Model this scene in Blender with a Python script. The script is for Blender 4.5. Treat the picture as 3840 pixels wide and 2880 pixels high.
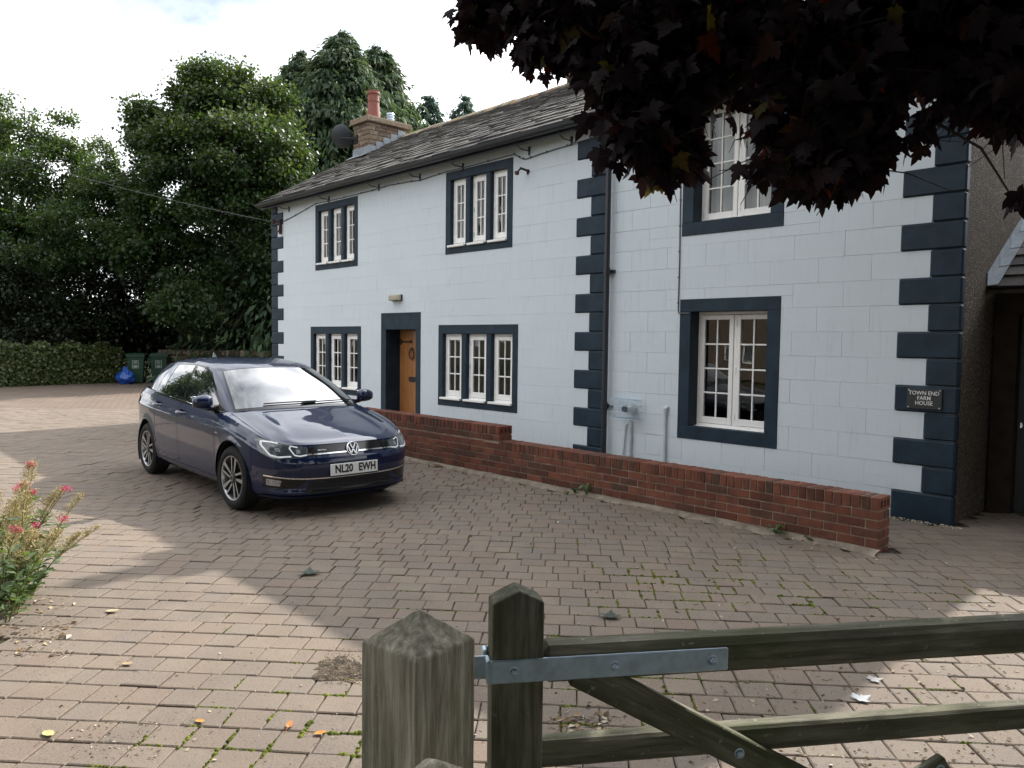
import bpy, bmesh, math, random
import numpy as np
from mathutils import Vector, Matrix, geometry
from mathutils.bvhtree import BVHTree
R = math.radians
for o in list(bpy.data.objects): bpy.data.objects.remove(o)
scene = bpy.context.scene
COL = scene.collection
# ------------------------------------------------------------------ camera
CAM = Vector((2.2746, -7.7135, 1.63))
PITCH, YAW, ROLL = 0.0553676, 0.7594144, 0.0123506
FPX = 2887.93                      # focal length in pixels of a 3840 px wide frame
FW = Vector((-math.cos(YAW)*math.cos(PITCH), math.sin(YAW)*math.cos(PITCH), -math.sin(PITCH)))
RT0 = Vector((math.sin(YAW), math.cos(YAW), 0)); UP0 = RT0.cross(FW)
RT = math.cos(ROLL)*RT0 + math.sin(ROLL)*UP0; UP = RT.cross(FW)
cd = bpy.data.cameras.new('camera'); cam = bpy.data.objects.new('camera', cd); COL.objects.link(cam)
cam.matrix_world = Matrix(((RT.x, UP.x, -FW.x, CAM.x), (RT.y, UP.y, -FW.y, CAM.y), (RT.z, UP.z, -FW.z, CAM.z), (0, 0, 0, 1)))
cd.sensor_width = 36; cd.lens = 36*FPX/3840; cd.clip_start = 0.05; cd.clip_end = 2000
scene.camera = cam
# ------------------------------------------------------------------ sun, sky, exposure
SUN_EL, SUN_AZ = R(40.4), R(6.0)       # azimuth counted from the facade's back normal towards -x
TOSUN = Vector((-math.sin(SUN_AZ)*math.cos(SUN_EL), math.cos(SUN_AZ)*math.cos(SUN_EL), math.sin(SUN_EL)))
sl = bpy.data.lights.new('sun', 'SUN'); sl.energy = 5.0; sl.angle = R(0.55); sl.color = (1.0, 0.94, 0.86)
so = bpy.data.objects.new('sun', sl); COL.objects.link(so)
so.rotation_euler = (-TOSUN).to_track_quat('-Z', 'Y').to_euler()
world = bpy.data.worlds.new('World'); scene.world = world; world.use_nodes = True
wn, wl = world.node_tree.nodes, world.node_tree.links
wn.clear()
sky = wn.new('ShaderNodeTexSky'); sky.sky_type = 'NISHITA'; sky.sun_disc = False
sky.sun_elevation = SUN_EL; sky.sun_rotation = math.atan2(TOSUN.x, TOSUN.y)
sky.air_density = 1.0; sky.dust_density = 1.6; sky.ozone_density = 1.0
tc = wn.new('ShaderNodeTexCoord'); sep = wn.new('ShaderNodeSeparateXYZ'); wl.new(tc.outputs['Generated'], sep.inputs[0])
def wmath(op, a, b):
    n = wn.new('ShaderNodeMath'); n.operation = op
    for i, v in enumerate((a, b)):
        if isinstance(v, (int, float)): n.inputs[i].default_value = v
        else: wl.new(v, n.inputs[i])
    return n.outputs[0]
zz = wmath('ADD', wmath('MAXIMUM', sep.outputs[2], 0.0), 0.22)
cmb = wn.new('ShaderNodeCombineXYZ'); wl.new(wmath('DIVIDE', sep.outputs[0], zz), cmb.inputs[0]); wl.new(wmath('DIVIDE', sep.outputs[1], zz), cmb.inputs[1])
cmb.inputs[2].default_value = 3.7
cn = wn.new('ShaderNodeTexNoise'); cn.inputs['Scale'].default_value = 1.15; cn.inputs['Detail'].default_value = 9; cn.inputs['Roughness'].default_value = 0.58
wl.new(cmb.outputs[0], cn.inputs['Vector'])
cr = wn.new('ShaderNodeValToRGB'); cr.color_ramp.elements[0].position = 0.27; cr.color_ramp.elements[1].position = 0.46
wl.new(cn.outputs[0], cr.inputs[0])
mx = wn.new('ShaderNodeMix'); mx.data_type = 'RGBA'; wl.new(cr.outputs[0], mx.inputs[0]); wl.new(sky.outputs[0], mx.inputs[6])
cn2 = wn.new('ShaderNodeTexNoise'); cn2.inputs['Scale'].default_value = 2.6; cn2.inputs['Detail'].default_value = 6
wl.new(cmb.outputs[0], cn2.inputs['Vector'])
cc = wn.new('ShaderNodeValToRGB'); cc.color_ramp.elements[0].color = (7.0, 7.3, 7.9, 1); cc.color_ramp.elements[1].color = (15.5, 15.6, 15.8, 1)
cc.color_ramp.elements[0].position = 0.35; cc.color_ramp.elements[1].position = 0.62
wl.new(cn2.outputs[0], cc.inputs[0])
# cloud scatters sunlight forwards: brighter towards the sun
vd = wn.new('ShaderNodeVectorMath'); vd.operation = 'DOT_PRODUCT'; wl.new(tc.outputs['Generated'], vd.inputs[0]); vd.inputs[1].default_value = tuple(TOSUN)
fs = wmath('ADD', wmath('MULTIPLY', wmath('POWER', wmath('MAXIMUM', vd.outputs['Value'], 0.0), 7.0), 3.0), 0.9)
vm = wn.new('ShaderNodeVectorMath'); vm.operation = 'SCALE'; wl.new(cc.outputs[0], vm.inputs[0]); wl.new(fs, vm.inputs['Scale']); wl.new(vm.outputs[0], mx.inputs[7])
bg = wn.new('ShaderNodeBackground'); bg.inputs[1].default_value = 0.115
wo = wn.new('ShaderNodeOutputWorld'); wl.new(mx.outputs[2], bg.inputs[0]); wl.new(bg.outputs[0], wo.inputs[0])
vs = scene.view_settings
vs.view_transform = 'Standard'; vs.look = 'None'; vs.gamma = 1; vs.use_curve_mapping = False; vs.exposure = 0.6
scene.render.engine = 'CYCLES'
# ------------------------------------------------------------------ helpers
def at(dx, dy, depth):                 # point seen at (dx, dy) of a 2212 px wide view, at a depth in metres
    sx, sy = dx/0.57604, dy/0.57604
    return CAM + (FW + RT*((sx-1920)/FPX) - UP*((sy-1440)/FPX))*depth
def project(p):
    v = Vector(p) - CAM; z = v.dot(FW)
    if z < 0.05: return (-9999, -9999, z)
    k = FPX*0.57604/z
    return (1106.0 + v.dot(RT)*k, 829.5 - v.dot(UP)*k, z)
WORLD = {}
def empty(name, loc, label=None, cat=None, group=None, rz=0.0):
    o = bpy.data.objects.new(name, None); COL.objects.link(o)
    o.location = loc; o.rotation_euler = (0, 0, rz); o.empty_display_size = 0.2
    WORLD[o.name] = Matrix.Translation(Vector(loc)) @ Matrix.Rotation(rz, 4, 'Z')
    return tag(o, label, cat, group)
def tag(o, label=None, cat=None, group=None, kind=None):
    if label: o['label'] = label
    if cat: o['category'] = cat
    if group: o['group'] = group
    if kind: o['kind'] = kind
    return o
def link(name, me, mat, parent=None, local=False, smooth=False):
    for m in (mat if isinstance(mat, (list, tuple)) else [mat]): me.materials.append(m)
    o = bpy.data.objects.new(name, me); COL.objects.link(o)
    if smooth: me.shade_smooth()
    w = Matrix()
    if parent is not None:
        o.parent = parent
        pw = WORLD.get(parent.name, Matrix())
        if local: w = pw
        else: o.matrix_parent_inverse = pw.inverted()
    WORLD[o.name] = w if local else Matrix()
    return o
def mesh_np(name, V, F, tones=None, matidx=None):
    """V (n,3) array, F list of tuples or (m,k) array"""
    me = bpy.data.meshes.new(name)
    V = np.asarray(V, dtype=np.float32).reshape(-1, 3)
    if isinstance(F, np.ndarray):
        m, k = F.shape
        me.vertices.add(len(V)); me.vertices.foreach_set('co', V.ravel())
        me.loops.add(m*k); me.loops.foreach_set('vertex_index', F.astype(np.int32).ravel())
        me.polygons.add(m); me.polygons.foreach_set('loop_start', np.arange(0, m*k, k, dtype=np.int32))
        try: me.polygons.foreach_set('loop_total', np.full(m, k, dtype=np.int32))
        except Exception: pass
        me.update(calc_edges=True)
    else:
        me.from_pydata([tuple(map(float, v)) for v in V], [], F); me.update()
    if tones is not None:
        a = me.attributes.new('tone', 'FLOAT', 'FACE'); a.data.foreach_set('value', np.asarray(tones, dtype=np.float32))
    if matidx is not None:
        me.polygons.foreach_set('material_index', np.asarray(matidx, dtype=np.int32))
    return me
BOXF = [(0, 3, 2, 1), (4, 5, 6, 7), (0, 1, 5, 4), (1, 2, 6, 5), (2, 3, 7, 6), (3, 0, 4, 7)]
def cbox(cx, cy, cz, hx, hy, hz, b):
    """chamfered box: 24 verts, 26 faces"""
    V = []; idx = {}
    for sx in (-1, 1):
        for sy in (-1, 1):
            for sz in (-1, 1):
                for ax in range(3):
                    d = [hx-b, hy-b, hz-b]; d[ax] += b
                    idx[(sx, sy, sz, ax)] = len(V)
                    V.append((cx+sx*d[0], cy+sy*d[1], cz+sz*d[2]))
    F = []
    for s in (-1, 1):
        q = [idx[(s, a, c, 0)] for a, c in ((-1, -1), (1, -1), (1, 1), (-1, 1))]; F.append(tuple(q if s > 0 else q[::-1]))
        q = [idx[(a, s, c, 1)] for a, c in ((-1, -1), (1, -1), (1, 1), (-1, 1))]; F.append(tuple(q[::-1] if s > 0 else q))
        q = [idx[(a, c, s, 2)] for a, c in ((-1, -1), (1, -1), (1, 1), (-1, 1))]; F.append(tuple(q if s > 0 else q[::-1]))
    for a in (-1, 1):
        for c in (-1, 1):
            F.append((idx[(a, c, -1, 0)], idx[(a, c, 1, 0)], idx[(a, c, 1, 1)], idx[(a, c, -1, 1)]))
            F.append((idx[(a, -1, c, 0)], idx[(a, 1, c, 0)], idx[(a, 1, c, 2)], idx[(a, -1, c, 2)]))
            F.append((idx[(-1, a, c, 1)], idx[(1, a, c, 1)], idx[(1, a, c, 2)], idx[(-1, a, c, 2)]))
            for e in (-1, 1): F.append((idx[(a, c, e, 0)], idx[(a, c, e, 1)], idx[(a, c, e, 2)]))
    return V, F
class MB:
    def __init__(s): s.v = []; s.f = []; s.t = []; s.m = []
    def add(s, V, F, tone=0.5, M=None, mi=0):
        n = len(s.v)
        if M is not None: V = [M @ Vector(v) for v in V]
        s.v += [tuple(v) for v in V]
        for f in F: s.f.append(tuple(i+n for i in f)); s.t.append(tone); s.m.append(mi)
        return s
    def box(s, x0, x1, y0, y1, z0, z1, tone=0.5, b=0.0, M=None, mi=0):
        if b > 0:
            V, F = cbox((x0+x1)/2, (y0+y1)/2, (z0+z1)/2, (x1-x0)/2, (y1-y0)/2, (z1-z0)/2, b)
        else:
            V = [(x0, y0, z0), (x1, y0, z0), (x1, y1, z0), (x0, y1, z0), (x0, y0, z1), (x1, y0, z1), (x1, y1, z1), (x0, y1, z1)]; F = BOXF
        return s.add(V, F, tone, M, mi)
    def tube(s, pts, r, n=8, tone=0.5, cap=True, mi=0, M=None):
        pts = [Vector(p) for p in pts]; rs = r if isinstance(r, (list, tuple)) else [r]*len(pts)
        V = []; F = []; ref = None
        for i, p in enumerate(pts):
            t = (pts[min(i+1, len(pts)-1)] - pts[max(i-1, 0)])
            if t.length < 1e-9: t = Vector((0, 0, 1))
            t.normalize()
            if ref is None: ref = Vector((0, 0, 1)) if abs(t.z) < 0.9 else Vector((1, 0, 0))
            a = t.cross(ref).normalized(); b = t.cross(a).normalized(); ref = a.cross(t).normalized() if True else ref
            for k in range(n):
                an = 2*math.pi*k/n; V.append(p + (a*math.cos(an) + b*math.sin(an))*rs[i])
        for i in range(len(pts)-1):
            for k in range(n):
                k2 = (k+1) % n; F.append((i*n+k, i*n+k2, (i+1)*n+k2, (i+1)*n+k))
        if cap: F.append(tuple(range(n))); F.append(tuple(range((len(pts)-1)*n, len(pts)*n))[::-1])
        return s.add(V, F, tone, M, mi)
    def lathe(s, prof, n=24, tone=0.5, M=None, mi=0, close=False):
        """prof: list of (r, z) round local z"""
        V = [(r*math.cos(2*math.pi*k/n), r*math.sin(2*math.pi*k/n), z) for r, z in prof for k in range(n)]
        F = []
        m = len(prof)
        for i in range(m-1 if not close else m):
            j = (i+1) % m
            for k in range(n): k2 = (k+1) % n; F.append((i*n+k, i*n+k2, j*n+k2, j*n+k))
        return s.add(V, F, tone, M, mi)
    def prism(s, poly, z0, z1, tone=0.5, M=None, mi=0):
        n = len(poly); V = [(x, y, z0) for x, y in poly] + [(x, y, z1) for x, y in poly]
        F = [tuple(range(n))[::-1], tuple(range(n, 2*n))] + [(i, (i+1) % n, (i+1) % n+n, i+n) for i in range(n)]
        return s.add(V, F, tone, M, mi)
    def mesh(s, name): return mesh_np(name, s.v, s.f, s.t, s.m)
    def obj(s, name, mat, parent=None, local=False, smooth=False):
        return link(name, s.mesh(name), mat, parent, local, smooth)
def smooth_angle(o, deg=35):
    me = o.data; me.shade_smooth()
    bm = bmesh.new(); bm.from_mesh(me)
    for e in bm.edges:
        e.smooth = not (len(e.link_faces) == 2 and e.calc_face_angle(0) > R(deg))
    bm.to_mesh(me); bm.free()
def pieces(name, items, mat, parent, cap=300, rest=None, smooth=False):
    """items: (centre, area, verts, faces, tone). The cap largest in view become objects, the others one 'stuff' part."""
    sc = []
    for it in items:
        x, y, z = project(it[0]); inside = -60 < x < 2272 and -60 < y < 1719 and z > 0.1
        sc.append((it[1]/(z*z) if inside else 0.0) if z > 0.1 else 0.0)
    order = sorted(range(len(items)), key=lambda i: -sc[i])
    keep = [i for i in order[:cap] if sc[i] > 0]; ks = set(keep)
    for i in keep:
        c, a, V, F, t = items[i]
        link(name, mesh_np(name, V, F, [t]*len(F)), mat, parent, smooth=smooth)
    rs = [i for i in range(len(items)) if i not in ks]
    if rs:
        b = MB()
        for i in rs: b.add(items[i][2], items[i][3], items[i][4])
        o = b.obj(rest or name+'_rest', mat, parent, smooth=smooth); o['kind'] = 'stuff'
def text_mesh(txt, size, depth=0.0, sx=1.0, bold=0.0, align='CENTER'):
    cu = bpy.data.curves.new('lettering', 'FONT'); cu.body = txt; cu.size = size; cu.align_x = align; cu.align_y = 'CENTER'
    cu.extrude = depth; cu.offset = bold; cu.resolution_u = 3; cu.space_line = 0.82
    ob = bpy.data.objects.new('lettering', cu); COL.objects.link(ob)
    dg = bpy.context.evaluated_depsgraph_get(); me = bpy.data.meshes.new_from_object(ob.evaluated_get(dg))
    bpy.data.objects.remove(ob)
    for v in me.vertices: v.co.x *= sx
    return me
# ------------------------------------------------------------------ materials
class NT:
    def __init__(s, name):
        s.mat = bpy.data.materials.new(name); s.mat.use_nodes = True
        s.n, s.l = s.mat.node_tree.nodes, s.mat.node_tree.links
        s.bsdf = s.n['Principled BSDF']; s.out = s.n['Material Output']
        s._pos = None
    def node(s, typ, **kw):
        n = s.n.new(typ)
        for k, v in kw.items():
            if k.startswith('i_'):
                key = k[2:]; key = int(key) if key.isdigit() else key.replace('_', ' ')
                s.set(n.inputs[key], v)
            else: setattr(n, k, v)
        return n
    def set(s, inp, v):
        if hasattr(v, 'is_output') or isinstance(v, bpy.types.NodeSocket): s.l.new(v, inp)
        else:
            if isinstance(v, tuple) and len(v) == 3 and inp.type == 'RGBA': v = (*v, 1)
            inp.default_value = v
    def pos(s):
        if s._pos is None: s._pos = s.n.new('ShaderNodeNewGeometry').outputs['Position']
        return s._pos
    def objc(s): return s.n.new('ShaderNodeTexCoord').outputs['Object']
    def mapping(s, vec, scale=(1, 1, 1), rot=(0, 0, 0), loc=(0, 0, 0)):
        m = s.node('ShaderNodeMapping'); s.l.new(vec, m.inputs[0]); m.inputs['Scale'].default_value = scale; m.inputs['Rotation'].default_value = rot; m.inputs['Location'].default_value = loc
        return m.outputs[0]
    def noise(s, scale, detail=5, rough=0.55, vec=None, out=0, dist=0.0):
        n = s.node('ShaderNodeTexNoise'); n.inputs['Scale'].default_value = scale; n.inputs['Detail'].default_value = detail; n.inputs['Roughness'].default_value = rough
        n.inputs['Distortion'].default_value = dist
        s.l.new(vec if vec is not None else s.pos(), n.inputs['Vector']); return n.outputs[out]
    def voro(s, scale, vec=None, feature='F1', out='Distance'):
        n = s.node('ShaderNodeTexVoronoi'); n.feature = feature; n.inputs['Scale'].default_value = scale
        s.l.new(vec if vec is not None else s.pos(), n.inputs['Vector']); return n.outputs[out]
    def ramp(s, fac, stops):
        r = s.node('ShaderNodeValToRGB'); s.l.new(fac, r.inputs[0]); e = r.color_ramp.elements
        while len(e) < len(stops): e.new(0.5)
        for i, (p, c) in enumerate(stops):
            e[i].position = p; e[i].color = (*c, 1) if isinstance(c, tuple) else (c, c, c, 1)
        return r.outputs[0]
    def mix(s, fac, a, b, mode='MIX'):
        m = s.node('ShaderNodeMix'); m.data_type = 'RGBA'; m.blend_type = mode
        s.set(m.inputs[0], fac); s.set(m.inputs[6], a); s.set(m.inputs[7], b); return m.outputs[2]
    def math(s, op, a, b=0.0, clamp=False):
        m = s.node('ShaderNodeMath'); m.operation = op; m.use_clamp = clamp; s.set(m.inputs[0], a); s.set(m.inputs[1], b); return m.outputs[0]
    def attr(s, name='tone'):
        a = s.node('ShaderNodeAttribute'); a.attribute_name = name; return a.outputs['Fac']
    def bump(s, h, strength=0.3, dist=0.01):
        b = s.node('ShaderNodeBump'); b.inputs['Strength'].default_value = strength; b.inputs['Distance'].default_value = dist
        s.l.new(h, b.inputs['Height']); s.l.new(b.outputs[0], s.bsdf.inputs['Normal']); return b
    def fin(s, col, rough=0.8, spec=0.4, metallic=0.0):
        s.set(s.bsdf.inputs['Base Color'], col); s.set(s.bsdf.inputs['Roughness'], rough)
        s.bsdf.inputs['Specular IOR Level'].default_value = spec; s.set(s.bsdf.inputs['Metallic'], metallic)
        return s.mat
def simple(name, col, rough=0.5, spec=0.5, metallic=0.0, var=0.12, scale=9.0, bump=0.0, bscale=80.0, coat=0.0):
    t = NT(name); n = t.noise(scale, 5)
    f = t.ramp(n, [(0.3, 1-var), (0.7, 1+var)])
    c = t.mix(1.0, col, f, 'MULTIPLY')
    if bump: t.bump(t.noise(bscale, 4), bump, 0.004)
    t.bsdf.inputs['Coat Weight'].default_value = coat; t.bsdf.inputs['Coat Roughness'].default_value = 0.03
    return t.fin(c, rough, spec, metallic)
MT = {}
# paving setts: grey brown and pinkish, mottled, stained
t = NT('sett'); tone = t.attr()
base = t.ramp(tone, [(0.0, (0.131, 0.088, 0.070)), (0.3, (0.146, 0.112, 0.085)), (0.55, (0.122, 0.101, 0.087)), (0.75, (0.161, 0.127, 0.096)), (1.0, (0.141, 0.092, 0.074))])
blot = t.noise(1.3, 4); base = t.mix(t.ramp(blot, [(0.42, 0.0), (0.68, 0.55)]), base, (0.089, 0.069, 0.057))
pale = t.noise(3.1, 5); base = t.mix(t.ramp(pale, [(0.5, 0.0), (0.75, 0.4)]), base, (0.217, 0.180, 0.138))
fine = t.noise(140, 3, 0.7); base = t.mix(t.ramp(fine, [(0.35, 0.0), (0.62, 0.5)]), base, (0.217, 0.183, 0.144))
dk = t.noise(75, 2, 0.6); base = t.mix(t.ramp(dk, [(0.60, 0.0), (0.70, 0.6)]), base, (0.039, 0.032, 0.026))
t.bump(t.noise(95, 5, 0.7), 0.35, 0.004)
MT['sett'] = t.fin(base, 0.86, 0.3)
# bedding between the setts: dark soil with moss
t = NT('jointing'); m = t.noise(1.1, 5); m2 = t.noise(30, 3)
xs = t.node('ShaderNodeSeparateXYZ'); t.l.new(t.pos(), xs.inputs[0])
mossy = t.ramp(m, [(0.48, 0.0), (0.62, 1.0)])
soil = t.mix(t.ramp(m2, [(0.35, 0.0), (0.65, 1.0)]), (0.032, 0.026, 0.02), (0.075, 0.06, 0.045))
col = t.mix(t.math('MULTIPLY', mossy, t.ramp(t.noise(9, 3), [(0.4, 0.0), (0.6, 0.9)])), soil, (0.055, 0.085, 0.012))
t.bump(t.noise(160, 3), 0.8, 0.01); MT['jointing'] = t.fin(col, 0.95, 0.2)
# paving too far away to tell the setts apart
t = NT('far_sett'); vec = t.mapping(t.pos(), rot=(0, 0, R(-42.5)))
bt = t.node('ShaderNodeTexBrick'); t.l.new(vec, bt.inputs['Vector']); bt.inputs['Scale'].default_value = 1.0
bt.inputs['Brick Width'].default_value = 0.178; bt.inputs['Row Height'].default_value = 0.165; bt.inputs['Mortar Size'].default_value = 0.006
bt.inputs['Color1'].default_value = (0.136, 0.102, 0.079, 1); bt.inputs['Color2'].default_value = (0.155, 0.120, 0.091, 1); bt.inputs['Mortar'].default_value = (0.033, 0.027, 0.021, 1)
col = t.mix(t.ramp(t.noise(1.3, 4), [(0.42, 0.0), (0.68, 0.55)]), bt.outputs[0], (0.099, 0.077, 0.062))
col = t.mix(t.ramp(t.noise(0.7, 3), [(0.5, 0.0), (0.7, 0.35)]), col, (0.204, 0.165, 0.129))
MT['far_sett'] = t.fin(col, 0.88, 0.3)
# rough grass / soil ground sheet
t = NT('rough_ground'); col = t.mix(t.ramp(t.noise(0.9, 6), [(0.4, 0.0), (0.6, 1.0)]), (0.045, 0.06, 0.02), (0.085, 0.066, 0.045))
t.bump(t.noise(14, 5), 0.6, 0.05); MT['ground'] = t.fin(col, 0.95, 0.2)
t = NT('dark_soil'); col = t.mix(t.ramp(t.noise(22, 5), [(0.4, 0.0), (0.62, 1.0)]), (0.035, 0.027, 0.02), (0.11, 0.085, 0.062))
t.bump(t.noise(60, 5), 0.9, 0.02); MT['soil'] = t.fin(col, 0.95, 0.2)
t = NT('haunch_concrete'); col = t.mix(t.ramp(t.noise(7, 6), [(0.35, 0.0), (0.65, 1.0)]), (0.15, 0.125, 0.095), (0.29, 0.25, 0.195))
t.bump(t.noise(55, 5), 0.6, 0.01); MT['concrete'] = t.fin(col, 0.92, 0.25)
# painted blocks: very pale blue grey masonry paint
t = NT('white_masonry_paint'); tone = t.attr()
b = t.ramp(tone, [(0.0, (0.615, 0.685, 0.735)), (1.0, (0.635, 0.705, 0.755))])
b = t.mix(t.ramp(t.noise(0.8, 5), [(0.45, 0.0), (0.75, 0.25)]), b, (0.54, 0.605, 0.645))
xs = t.node('ShaderNodeSeparateXYZ'); t.l.new(t.pos(), xs.inputs[0])
st = t.noise(3.0, 5, 0.6, t.mapping(t.pos(), (6, 6, 0.7)))
b = t.mix(t.ramp(st, [(0.55, 0.0), (0.78, 0.32)]), b, (0.40, 0.42, 0.41))
t.bump(t.noise(75, 6, 0.65), 0.45, 0.006); MT['white_paint'] = t.fin(b, 0.75, 0.3)
t = NT('joint_paint'); MT['joint_paint'] = t.fin(t.mix(t.ramp(t.noise(2.2, 4, 0.6), [(0.46, 0.0), (0.6, 1.0)]), (0.66, 0.70, 0.73), (0.40, 0.42, 0.43)), 0.85, 0.2)
# navy stone paint
t = NT('navy_masonry_paint'); b = t.mix(t.ramp(t.noise(5, 5), [(0.35, 0.0), (0.65, 1.0)]), (0.007, 0.019, 0.034), (0.015, 0.034, 0.053))
t.bump(t.noise(60, 6, 0.65), 0.4, 0.006); MT['navy'] = t.fin(b, 0.55, 0.3)
MT['black_metal'] = simple('black_gutter_paint', (0.018, 0.022, 0.028), 0.42, 0.5, bump=0.1)
MT['white_wood'] = simple('white_gloss_paint', (0.87, 0.865, 0.84), 0.35, 0.5, var=0.04, bump=0.06, bscale=40)
t = NT('window_glass'); t.n.remove(t.bsdf)
tr = t.node('ShaderNodeBsdfTransparent'); tr.inputs[0].default_value = (0.88, 0.93, 0.92, 1); gl = t.node('ShaderNodeBsdfGlossy'); gl.inputs['Roughness'].default_value = 0.015
fr = t.node('ShaderNodeFresnel'); fr.inputs[0].default_value = 1.75
bp = t.node('ShaderNodeBump'); bp.inputs['Strength'].default_value = 0.05; bp.inputs['Distance'].default_value = 0.02; t.l.new(t.noise(2.2, 2), bp.inputs['Height'])
t.l.new(bp.outputs[0], gl.inputs['Normal'])
ms = t.node('ShaderNodeMixShader'); t.l.new(fr.outputs[0], ms.inputs[0]); t.l.new(tr.outputs[0], ms.inputs[1]); t.l.new(gl.outputs[0], ms.inputs[2]); t.l.new(ms.outputs[0], t.out.inputs[0])
MT['glass'] = t.mat
t = NT('net_curtain'); f = t.noise(3.0, 4, 0.5, t.mapping(t.pos(), (22, 1, 0.6)))
MT['curtain'] = t.fin(t.mix(f, (0.55, 0.56, 0.56), (0.86, 0.87, 0.86)), 0.9, 0.2)
MT['plaster_in'] = simple('room_plaster', (0.30, 0.28, 0.25), 0.9, 0.2)
# oak door
t = NT('oak_door'); v = t.mapping(t.pos(), (26, 26, 1.3)); g = t.noise(3.0, 6, 0.6, v)
b = t.ramp(g, [(0.25, (0.17, 0.062, 0.018)), (0.5, (0.34, 0.145, 0.045)), (0.75, (0.43, 0.21, 0.075))])
t.bump(g, 0.25, 0.004); t.bsdf.inputs['Coat Weight'].default_value = 0.15; MT['oak'] = t.fin(b, 0.42, 0.45)
MT['iron'] = simple('black_iron', (0.012, 0.012, 0.013), 0.5, 0.5, bump=0.25, bscale=120)
# stone slates
t = NT('stone_slate'); tone = t.attr()
b = t.ramp(tone, [(0.0, (0.045, 0.042, 0.041)), (0.5, (0.092, 0.086, 0.080)), (1.0, (0.165, 0.155, 0.14))])
b = t.mix(t.ramp(t.noise(14, 6, 0.65), [(0.45, 0.0), (0.7, 0.7)]), b, (0.05, 0.045, 0.042))
lich = t.noise(2.6, 5); b = t.mix(t.ramp(lich, [(0.60, 0.0), (0.74, 0.6)]), b, (0.20, 0.19, 0.16))
b = t.mix(t.ramp(t.noise(9, 4), [(0.68, 0.0), (0.76, 0.7)]), b, (0.16, 0.085, 0.03))
t.bump(t.noise(30, 7, 0.7), 0.8, 0.02); MT['slate'] = t.fin(b, 0.88, 0.3)
t = NT('ridge_stone'); b = t.mix(t.ramp(t.noise(6, 6), [(0.4, 0.0), (0.62, 1.0)]), (0.12, 0.105, 0.085), (0.26, 0.22, 0.16))
b = t.mix(t.ramp(t.noise(3.2, 5), [(0.5, 0.0), (0.62, 0.85)]), b, (0.30, 0.16, 0.045)); t.bump(t.noise(30, 7, 0.7), 0.9, 0.02); MT['ridge'] = t.fin(b, 0.9, 0.25)
# chimney stone
t = NT('chimney_stone'); tone = t.attr()
b = t.ramp(tone, [(0.0, (0.155, 0.108, 0.080)), (0.35, (0.225, 0.168, 0.118)), (0.7, (0.285, 0.228, 0.165)), (1.0, (0.14, 0.10, 0.085))])
b = t.mix(t.ramp(t.noise(16, 6, 0.65), [(0.42, 0.0), (0.7, 0.65)]), b, (0.10, 0.075, 0.058)); t.bump(t.noise(40, 7, 0.7), 0.9, 0.02); MT['chimney_stone'] = t.fin(b, 0.9, 0.25)
MT['mortar'] = simple('lime_mortar', (0.30, 0.26, 0.21), 0.95, 0.2, var=0.25, scale=20, bump=0.6)
MT['terracotta'] = simple('terracotta_pot', (0.215, 0.072, 0.052), 0.6, 0.4, var=0.2, scale=12, bump=0.15)
MT['lead'] = simple('lead_flashing', (0.25, 0.28, 0.31), 0.5, 0.5, metallic=0.35, var=0.2, scale=8, bump=0.2, bscale=25)
# red brick
t = NT('red_brick'); tone = t.attr()
b = t.ramp(tone, [(0.0, (0.092, 0.035, 0.025)), (0.3, (0.164, 0.055, 0.035)), (0.6, (0.212, 0.077, 0.048)), (0.85, (0.136, 0.057, 0.040)), (1.0, (0.076, 0.046, 0.035))])
b = t.mix(t.ramp(t.noise(6, 6), [(0.42, 0.0), (0.7, 0.75)]), b, (0.052, 0.033, 0.026))
b = t.mix(t.ramp(t.noise(34, 5, 0.7), [(0.5, 0.0), (0.75, 0.4)]), b, (0.272, 0.141, 0.097))
b = t.mix(t.ramp(t.noise(4.3, 5, 0.7), [(0.70, 0.0), (0.74, 0.7)]), b, (0.440, 0.458, 0.422))
t.bump(t.noise(110, 5, 0.7), 0.5, 0.005); MT['brick'] = t.fin(b, 0.88, 0.25)
MT['brick_mortar'] = simple('brick_mortar', (0.27, 0.205, 0.155), 0.95, 0.2, var=0.35, scale=9, bump=0.6)
MT['hole'] = simple('brick_hole_shadow', (0.05, 0.022, 0.015), 0.95, 0.1)
# pebbledash
t = NT('pebbledash'); vo = t.voro(85); cl = t.voro(85, out='Color'); sp = t.node('ShaderNodeSeparateColor'); t.l.new(cl, sp.inputs[0])
b = t.ramp(sp.outputs[0], [(0.0, (0.035, 0.026, 0.02)), (0.55, (0.085, 0.066, 0.05)), (0.9, (0.14, 0.115, 0.09)), (1.0, (0.30, 0.27, 0.23))])
b = t.mix(t.ramp(t.noise(1.2, 5), [(0.4, 0.0), (0.65, 0.5)]), b, (0.05, 0.04, 0.03))
t.bump(vo, 1.0, -0.012); MT['pebble'] = t.fin(b, 0.9, 0.3)
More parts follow.
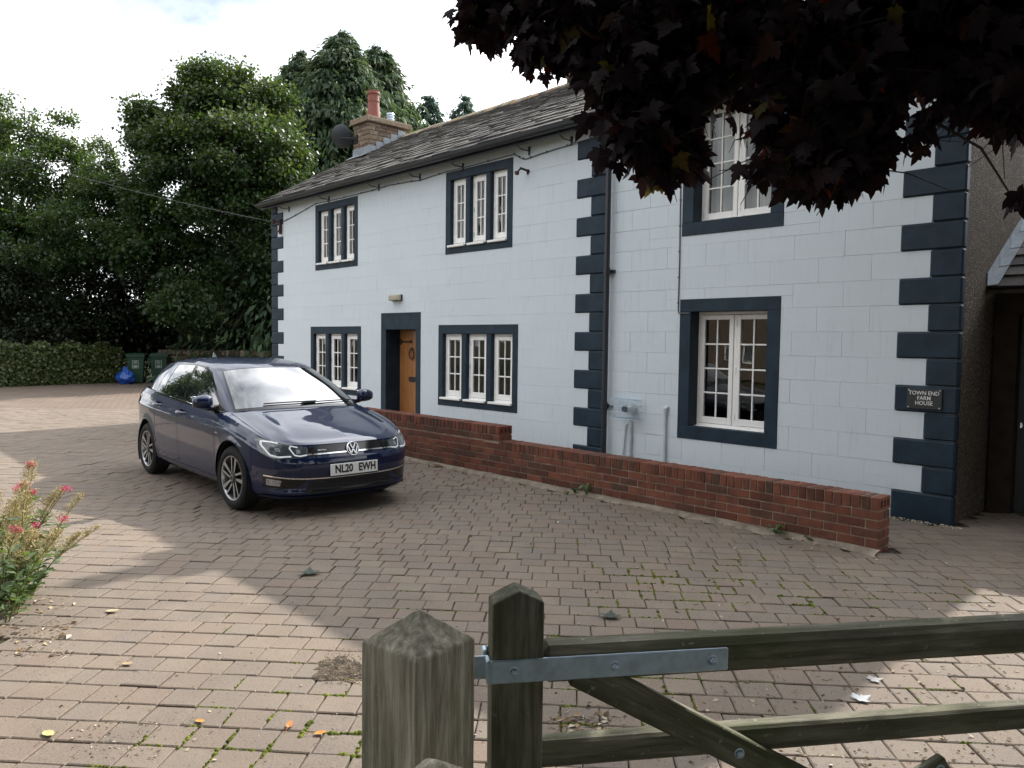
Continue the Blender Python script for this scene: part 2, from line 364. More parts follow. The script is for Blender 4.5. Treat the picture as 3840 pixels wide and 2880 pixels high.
# weathered softwood with green algae: object space, grain along local x
def wood(name, green, light, knots=True):
    t = NT(name); oc = t.objc(); warp = t.noise(2.2, 3, 0.5, oc)
    v = t.mapping(oc, (1.2, 17, 17)); g = t.noise(3.0, 7, 0.62, v, dist=0.6)
    fine = t.noise(10.0, 5, 0.7, t.mapping(oc, (1.0, 55, 55)))
    b = t.ramp(g, [(0.28, (0.030*light, 0.027*light, 0.021*light)), (0.5, (0.082*light, 0.075*light, 0.058*light)), (0.72, (0.155*light, 0.145*light, 0.115*light))])
    b = t.mix(t.ramp(fine, [(0.5, 0.0), (0.72, 0.55)]), b, (0.028, 0.026, 0.02))
    alg = t.noise(2.4, 5, 0.6, t.mapping(oc, (1.4, 4, 4)))
    b = t.mix(t.ramp(alg, [(0.62-green*0.45, 0.0), (0.88-green*0.35, 0.75)]), b, (0.045, 0.058, 0.012))
    b = t.mix(t.ramp(t.noise(1.2, 4, 0.6, oc), [(0.45, 0.0), (0.7, 0.55)]), b, (0.03, 0.034, 0.026))
    b = t.mix(t.ramp(t.noise(60, 2, 0.6, oc), [(0.68, 0.0), (0.72, 0.6)]), b, (0.32, 0.31, 0.27))
    if knots:
        k = t.voro(1.0, t.mapping(oc, (4.2, 9, 9))); b = t.mix(t.ramp(k, [(0.05, 0.85), (0.13, 0.0)]), b, (0.02, 0.016, 0.012))
    h = t.math('ADD', g, t.math('MULTIPLY', fine, 0.8)); t.bump(h, 0.55, 0.006); return t.fin(b, 0.82, 0.3)
MT['post_wood'] = wood('weathered_post_wood', 0.28, 5.2); MT['gate_wood'] = wood('algae_gate_wood', 0.72, 2.7)
MT['galv'] = simple('galvanised_steel', (0.50, 0.62, 0.71), 0.42, 0.5, metallic=0.55, var=0.16, scale=35, bump=0.08, bscale=60)
# leaves
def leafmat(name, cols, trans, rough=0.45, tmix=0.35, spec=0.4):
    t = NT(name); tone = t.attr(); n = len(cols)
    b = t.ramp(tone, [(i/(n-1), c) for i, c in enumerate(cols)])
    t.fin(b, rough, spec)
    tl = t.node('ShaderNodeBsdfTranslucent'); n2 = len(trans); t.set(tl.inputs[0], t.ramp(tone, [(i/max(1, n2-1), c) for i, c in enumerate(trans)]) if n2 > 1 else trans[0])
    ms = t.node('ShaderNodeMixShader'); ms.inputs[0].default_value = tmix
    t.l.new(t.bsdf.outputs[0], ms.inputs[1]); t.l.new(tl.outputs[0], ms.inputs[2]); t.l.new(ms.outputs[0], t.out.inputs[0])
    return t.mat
MT['maple'] = leafmat('copper_maple_leaf', [(0.016, 0.012, 0.018), (0.022, 0.015, 0.020), (0.030, 0.021, 0.026), (0.03, 0.018, 0.018), (0.035, 0.014, 0.008), (0.06, 0.05, 0.012)],
                      [(0.010, 0.004, 0.005), (0.012, 0.005, 0.006), (0.016, 0.006, 0.006), (0.03, 0.007, 0.005), (0.42, 0.055, 0.010), (0.32, 0.30, 0.03)], 0.6, 0.4, 0.15)
MT['sycamore'] = leafmat('sycamore_leaf', [(0.014, 0.031, 0.011), (0.022, 0.046, 0.013), (0.032, 0.060, 0.020), (0.053, 0.073, 0.023)], [(0.053, 0.104, 0.015), (0.084, 0.147, 0.023), (0.137, 0.184, 0.031)], 0.45, 0.3)
MT['hazel'] = leafmat('hazel_leaf', [(0.013, 0.029, 0.011), (0.021, 0.046, 0.015), (0.034, 0.066, 0.023), (0.050, 0.081, 0.027)], [(0.059, 0.115, 0.015), (0.099, 0.173, 0.023), (0.149, 0.207, 0.039)], 0.4, 0.32)
MT['conifer'] = leafmat('cypress_spray', [(0.022, 0.042, 0.024), (0.034, 0.064, 0.034), (0.052, 0.088, 0.042), (0.09, 0.11, 0.045), (0.12, 0.09, 0.05)], [(0.08, 0.14, 0.05), (0.14, 0.18, 0.06)], 0.6, 0.28, 0.25)
MT['conifer_far'] = leafmat('blue_cypress_spray', [(0.035, 0.062, 0.05), (0.05, 0.088, 0.07), (0.07, 0.11, 0.085)], [(0.12, 0.20, 0.14)], 0.6, 0.3, 0.25)
MT['ivy'] = leafmat('ivy_leaf', [(0.020, 0.035, 0.010), (0.042, 0.064, 0.018), (0.085, 0.105, 0.035), (0.16, 0.17, 0.06)], [(0.10, 0.14, 0.02)], 0.42, 0.2)
MT['shade_leaf'] = leafmat('shade_dark_leaf', [(0.008, 0.014, 0.006), (0.014, 0.024, 0.010), (0.024, 0.038, 0.014)], [(0.02, 0.04, 0.01)], 0.4, 0.12, 0.3)  # near-black leaves: the shade of the low foliage is put into their colour
MT['bark'] = simple('dark_bark', (0.035, 0.028, 0.022), 0.95, 0.2, var=0.4, scale=14, bump=0.9, bscale=25)
MT['pale_bark'] = simple('pale_ivy_bark', (0.17, 0.12, 0.075), 0.95, 0.2, var=0.4, scale=9, bump=0.9, bscale=20)
MT['twig'] = simple('maple_twig', (0.03, 0.022, 0.02), 0.85, 0.3)
# rubble stone
t = NT('rubble_stone'); tone = t.attr()
b = t.ramp(tone, [(0.0, (0.07, 0.055, 0.045)), (0.5, (0.16, 0.125, 0.095)), (1.0, (0.26, 0.21, 0.16))]); b = t.mix(t.ramp(t.noise(11, 6), [(0.42, 0.0), (0.7, 0.6)]), b, (0.06, 0.055, 0.04))
t.bump(t.noise(25, 6), 0.8, 0.02); MT['rubble'] = t.fin(b, 0.92, 0.25)
MT['tyre'] = simple('tyre_rubber', (0.012, 0.012, 0.012), 0.8, 0.3, bump=0.2, bscale=90)
# ------------------------------------------------------------------ ground and paving
rng = np.random.default_rng(7); random.seed(7)
def on_ground(dx, dy, z=0.0):
    d = at(dx, dy, 1.0) - CAM; return CAM + d*((z-CAM.z)/d.z)
b = MB(); b.add([(-600, -600, -0.06), (600, -600, -0.06), (600, 600, -0.06), (-600, 600, -0.06)], [(0, 1, 2, 3)])
tag(b.obj('ground', MT['ground']), kind='structure')
drive = empty('driveway_paving', (-3, -4, 0)); drive['kind'] = 'structure'
b = MB(); b.add([(-17.2, -12, -0.016), (6, -12, -0.016), (6, 1.2, -0.016), (-17.2, 1.2, -0.016)], [(0, 1, 2, 3)])
b.obj('jointing_bed', MT['jointing'], drive)
ROW, TH = 0.165, R(42.5)
ux, uy = math.cos(TH), math.sin(TH); vx, vy = math.sin(TH), -math.cos(TH)   # along the row, across rows
def paved(x, y):
    if -9.0 < x < -0.03 and y > -1.585 and not (x > -1.3 and -1.25 < y < -0.08): return False
    if x <= 0.03 and y > -0.03 and x > -13.6: return False
    if x > 0.03 and y > 0.95: return False
    if x < -2.3 and y < max(-7.0 + (-2.3-x)*0.30, -7.0) and y < -6.42: return False
    if y > 1.2 or y < -11: return False
    return True
rows = {}
items = []
ctr = np.array([CAM.x, CAM.y])
def ground_depth(x, y): return (x-CAM.x)*FW.x + (y-CAM.y)*FW.y
joint_edges = []
for j in range(-10, 120):
    # row j at distance j*ROW from the camera against v
    off = -(j*ROW)
    s = -16.0 + (0.089 if j % 2 else 0.0) + rng.normal(0, 0.012)
    while s < 14:
        w = float(np.clip(rng.normal(0.178, 0.0035), 0.165, 0.192)) if rng.random() < 0.97 else 0.089
        cs = s + w/2; s += w
        cx = CAM.x + ux*cs + vx*off; cy = CAM.y + uy*cs + vy*off
        dep = ground_depth(cx, cy)
        if dep > 17.2 or dep < 1.6: continue
        px, py, pz = project((cx, cy, 0))
        if px < -420 or px > 2630 or py > 2300: continue
        if not paved(cx, cy): continue
        g = 0.0014 + 0.0026*rng.random()
        hw, hh = w/2-g, ROW/2-0.0026-0.0016*rng.random()
        z = float(rng.normal(0, 0.0016)); tx, ty = rng.normal(0, 0.010, 2)
        bev = 0.0055 if dep < 9 else 0.004
        jit = rng.normal(0, 0.0012, (4, 2))
        V = []
        cor = ((-1, -1), (1, -1), (1, 1), (-1, 1))
        for ring in range(3):
            for c, (a, e) in enumerate(cor):
                k = bev if ring == 0 else 0.0
                lu = a*(hw-k)+jit[c, 0]; lv = e*(hh-k)+jit[c, 1]
                zz_ = (z + lu*tx*0.5 + lv*ty*0.5) - (0.0 if ring == 0 else (0.004 if ring == 1 else 0.045))
                V.append((cx+ux*lu+vx*lv, cy+uy*lu+vy*lv, zz_))
        F = [(3, 2, 1, 0)] + [(i, (i+1) % 4, 4+(i+1) % 4, 4+i) for i in range(4)] + [(4+i, 4+(i+1) % 4, 8+(i+1) % 4, 8+i) for i in range(4)]
        items.append(((cx, cy, 0), w*ROW*CAM.z/max(dep, 1), V, F, float(np.clip(rng.beta(2, 2)*0.8 + 0.2*rng.random(), 0, 1))))
        joint_edges.append((cx, cy, hw+g, ROW/2, dep, px, py))
pieces('sett', items, MT['sett'], drive, 300, 'setts_beyond')
# paving beyond the last laid setts, and the lane towards the hedge
def dp(depth, lat): return (CAM.x + FW.x/math.hypot(FW.x, FW.y)*depth + RT0.x*lat, CAM.y + FW.y/math.hypot(FW.x, FW.y)*depth + RT0.y*lat, -0.004)
b = MB(); b.add([dp(17.1, -16), dp(17.1, 4), dp(33, 4), dp(33, -22)], [(0, 1, 2, 3)])
b.obj('distant_setts', MT['far_sett'], drive)
# flower bed soil
b = MB(); n = 16; V = [(-4.2, -7.7, 0.05)]; 
for k in range(n):
    a = 2*math.pi*k/n; V.append((-4.4+2.2*math.cos(a), -7.75+1.15*math.sin(a)+0.35*math.cos(a)*-0.6, -0.004))
b.add(V, [(0, 1+k, 1+(k+1) % n) for k in range(n)]); tag(b.obj('flower_bed_soil', MT['soil'], smooth=True), kind='structure')
# gravel strip between the low wall and the house
b = MB(); b.add([(-9, -1.30, 0.01), (-1.3, -1.30, 0.01), (-1.3, 0.0, 0.015), (-9, 0.0, 0.015)], [(0, 1, 2, 3)])
tag(b.obj('gravel_path', MT['concrete']), kind='structure')
# ------------------------------------------------------------------ farmhouse
house = empty('farmhouse', (-6.7, 0.0, 0.0), 'long white painted farmhouse with navy quoins and window surrounds under a stone slate roof', 'house')
XL, XR, XM = -13.38, 0.0, -4.11
EAVE_Z, PITCH_T = 4.50, 0.584
BACK = 6.0
RIDGE_Y = 2.92; RIDGE_Z = EAVE_Z + PITCH_T*(RIDGE_Y+0.15)
CH = 0.2505; Z0 = 0.012
def mull(x0, x1, z0, z1, jamb, mu, head, sill, n=3):
    lw = (x1-x0-2*jamb-(n-1)*mu)/n
    L = [(x0+jamb+i*(lw+mu), x0+jamb+i*(lw+mu)+lw) for i in range(n)]
    return dict(x0=x0, x1=x1, z0=z0, z1=z1, lights=L, lz0=z0+sill, lz1=z1-head)
WINS = [dict(mull(-11.715, -9.875, 0.59, 1.872, 0.115, 0.125, 0.14, 0.13), rec=0.055, rows=3, name='LL'),
        dict(mull(-7.58, -5.73, 0.59, 1.877, 0.115, 0.125, 0.14, 0.13), rec=0.055, rows=3, name='LR'),
        dict(mull(-11.52, -9.985, 2.975, 4.245, 0.12, 0.115, 0.13, 0.13), rec=0.055, rows=3, name='UL'),
        dict(mull(-7.415, -5.875, 2.99, 4.272, 0.12, 0.115, 0.13, 0.13), rec=0.055, rows=3, name='UR'),
        dict(x0=-2.98, x1=-1.717, z0=0.512, z1=2.145, lights=[(-2.83, -1.868)], lz0=0.665, lz1=2.0, rec=0.165, rows=4, name='RL'),
        dict(x0=-2.98, x1=-1.717, z0=2.882, z1=4.49, lights=[(-2.83, -1.868)], lz0=3.03, lz1=4.36, rec=0.165, rows=4, name='RU')]
DOOR = dict(x0=-9.22, x1=-8.06, z0=0.0, z1=2.096, ox0=-9.065, ox1=-8.19, oz1=1.808, rec=0.27)
holes = [(l[0], l[1], w['lz0'], w['lz1']) for w in WINS for l in w['lights']] + [(DOOR['ox0'], DOOR['ox1'], 0.0, DOOR['oz1'])]
# structural wall skin with real openings (front at y = 0.004 behind the painted blocks)
def wall_skin(x0, x1, z0, z1, yf, holes):
    xs = sorted({x0, x1, *[h[i] for h in holes for i in (0, 1) if x0 < h[i] < x1]}); zs = sorted({z0, z1, *[h[i] for h in holes for i in (2, 3) if z0 < h[i] < z1]})
    b = MB()
    for i in range(len(xs)-1):
        for j in range(len(zs)-1):
            mx_, mz_ = (xs[i]+xs[i+1])/2, (zs[j]+zs[j+1])/2
            if any(h[0] < mx_ < h[1] and h[2] < mz_ < h[3] for h in holes): continue
            b.add([(xs[i], yf, zs[j]), (xs[i+1], yf, zs[j]), (xs[i+1], yf, zs[j+1]), (xs[i], yf, zs[j+1])], [(0, 1, 2, 3)])
    return b
sk = wall_skin(XL, XR-0.004, -0.05, EAVE_Z+0.05, 0.006, holes)
sk.obj('front_wall', MT['joint_paint'], house)
b = MB()     # gables, back wall, inner lining
def gable(x, nx):
    V = [(x, 0.006, -0.05), (x, BACK, -0.05), (x, BACK, EAVE_Z), (x, RIDGE_Y, RIDGE_Z-0.03), (x, 0.006, EAVE_Z)]
    return V
b.add(gable(XR-0.004, 1), [(0, 1, 2, 3, 4)]); b.obj('gable_wall', MT['pebble'], house)
b = MB(); b.add(gable(XL, -1), [(4, 3, 2, 1, 0)]); b.add([(XL, BACK, -0.05), (XR, BACK, -0.05), (XR, BACK, EAVE_Z), (XL, BACK, EAVE_Z)], [(3, 2, 1, 0)]); b.obj('rear_wall', MT['white_paint'], house)
b = MB(); b.box(XL+0.05, XR-0.05, 0.45, 0.46, 2.45, 2.55); b.box(XL+0.3, XR-0.3, 3.6, 3.7, 0, EAVE_Z); b.box(XL+0.3, XR-0.3, 0.4, 3.7, 2.42, 2.60); b.box(XM-0.2, XM+0.1, 0.4, 3.6, 0, EAVE_Z)
b.obj('inner_wall', MT['plaster_in'], house)
# painted blocks in courses
def blocked(x0, x1, z0, z1):
    out = [(x0, x1)]
    excl = [(w['x0'], w['x1'], w['z0'], w['z1']) for w in WINS] + [(DOOR['x0'], DOOR['x1'], -1, DOOR['z1'])]
    return excl
items = []
excl = [(w['x0'], w['x1'], w['z0'], w['z1']) for w in WINS] + [(DOOR['x0'], DOOR['x1'], -1, DOOR['z1'])]
def block(x0, x1, z0, z1):
    """a block, cut by the surrounds it runs into"""
    zs = sorted({z0, z1, *[e[k] for e in excl for k in (2, 3) if z0 < e[k] < z1 and e[0] < x1 and e[1] > x0]})
    for a, c in zip(zs[:-1], zs[1:]):
        segs = [(x0, x1)]
        for e in excl:
            if e[2] < (a+c)/2 < e[3]:
                ns = []
                for s0, s1 in segs:
                    if e[1] <= s0 or e[0] >= s1: ns.append((s0, s1)); continue
                    if e[0] > s0: ns.append((s0, e[0]))
                    if e[1] < s1: ns.append((e[1], s1))
                segs = ns
        for s0, s1 in segs:
            if s1-s0 < 0.02 or c-a < 0.015: continue
            g = random.choice([0.0003, 0.0006, 0.001, 0.0015]); gz = random.choice([0.0004, 0.0007, 0.0012, 0.0018])
            if (s0+s1)/2 < XM: g *= 0.15; gz = gz*0.5 if random.random() < 0.75 else gz
            pr = random.uniform(0.0, 0.0008)
            V, F = cbox((s0+s1)/2, 0.004-pr*(1 if (s0+s1)/2 > XM else 0.3), (a+c)/2, (s1-s0)/2-g, 0.008, (c-a)/2-gz, 0.0008 if (s0+s1)/2 > XM else 0.0003)
            items.append((((s0+s1)/2, 0, (a+c)/2), (s1-s0)*(c-a), V, F, random.random()))
NC = 18
for k in range(NC):
    z0, z1 = Z0+k*CH, min(Z0+(k+1)*CH, EAVE_Z+0.02)
    if k == 0: z0 = -0.04
    long_ = (k % 2 == 0)
    x = -0.53 if long_ else -0.265          # right part, running from the right hand quoins
    while x > XM+0.001:
        x2 = max(x-0.53, XM); block(x2, x, z0, z1); x = x2
    x = XM-(0.53 if long_ else 0.28)
    xe = XL+(0.52 if (k % 2 == 0) else 0.265)
    while x > xe+0.001:
        x2 = max(x-0.53, xe); block(x2, x, z0, z1); x = x2
pieces('painted_block', items, MT['white_paint'], house, 300, 'painted_blocks_rest')
# quoins
def quoin(x0, x1, z0, z1, y0):
    V, F = cbox((x0+x1)/2, y0+0.05, (z0+z1)/2, (x1-x0)/2, 0.05, (z1-z0)/2-0.002, 0.016); b = MB(); b.add(V, F); b.obj('quoin', MT['navy'], house)
for k in range(NC):
    z0, z1 = Z0+k*CH, min(Z0+(k+1)*CH, EAVE_Z+0.0)
    if k == 0: z0 = -0.04
    L = (k % 2 == 0)
    quoin(-0.53 if L else -0.265, 0.012, z0, z1, -0.022)
    quoin(XM-(0.53 if L else 0.28), XM-0.002, z0, z1, -0.022)
    quoin(XL-0.012, XL+(0.52 if L else 0.265), z0, z1, -0.02)
# surrounds, windows
def part(name, mat, parent, *boxes, b=0.004):
    m = MB()
    for bx in boxes: m.box(*bx, b=b)
    return m.obj(name, mat, parent)
YF = -0.012
def window(w):
    x0, x1, z0, z1 = w['x0'], w['x1'], w['z0'], w['z1']; L = w['lights']
    part('lintel', MT['navy'], house, (x0, x1, YF, 0.2, w['lz1'], z1)); part('stone_sill', MT['navy'], house, (x0, x1, YF-0.002, 0.2, z0, w['lz0']))
    part('jamb', MT['navy'], house, (x0, L[0][0], YF, 0.2, w['lz0'], w['lz1'])); part('jamb', MT['navy'], house, (L[-1][1], x1, YF, 0.2, w['lz0'], w['lz1']))
    for i in range(len(L)-1): part('mullion', MT['navy'], house, (L[i][1], L[i+1][0], YF+0.003, 0.2, w['lz0'], w['lz1']), b=0.012)
    for li, (a, c) in enumerate(L):
        y = w['rec']; za, zc = w['lz0'], w['lz1']; fw = 0.032
        m = MB()
        m.box(a, a+fw, y, y+0.07, za, zc, b=0.003); m.box(c-fw, c, y, y+0.07, za, zc, b=0.003); m.box(a+fw, c-fw, y, y+0.07, zc-fw, zc, b=0.003); m.box(a+fw, c-fw, y, y+0.07, za, za+fw, b=0.003)
        two = len(L) == 1
        if two: m.box((a+c)/2-0.014, (a+c)/2+0.014, y+0.004, y+0.07, za+fw, zc-fw, b=0.003)
        win = m.obj('window', MT['white_wood'], house)
        sash = [(a+fw+0.003, (a+c)/2-0.017), ((a+c)/2+0.017, c-fw-0.003)] if two else [(a+fw+0.003, c-fw-0.003)]
        for s0, s1 in sash:
            st, bt_ = (0.055, 0.075) if two else (0.062, 0.08); yy = y-0.006; q0, q1 = za+fw+0.004, zc-fw-0.004
            m = MB(); m.box(s0, s0+st, yy, yy+0.045, q0, q1, b=0.004); m.box(s1-st, s1, yy, yy+0.045, q0, q1, b=0.004)
            m.box(s0+st, s1-st, yy, yy+0.045, q1-st, q1, b=0.004); m.box(s0+st, s1-st, yy, yy+0.045, q0, q0+bt_, b=0.004)
            m.obj('casement', MT['white_wood'], win)
            g0, g1, h0, h1 = s0+st, s1-st, q0+bt_, q1-st; nr = w['rows']; gb = 0.0095
            m = MB(); m.box((g0+g1)/2-gb, (g0+g1)/2+gb, yy+0.008, yy+0.034, h0, h1, b=0.003)
            for r_ in range(1, nr):
                zz_ = h0+(h1-h0)*r_/nr; m.box(g0, (g0+g1)/2-gb, yy+0.008, yy+0.034, zz_-gb, zz_+gb, b=0.003); m.box((g0+g1)/2+gb, g1, yy+0.008, yy+0.034, zz_-gb, zz_+gb, b=0.003)
            m.obj('glazing_bar', MT['white_wood'], win)
            for r_ in range(nr):
                for cidx in range(2):
                    pa = (g0, (g0+g1)/2) if cidx == 0 else ((g0+g1)/2, g1); pz0 = h0+(h1-h0)*r_/nr; pz1 = h0+(h1-h0)*(r_+1)/nr
                    tl = random.uniform(-0.0012, 0.0012); tz = random.uniform(-0.0012, 0.0012)
                    m = MB(); m.add([(pa[0], yy+0.022+tl, pz0), (pa[1], yy+0.022-tl, pz0), (pa[1], yy+0.022-tl+tz, pz1), (pa[0], yy+0.022+tl+tz, pz1)], [(0, 1, 2, 3)]); m.obj('pane', MT['glass'], win)
            m = MB()
            for hz in (q0+0.1, (q0+q1)/2, q1-0.1): m.box(s0-0.008, s0+0.012, yy-0.008, yy+0.002, hz-0.035, hz+0.035, b=0.002)
            m.obj('hinge', MT['white_wood'] if li != 1 else MT['galv'], win)
        part('sill', MT['white_wood'], win, (a-(0.03 if not two else 0.0), c+(0.012 if not two else 0.0), (-0.055 if not two else y-0.075), y+0.02, za-0.03, za+0.004), b=0.006)
        if w['name'] in ('UR', 'RU', 'UL'):
            m = MB(); nn = 22; pts = [(a+0.02+(c-a-0.04)*i/nn, y+0.16+0.018*math.sin(i*2.4)+0.006*math.sin(i*5.1)) for i in range(nn+1)]
            rngs = [(0, nn)] if w['name'] != 'RU' else [(0, nn)]
            for i in range(nn):
                m.add([(pts[i][0], pts[i][1], za+0.02), (pts[i+1][0], pts[i+1][1], za+0.02), (pts[i+1][0], pts[i+1][1], zc-0.02), (pts[i][0], pts[i][1], zc-0.02)], [(0, 1, 2, 3)])
            m.obj('curtain', MT['curtain'], win, smooth=True)
for w in WINS: window(w)
# door
D = DOOR
part('door_lintel', MT['navy'], house, (D['x0'], D['x1'], YF, 0.32, D['oz1'], D['z1'])); part('jamb', MT['navy'], house, (D['x0'], D['ox0'], YF, 0.32, 0, D['oz1'])); part('jamb', MT['navy'], house, (D['ox1'], D['x1'], YF, 0.32, 0, D['oz1']))
y = D['rec']
m = MB(); m.box(D['ox0'], D['ox1'], y+0.045, y+0.06, 0.0, D['oz1']); door = m.obj('door', MT['oak'], house)
xs = D['ox0']; n = 7; pw = (D['ox1']-D['ox0'])/n
for i in range(n):
    m = MB(); m.box(xs+i*pw+0.0025, xs+(i+1)*pw-0.0025, y+0.012+random.uniform(0, 0.004), y+0.044, 0.0, D['oz1']-0.004, b=0.004); m.obj('plank', MT['oak'], door)
for zz_ in (1.60, 0.28):
    m = MB(); m.tube([(D['ox0']+0.01, y-0.002, zz_), (D['ox0']+0.34, y-0.002, zz_)], 0.011, 6)
    m.tube([(D['ox0']+0.34, y+0.008, zz_), (D['ox0']+0.34, y-0.012, zz_)], 0.024, 10); m.tube([(D['ox0']+0.02, y-0.002, zz_+0.055), (D['ox0']+0.06, y-0.002, zz_+0.03), (D['ox0']+0.09, y-0.002, zz_)], 0.008, 6); m.tube([(D['ox0']+0.02, y-0.002, zz_-0.055), (D['ox0']+0.06, y-0.002, zz_-0.03), (D['ox0']+0.09, y-0.002, zz_)], 0.008, 6)
    m.obj('strap_hinge', MT['iron'], door)
kx = -8.68
m = MB(); m.tube([(kx+0.07*math.cos(a), y-0.012, 1.385+0.085*math.sin(a)) for a in [2*math.pi*i/18 for i in range(19)]], 0.011, 6); m.tube([(kx, y+0.01, 1.47), (kx, y-0.02, 1.47)], 0.028, 10); m.obj('ring_knocker', MT['iron'], door)
m = MB(); m.box(-8.75, -8.46, y+0.002, y+0.012, 0.90, 0.99, b=0.003); m.add([(-8.75, y+0.004, 0.90), (-8.79, y+0.004, 0.945), (-8.75, y+0.004, 0.99), (-8.75, y+0.011, 0.90), (-8.79, y+0.011, 0.945), (-8.75, y+0.011, 0.99)], [(0, 1, 2), (3, 5, 4), (0, 3, 4, 1), (1, 4, 5, 2)])
m.obj('letter_plate', MT['iron'], door)
# ---- roof
rs = math.sqrt(1+PITCH_T**2); cs_, sn_ = 1/rs, PITCH_T/rs
VX0, VX1 = XL-0.10, XR+0.09
def roof_pt(x, s, h=0.0): return (x, -0.22+s*cs_-h*sn_, EAVE_Z-0.04+s*sn_+h*cs_)     # s up the slope, h off it
SL = (RIDGE_Y+0.22)*rs
b = MB(); V = [roof_pt(VX0, 0.0), roof_pt(VX1, 0.0), roof_pt(VX1, SL), roof_pt(VX0, SL)]; V += [roof_pt(VX0, 0.0, -0.05), roof_pt(VX1, 0.0, -0.05), roof_pt(VX1, SL, -0.05), roof_pt(VX0, SL, -0.05)]
b.add(V, BOXF); V2 = [(x, 2*RIDGE_Y-y_, z_) for x, y_, z_ in V]; b.add(V2, BOXF); roof = b.obj('roof', MT['slate'], house)
items = []; s = 0.0; crs = 0
gauge = [0.235-0.0058*i for i in range(40)]
while s < SL-0.05:
    g = gauge[crs]; x = VX0 + random.uniform(0, 0.2)*-1
    while x < VX1:
        w = random.uniform(0.22, 0.46)*(1.1-0.012*crs); a, c = max(x, VX0-random.uniform(0, 0.015)), min(x+w, VX1); x += w
        if c-a < 0.05: continue
        th = random.uniform(0.020, 0.040); ln = g*1.55; s0 = s-random.uniform(0.0, 0.022); s1 = min(s0+ln, SL+0.02)
        lift = random.uniform(0.0, 0.008); hb, ht = 0.030+lift, 0.006; gp = random.uniform(0.002, 0.007); sk_ = random.uniform(-0.010, 0.010)
        V = [roof_pt(a+gp, s0-sk_, hb), roof_pt(c-gp, s0+sk_, hb), roof_pt(c-gp, s1, ht), roof_pt(a+gp, s1, ht), roof_pt(a+gp, s0+0.004-sk_, hb+th), roof_pt(c-gp, s0+0.004+sk_, hb+th+random.uniform(-0.005, 0.005)), roof_pt(c-gp, s1, ht+th), roof_pt(a+gp, s1, ht+th)]
        # break the lower edge a little
        mx_ = (a+c)/2+random.uniform(-0.05, 0.05)*w; dn = random.uniform(-0.012, 0.006)
        V += [roof_pt(mx_, s0+dn, hb), roof_pt(mx_, s0+0.004+dn, hb+th)]
        F = [(4, 9, 5, 6, 7), (0, 8, 9, 4), (8, 1, 5, 9), (1, 2, 6, 5), (3, 0, 4, 7), (0, 3, 2, 1, 8)]
        items.append((roof_pt((a+c)/2, s0), (c-a)*g, V, F, random.random()))
    s += g; crs += 1
pieces('slate', items, MT['slate'], roof, 300, 'slates_rest')
x = VX0
k = 0
while x < VX1:
    w = random.uniform(0.38, 0.5); c = min(x+w-0.008, VX1); dz = random.uniform(-0.012, 0.012); b = MB()
    pr = [(-0.19, -0.085), (-0.17, -0.045), (-0.05, 0.045), (0.05, 0.045), (0.17, -0.045), (0.19, -0.085)]
    b.add([(xx, RIDGE_Y+p, RIDGE_Z+0.03+q+dz) for xx in (x, c) for p, q in pr], [tuple(range(6))[::-1], tuple(range(6, 12))] + [(i, (i+1) % 6, 6+(i+1) % 6, 6+i) for i in range(6)]); b.obj('ridge_stone', MT['ridge'], roof); x += w
b = MB(); rr = random.Random(3)
for i in range(7):
    V, F = cbox(-7.3+rr.uniform(-0.12, 0.22), RIDGE_Y-0.03+rr.uniform(-0.1, 0.1), RIDGE_Z+0.10+rr.uniform(-0.04, 0.09), rr.uniform(0.08, 0.16), rr.uniform(0.07, 0.12), rr.uniform(0.05, 0.09), 0.03); b.add(V, F)
b.obj('ridge_rubble', MT['ridge'], roof)
# ---- gutter, brackets, downpipe
b = MB(); gy, gz, gr_ = -0.27, EAVE_Z-0.045, 0.062
V = []; F = []; ns = 7
for xx in (VX0-0.02, VX1+0.01):
    for k in range(ns): a = math.pi*k/(ns-1); V.append((xx, gy-gr_*math.cos(a), gz-gr_*math.sin(a)*1.1))
    for k in range(ns): a = math.pi*k/(ns-1); V.append((xx, gy-(gr_-0.007)*math.cos(a), gz-(gr_-0.007)*math.sin(a)*1.1))
for k in range(ns-1): F += [(k, k+1, 2*ns+k+1, 2*ns+k), (ns+k+1, ns+k, 3*ns+k, 3*ns+k+1)]
F += [(0, 2*ns, 3*ns, ns), (ns-1, 2*ns-1, 4*ns-1, 3*ns-1)]; F += [tuple(list(range(0, ns)) + list(range(2*ns-1, ns-1, -1)))]
b.add(V, F); gut = b.obj('gutter', MT['black_metal'], house)
m = MB(); m.box(VX0+0.02, VX1-0.02, -0.205, -0.185, EAVE_Z-0.15, EAVE_Z-0.005); m.box(VX0+0.02, VX1-0.02, -0.185, 0.0, EAVE_Z-0.065, EAVE_Z-0.05); m.obj('fascia', MT['black_metal'], house)
for xx in (-12.6, -11.0, -9.3, -8.1, -7.0, -5.55, -4.75, -2.4, -0.9):
    m = MB(); m.tube([(xx, -0.005, EAVE_Z-0.20), (xx, -0.17, EAVE_Z-0.20), (xx, -0.25, EAVE_Z-0.16), (xx, gy, gz-0.075)], 0.008, 6); m.box(xx-0.02, xx+0.02, -0.012, 0.0, EAVE_Z-0.26, EAVE_Z-0.14); m.obj('gutter_bracket', MT['black_metal'], house)
m = MB(); xp = -4.035; m.tube([(xp, gy, gz-0.05), (xp, gy, gz-0.14), (xp, -0.09, gz-0.30), (xp, -0.09, 0.0)], 0.036, 12)
for zz_ in (4.0, 2.53, 0.82): m.tube([(xp, -0.09, zz_-0.045), (xp, -0.09, zz_+0.045)], 0.045, 12); m.box(xp-0.075, xp+0.075, -0.05, 0.0, zz_-0.02, zz_+0.02, b=0.004)
m.obj('downpipe', MT['black_metal'], house, smooth=False)
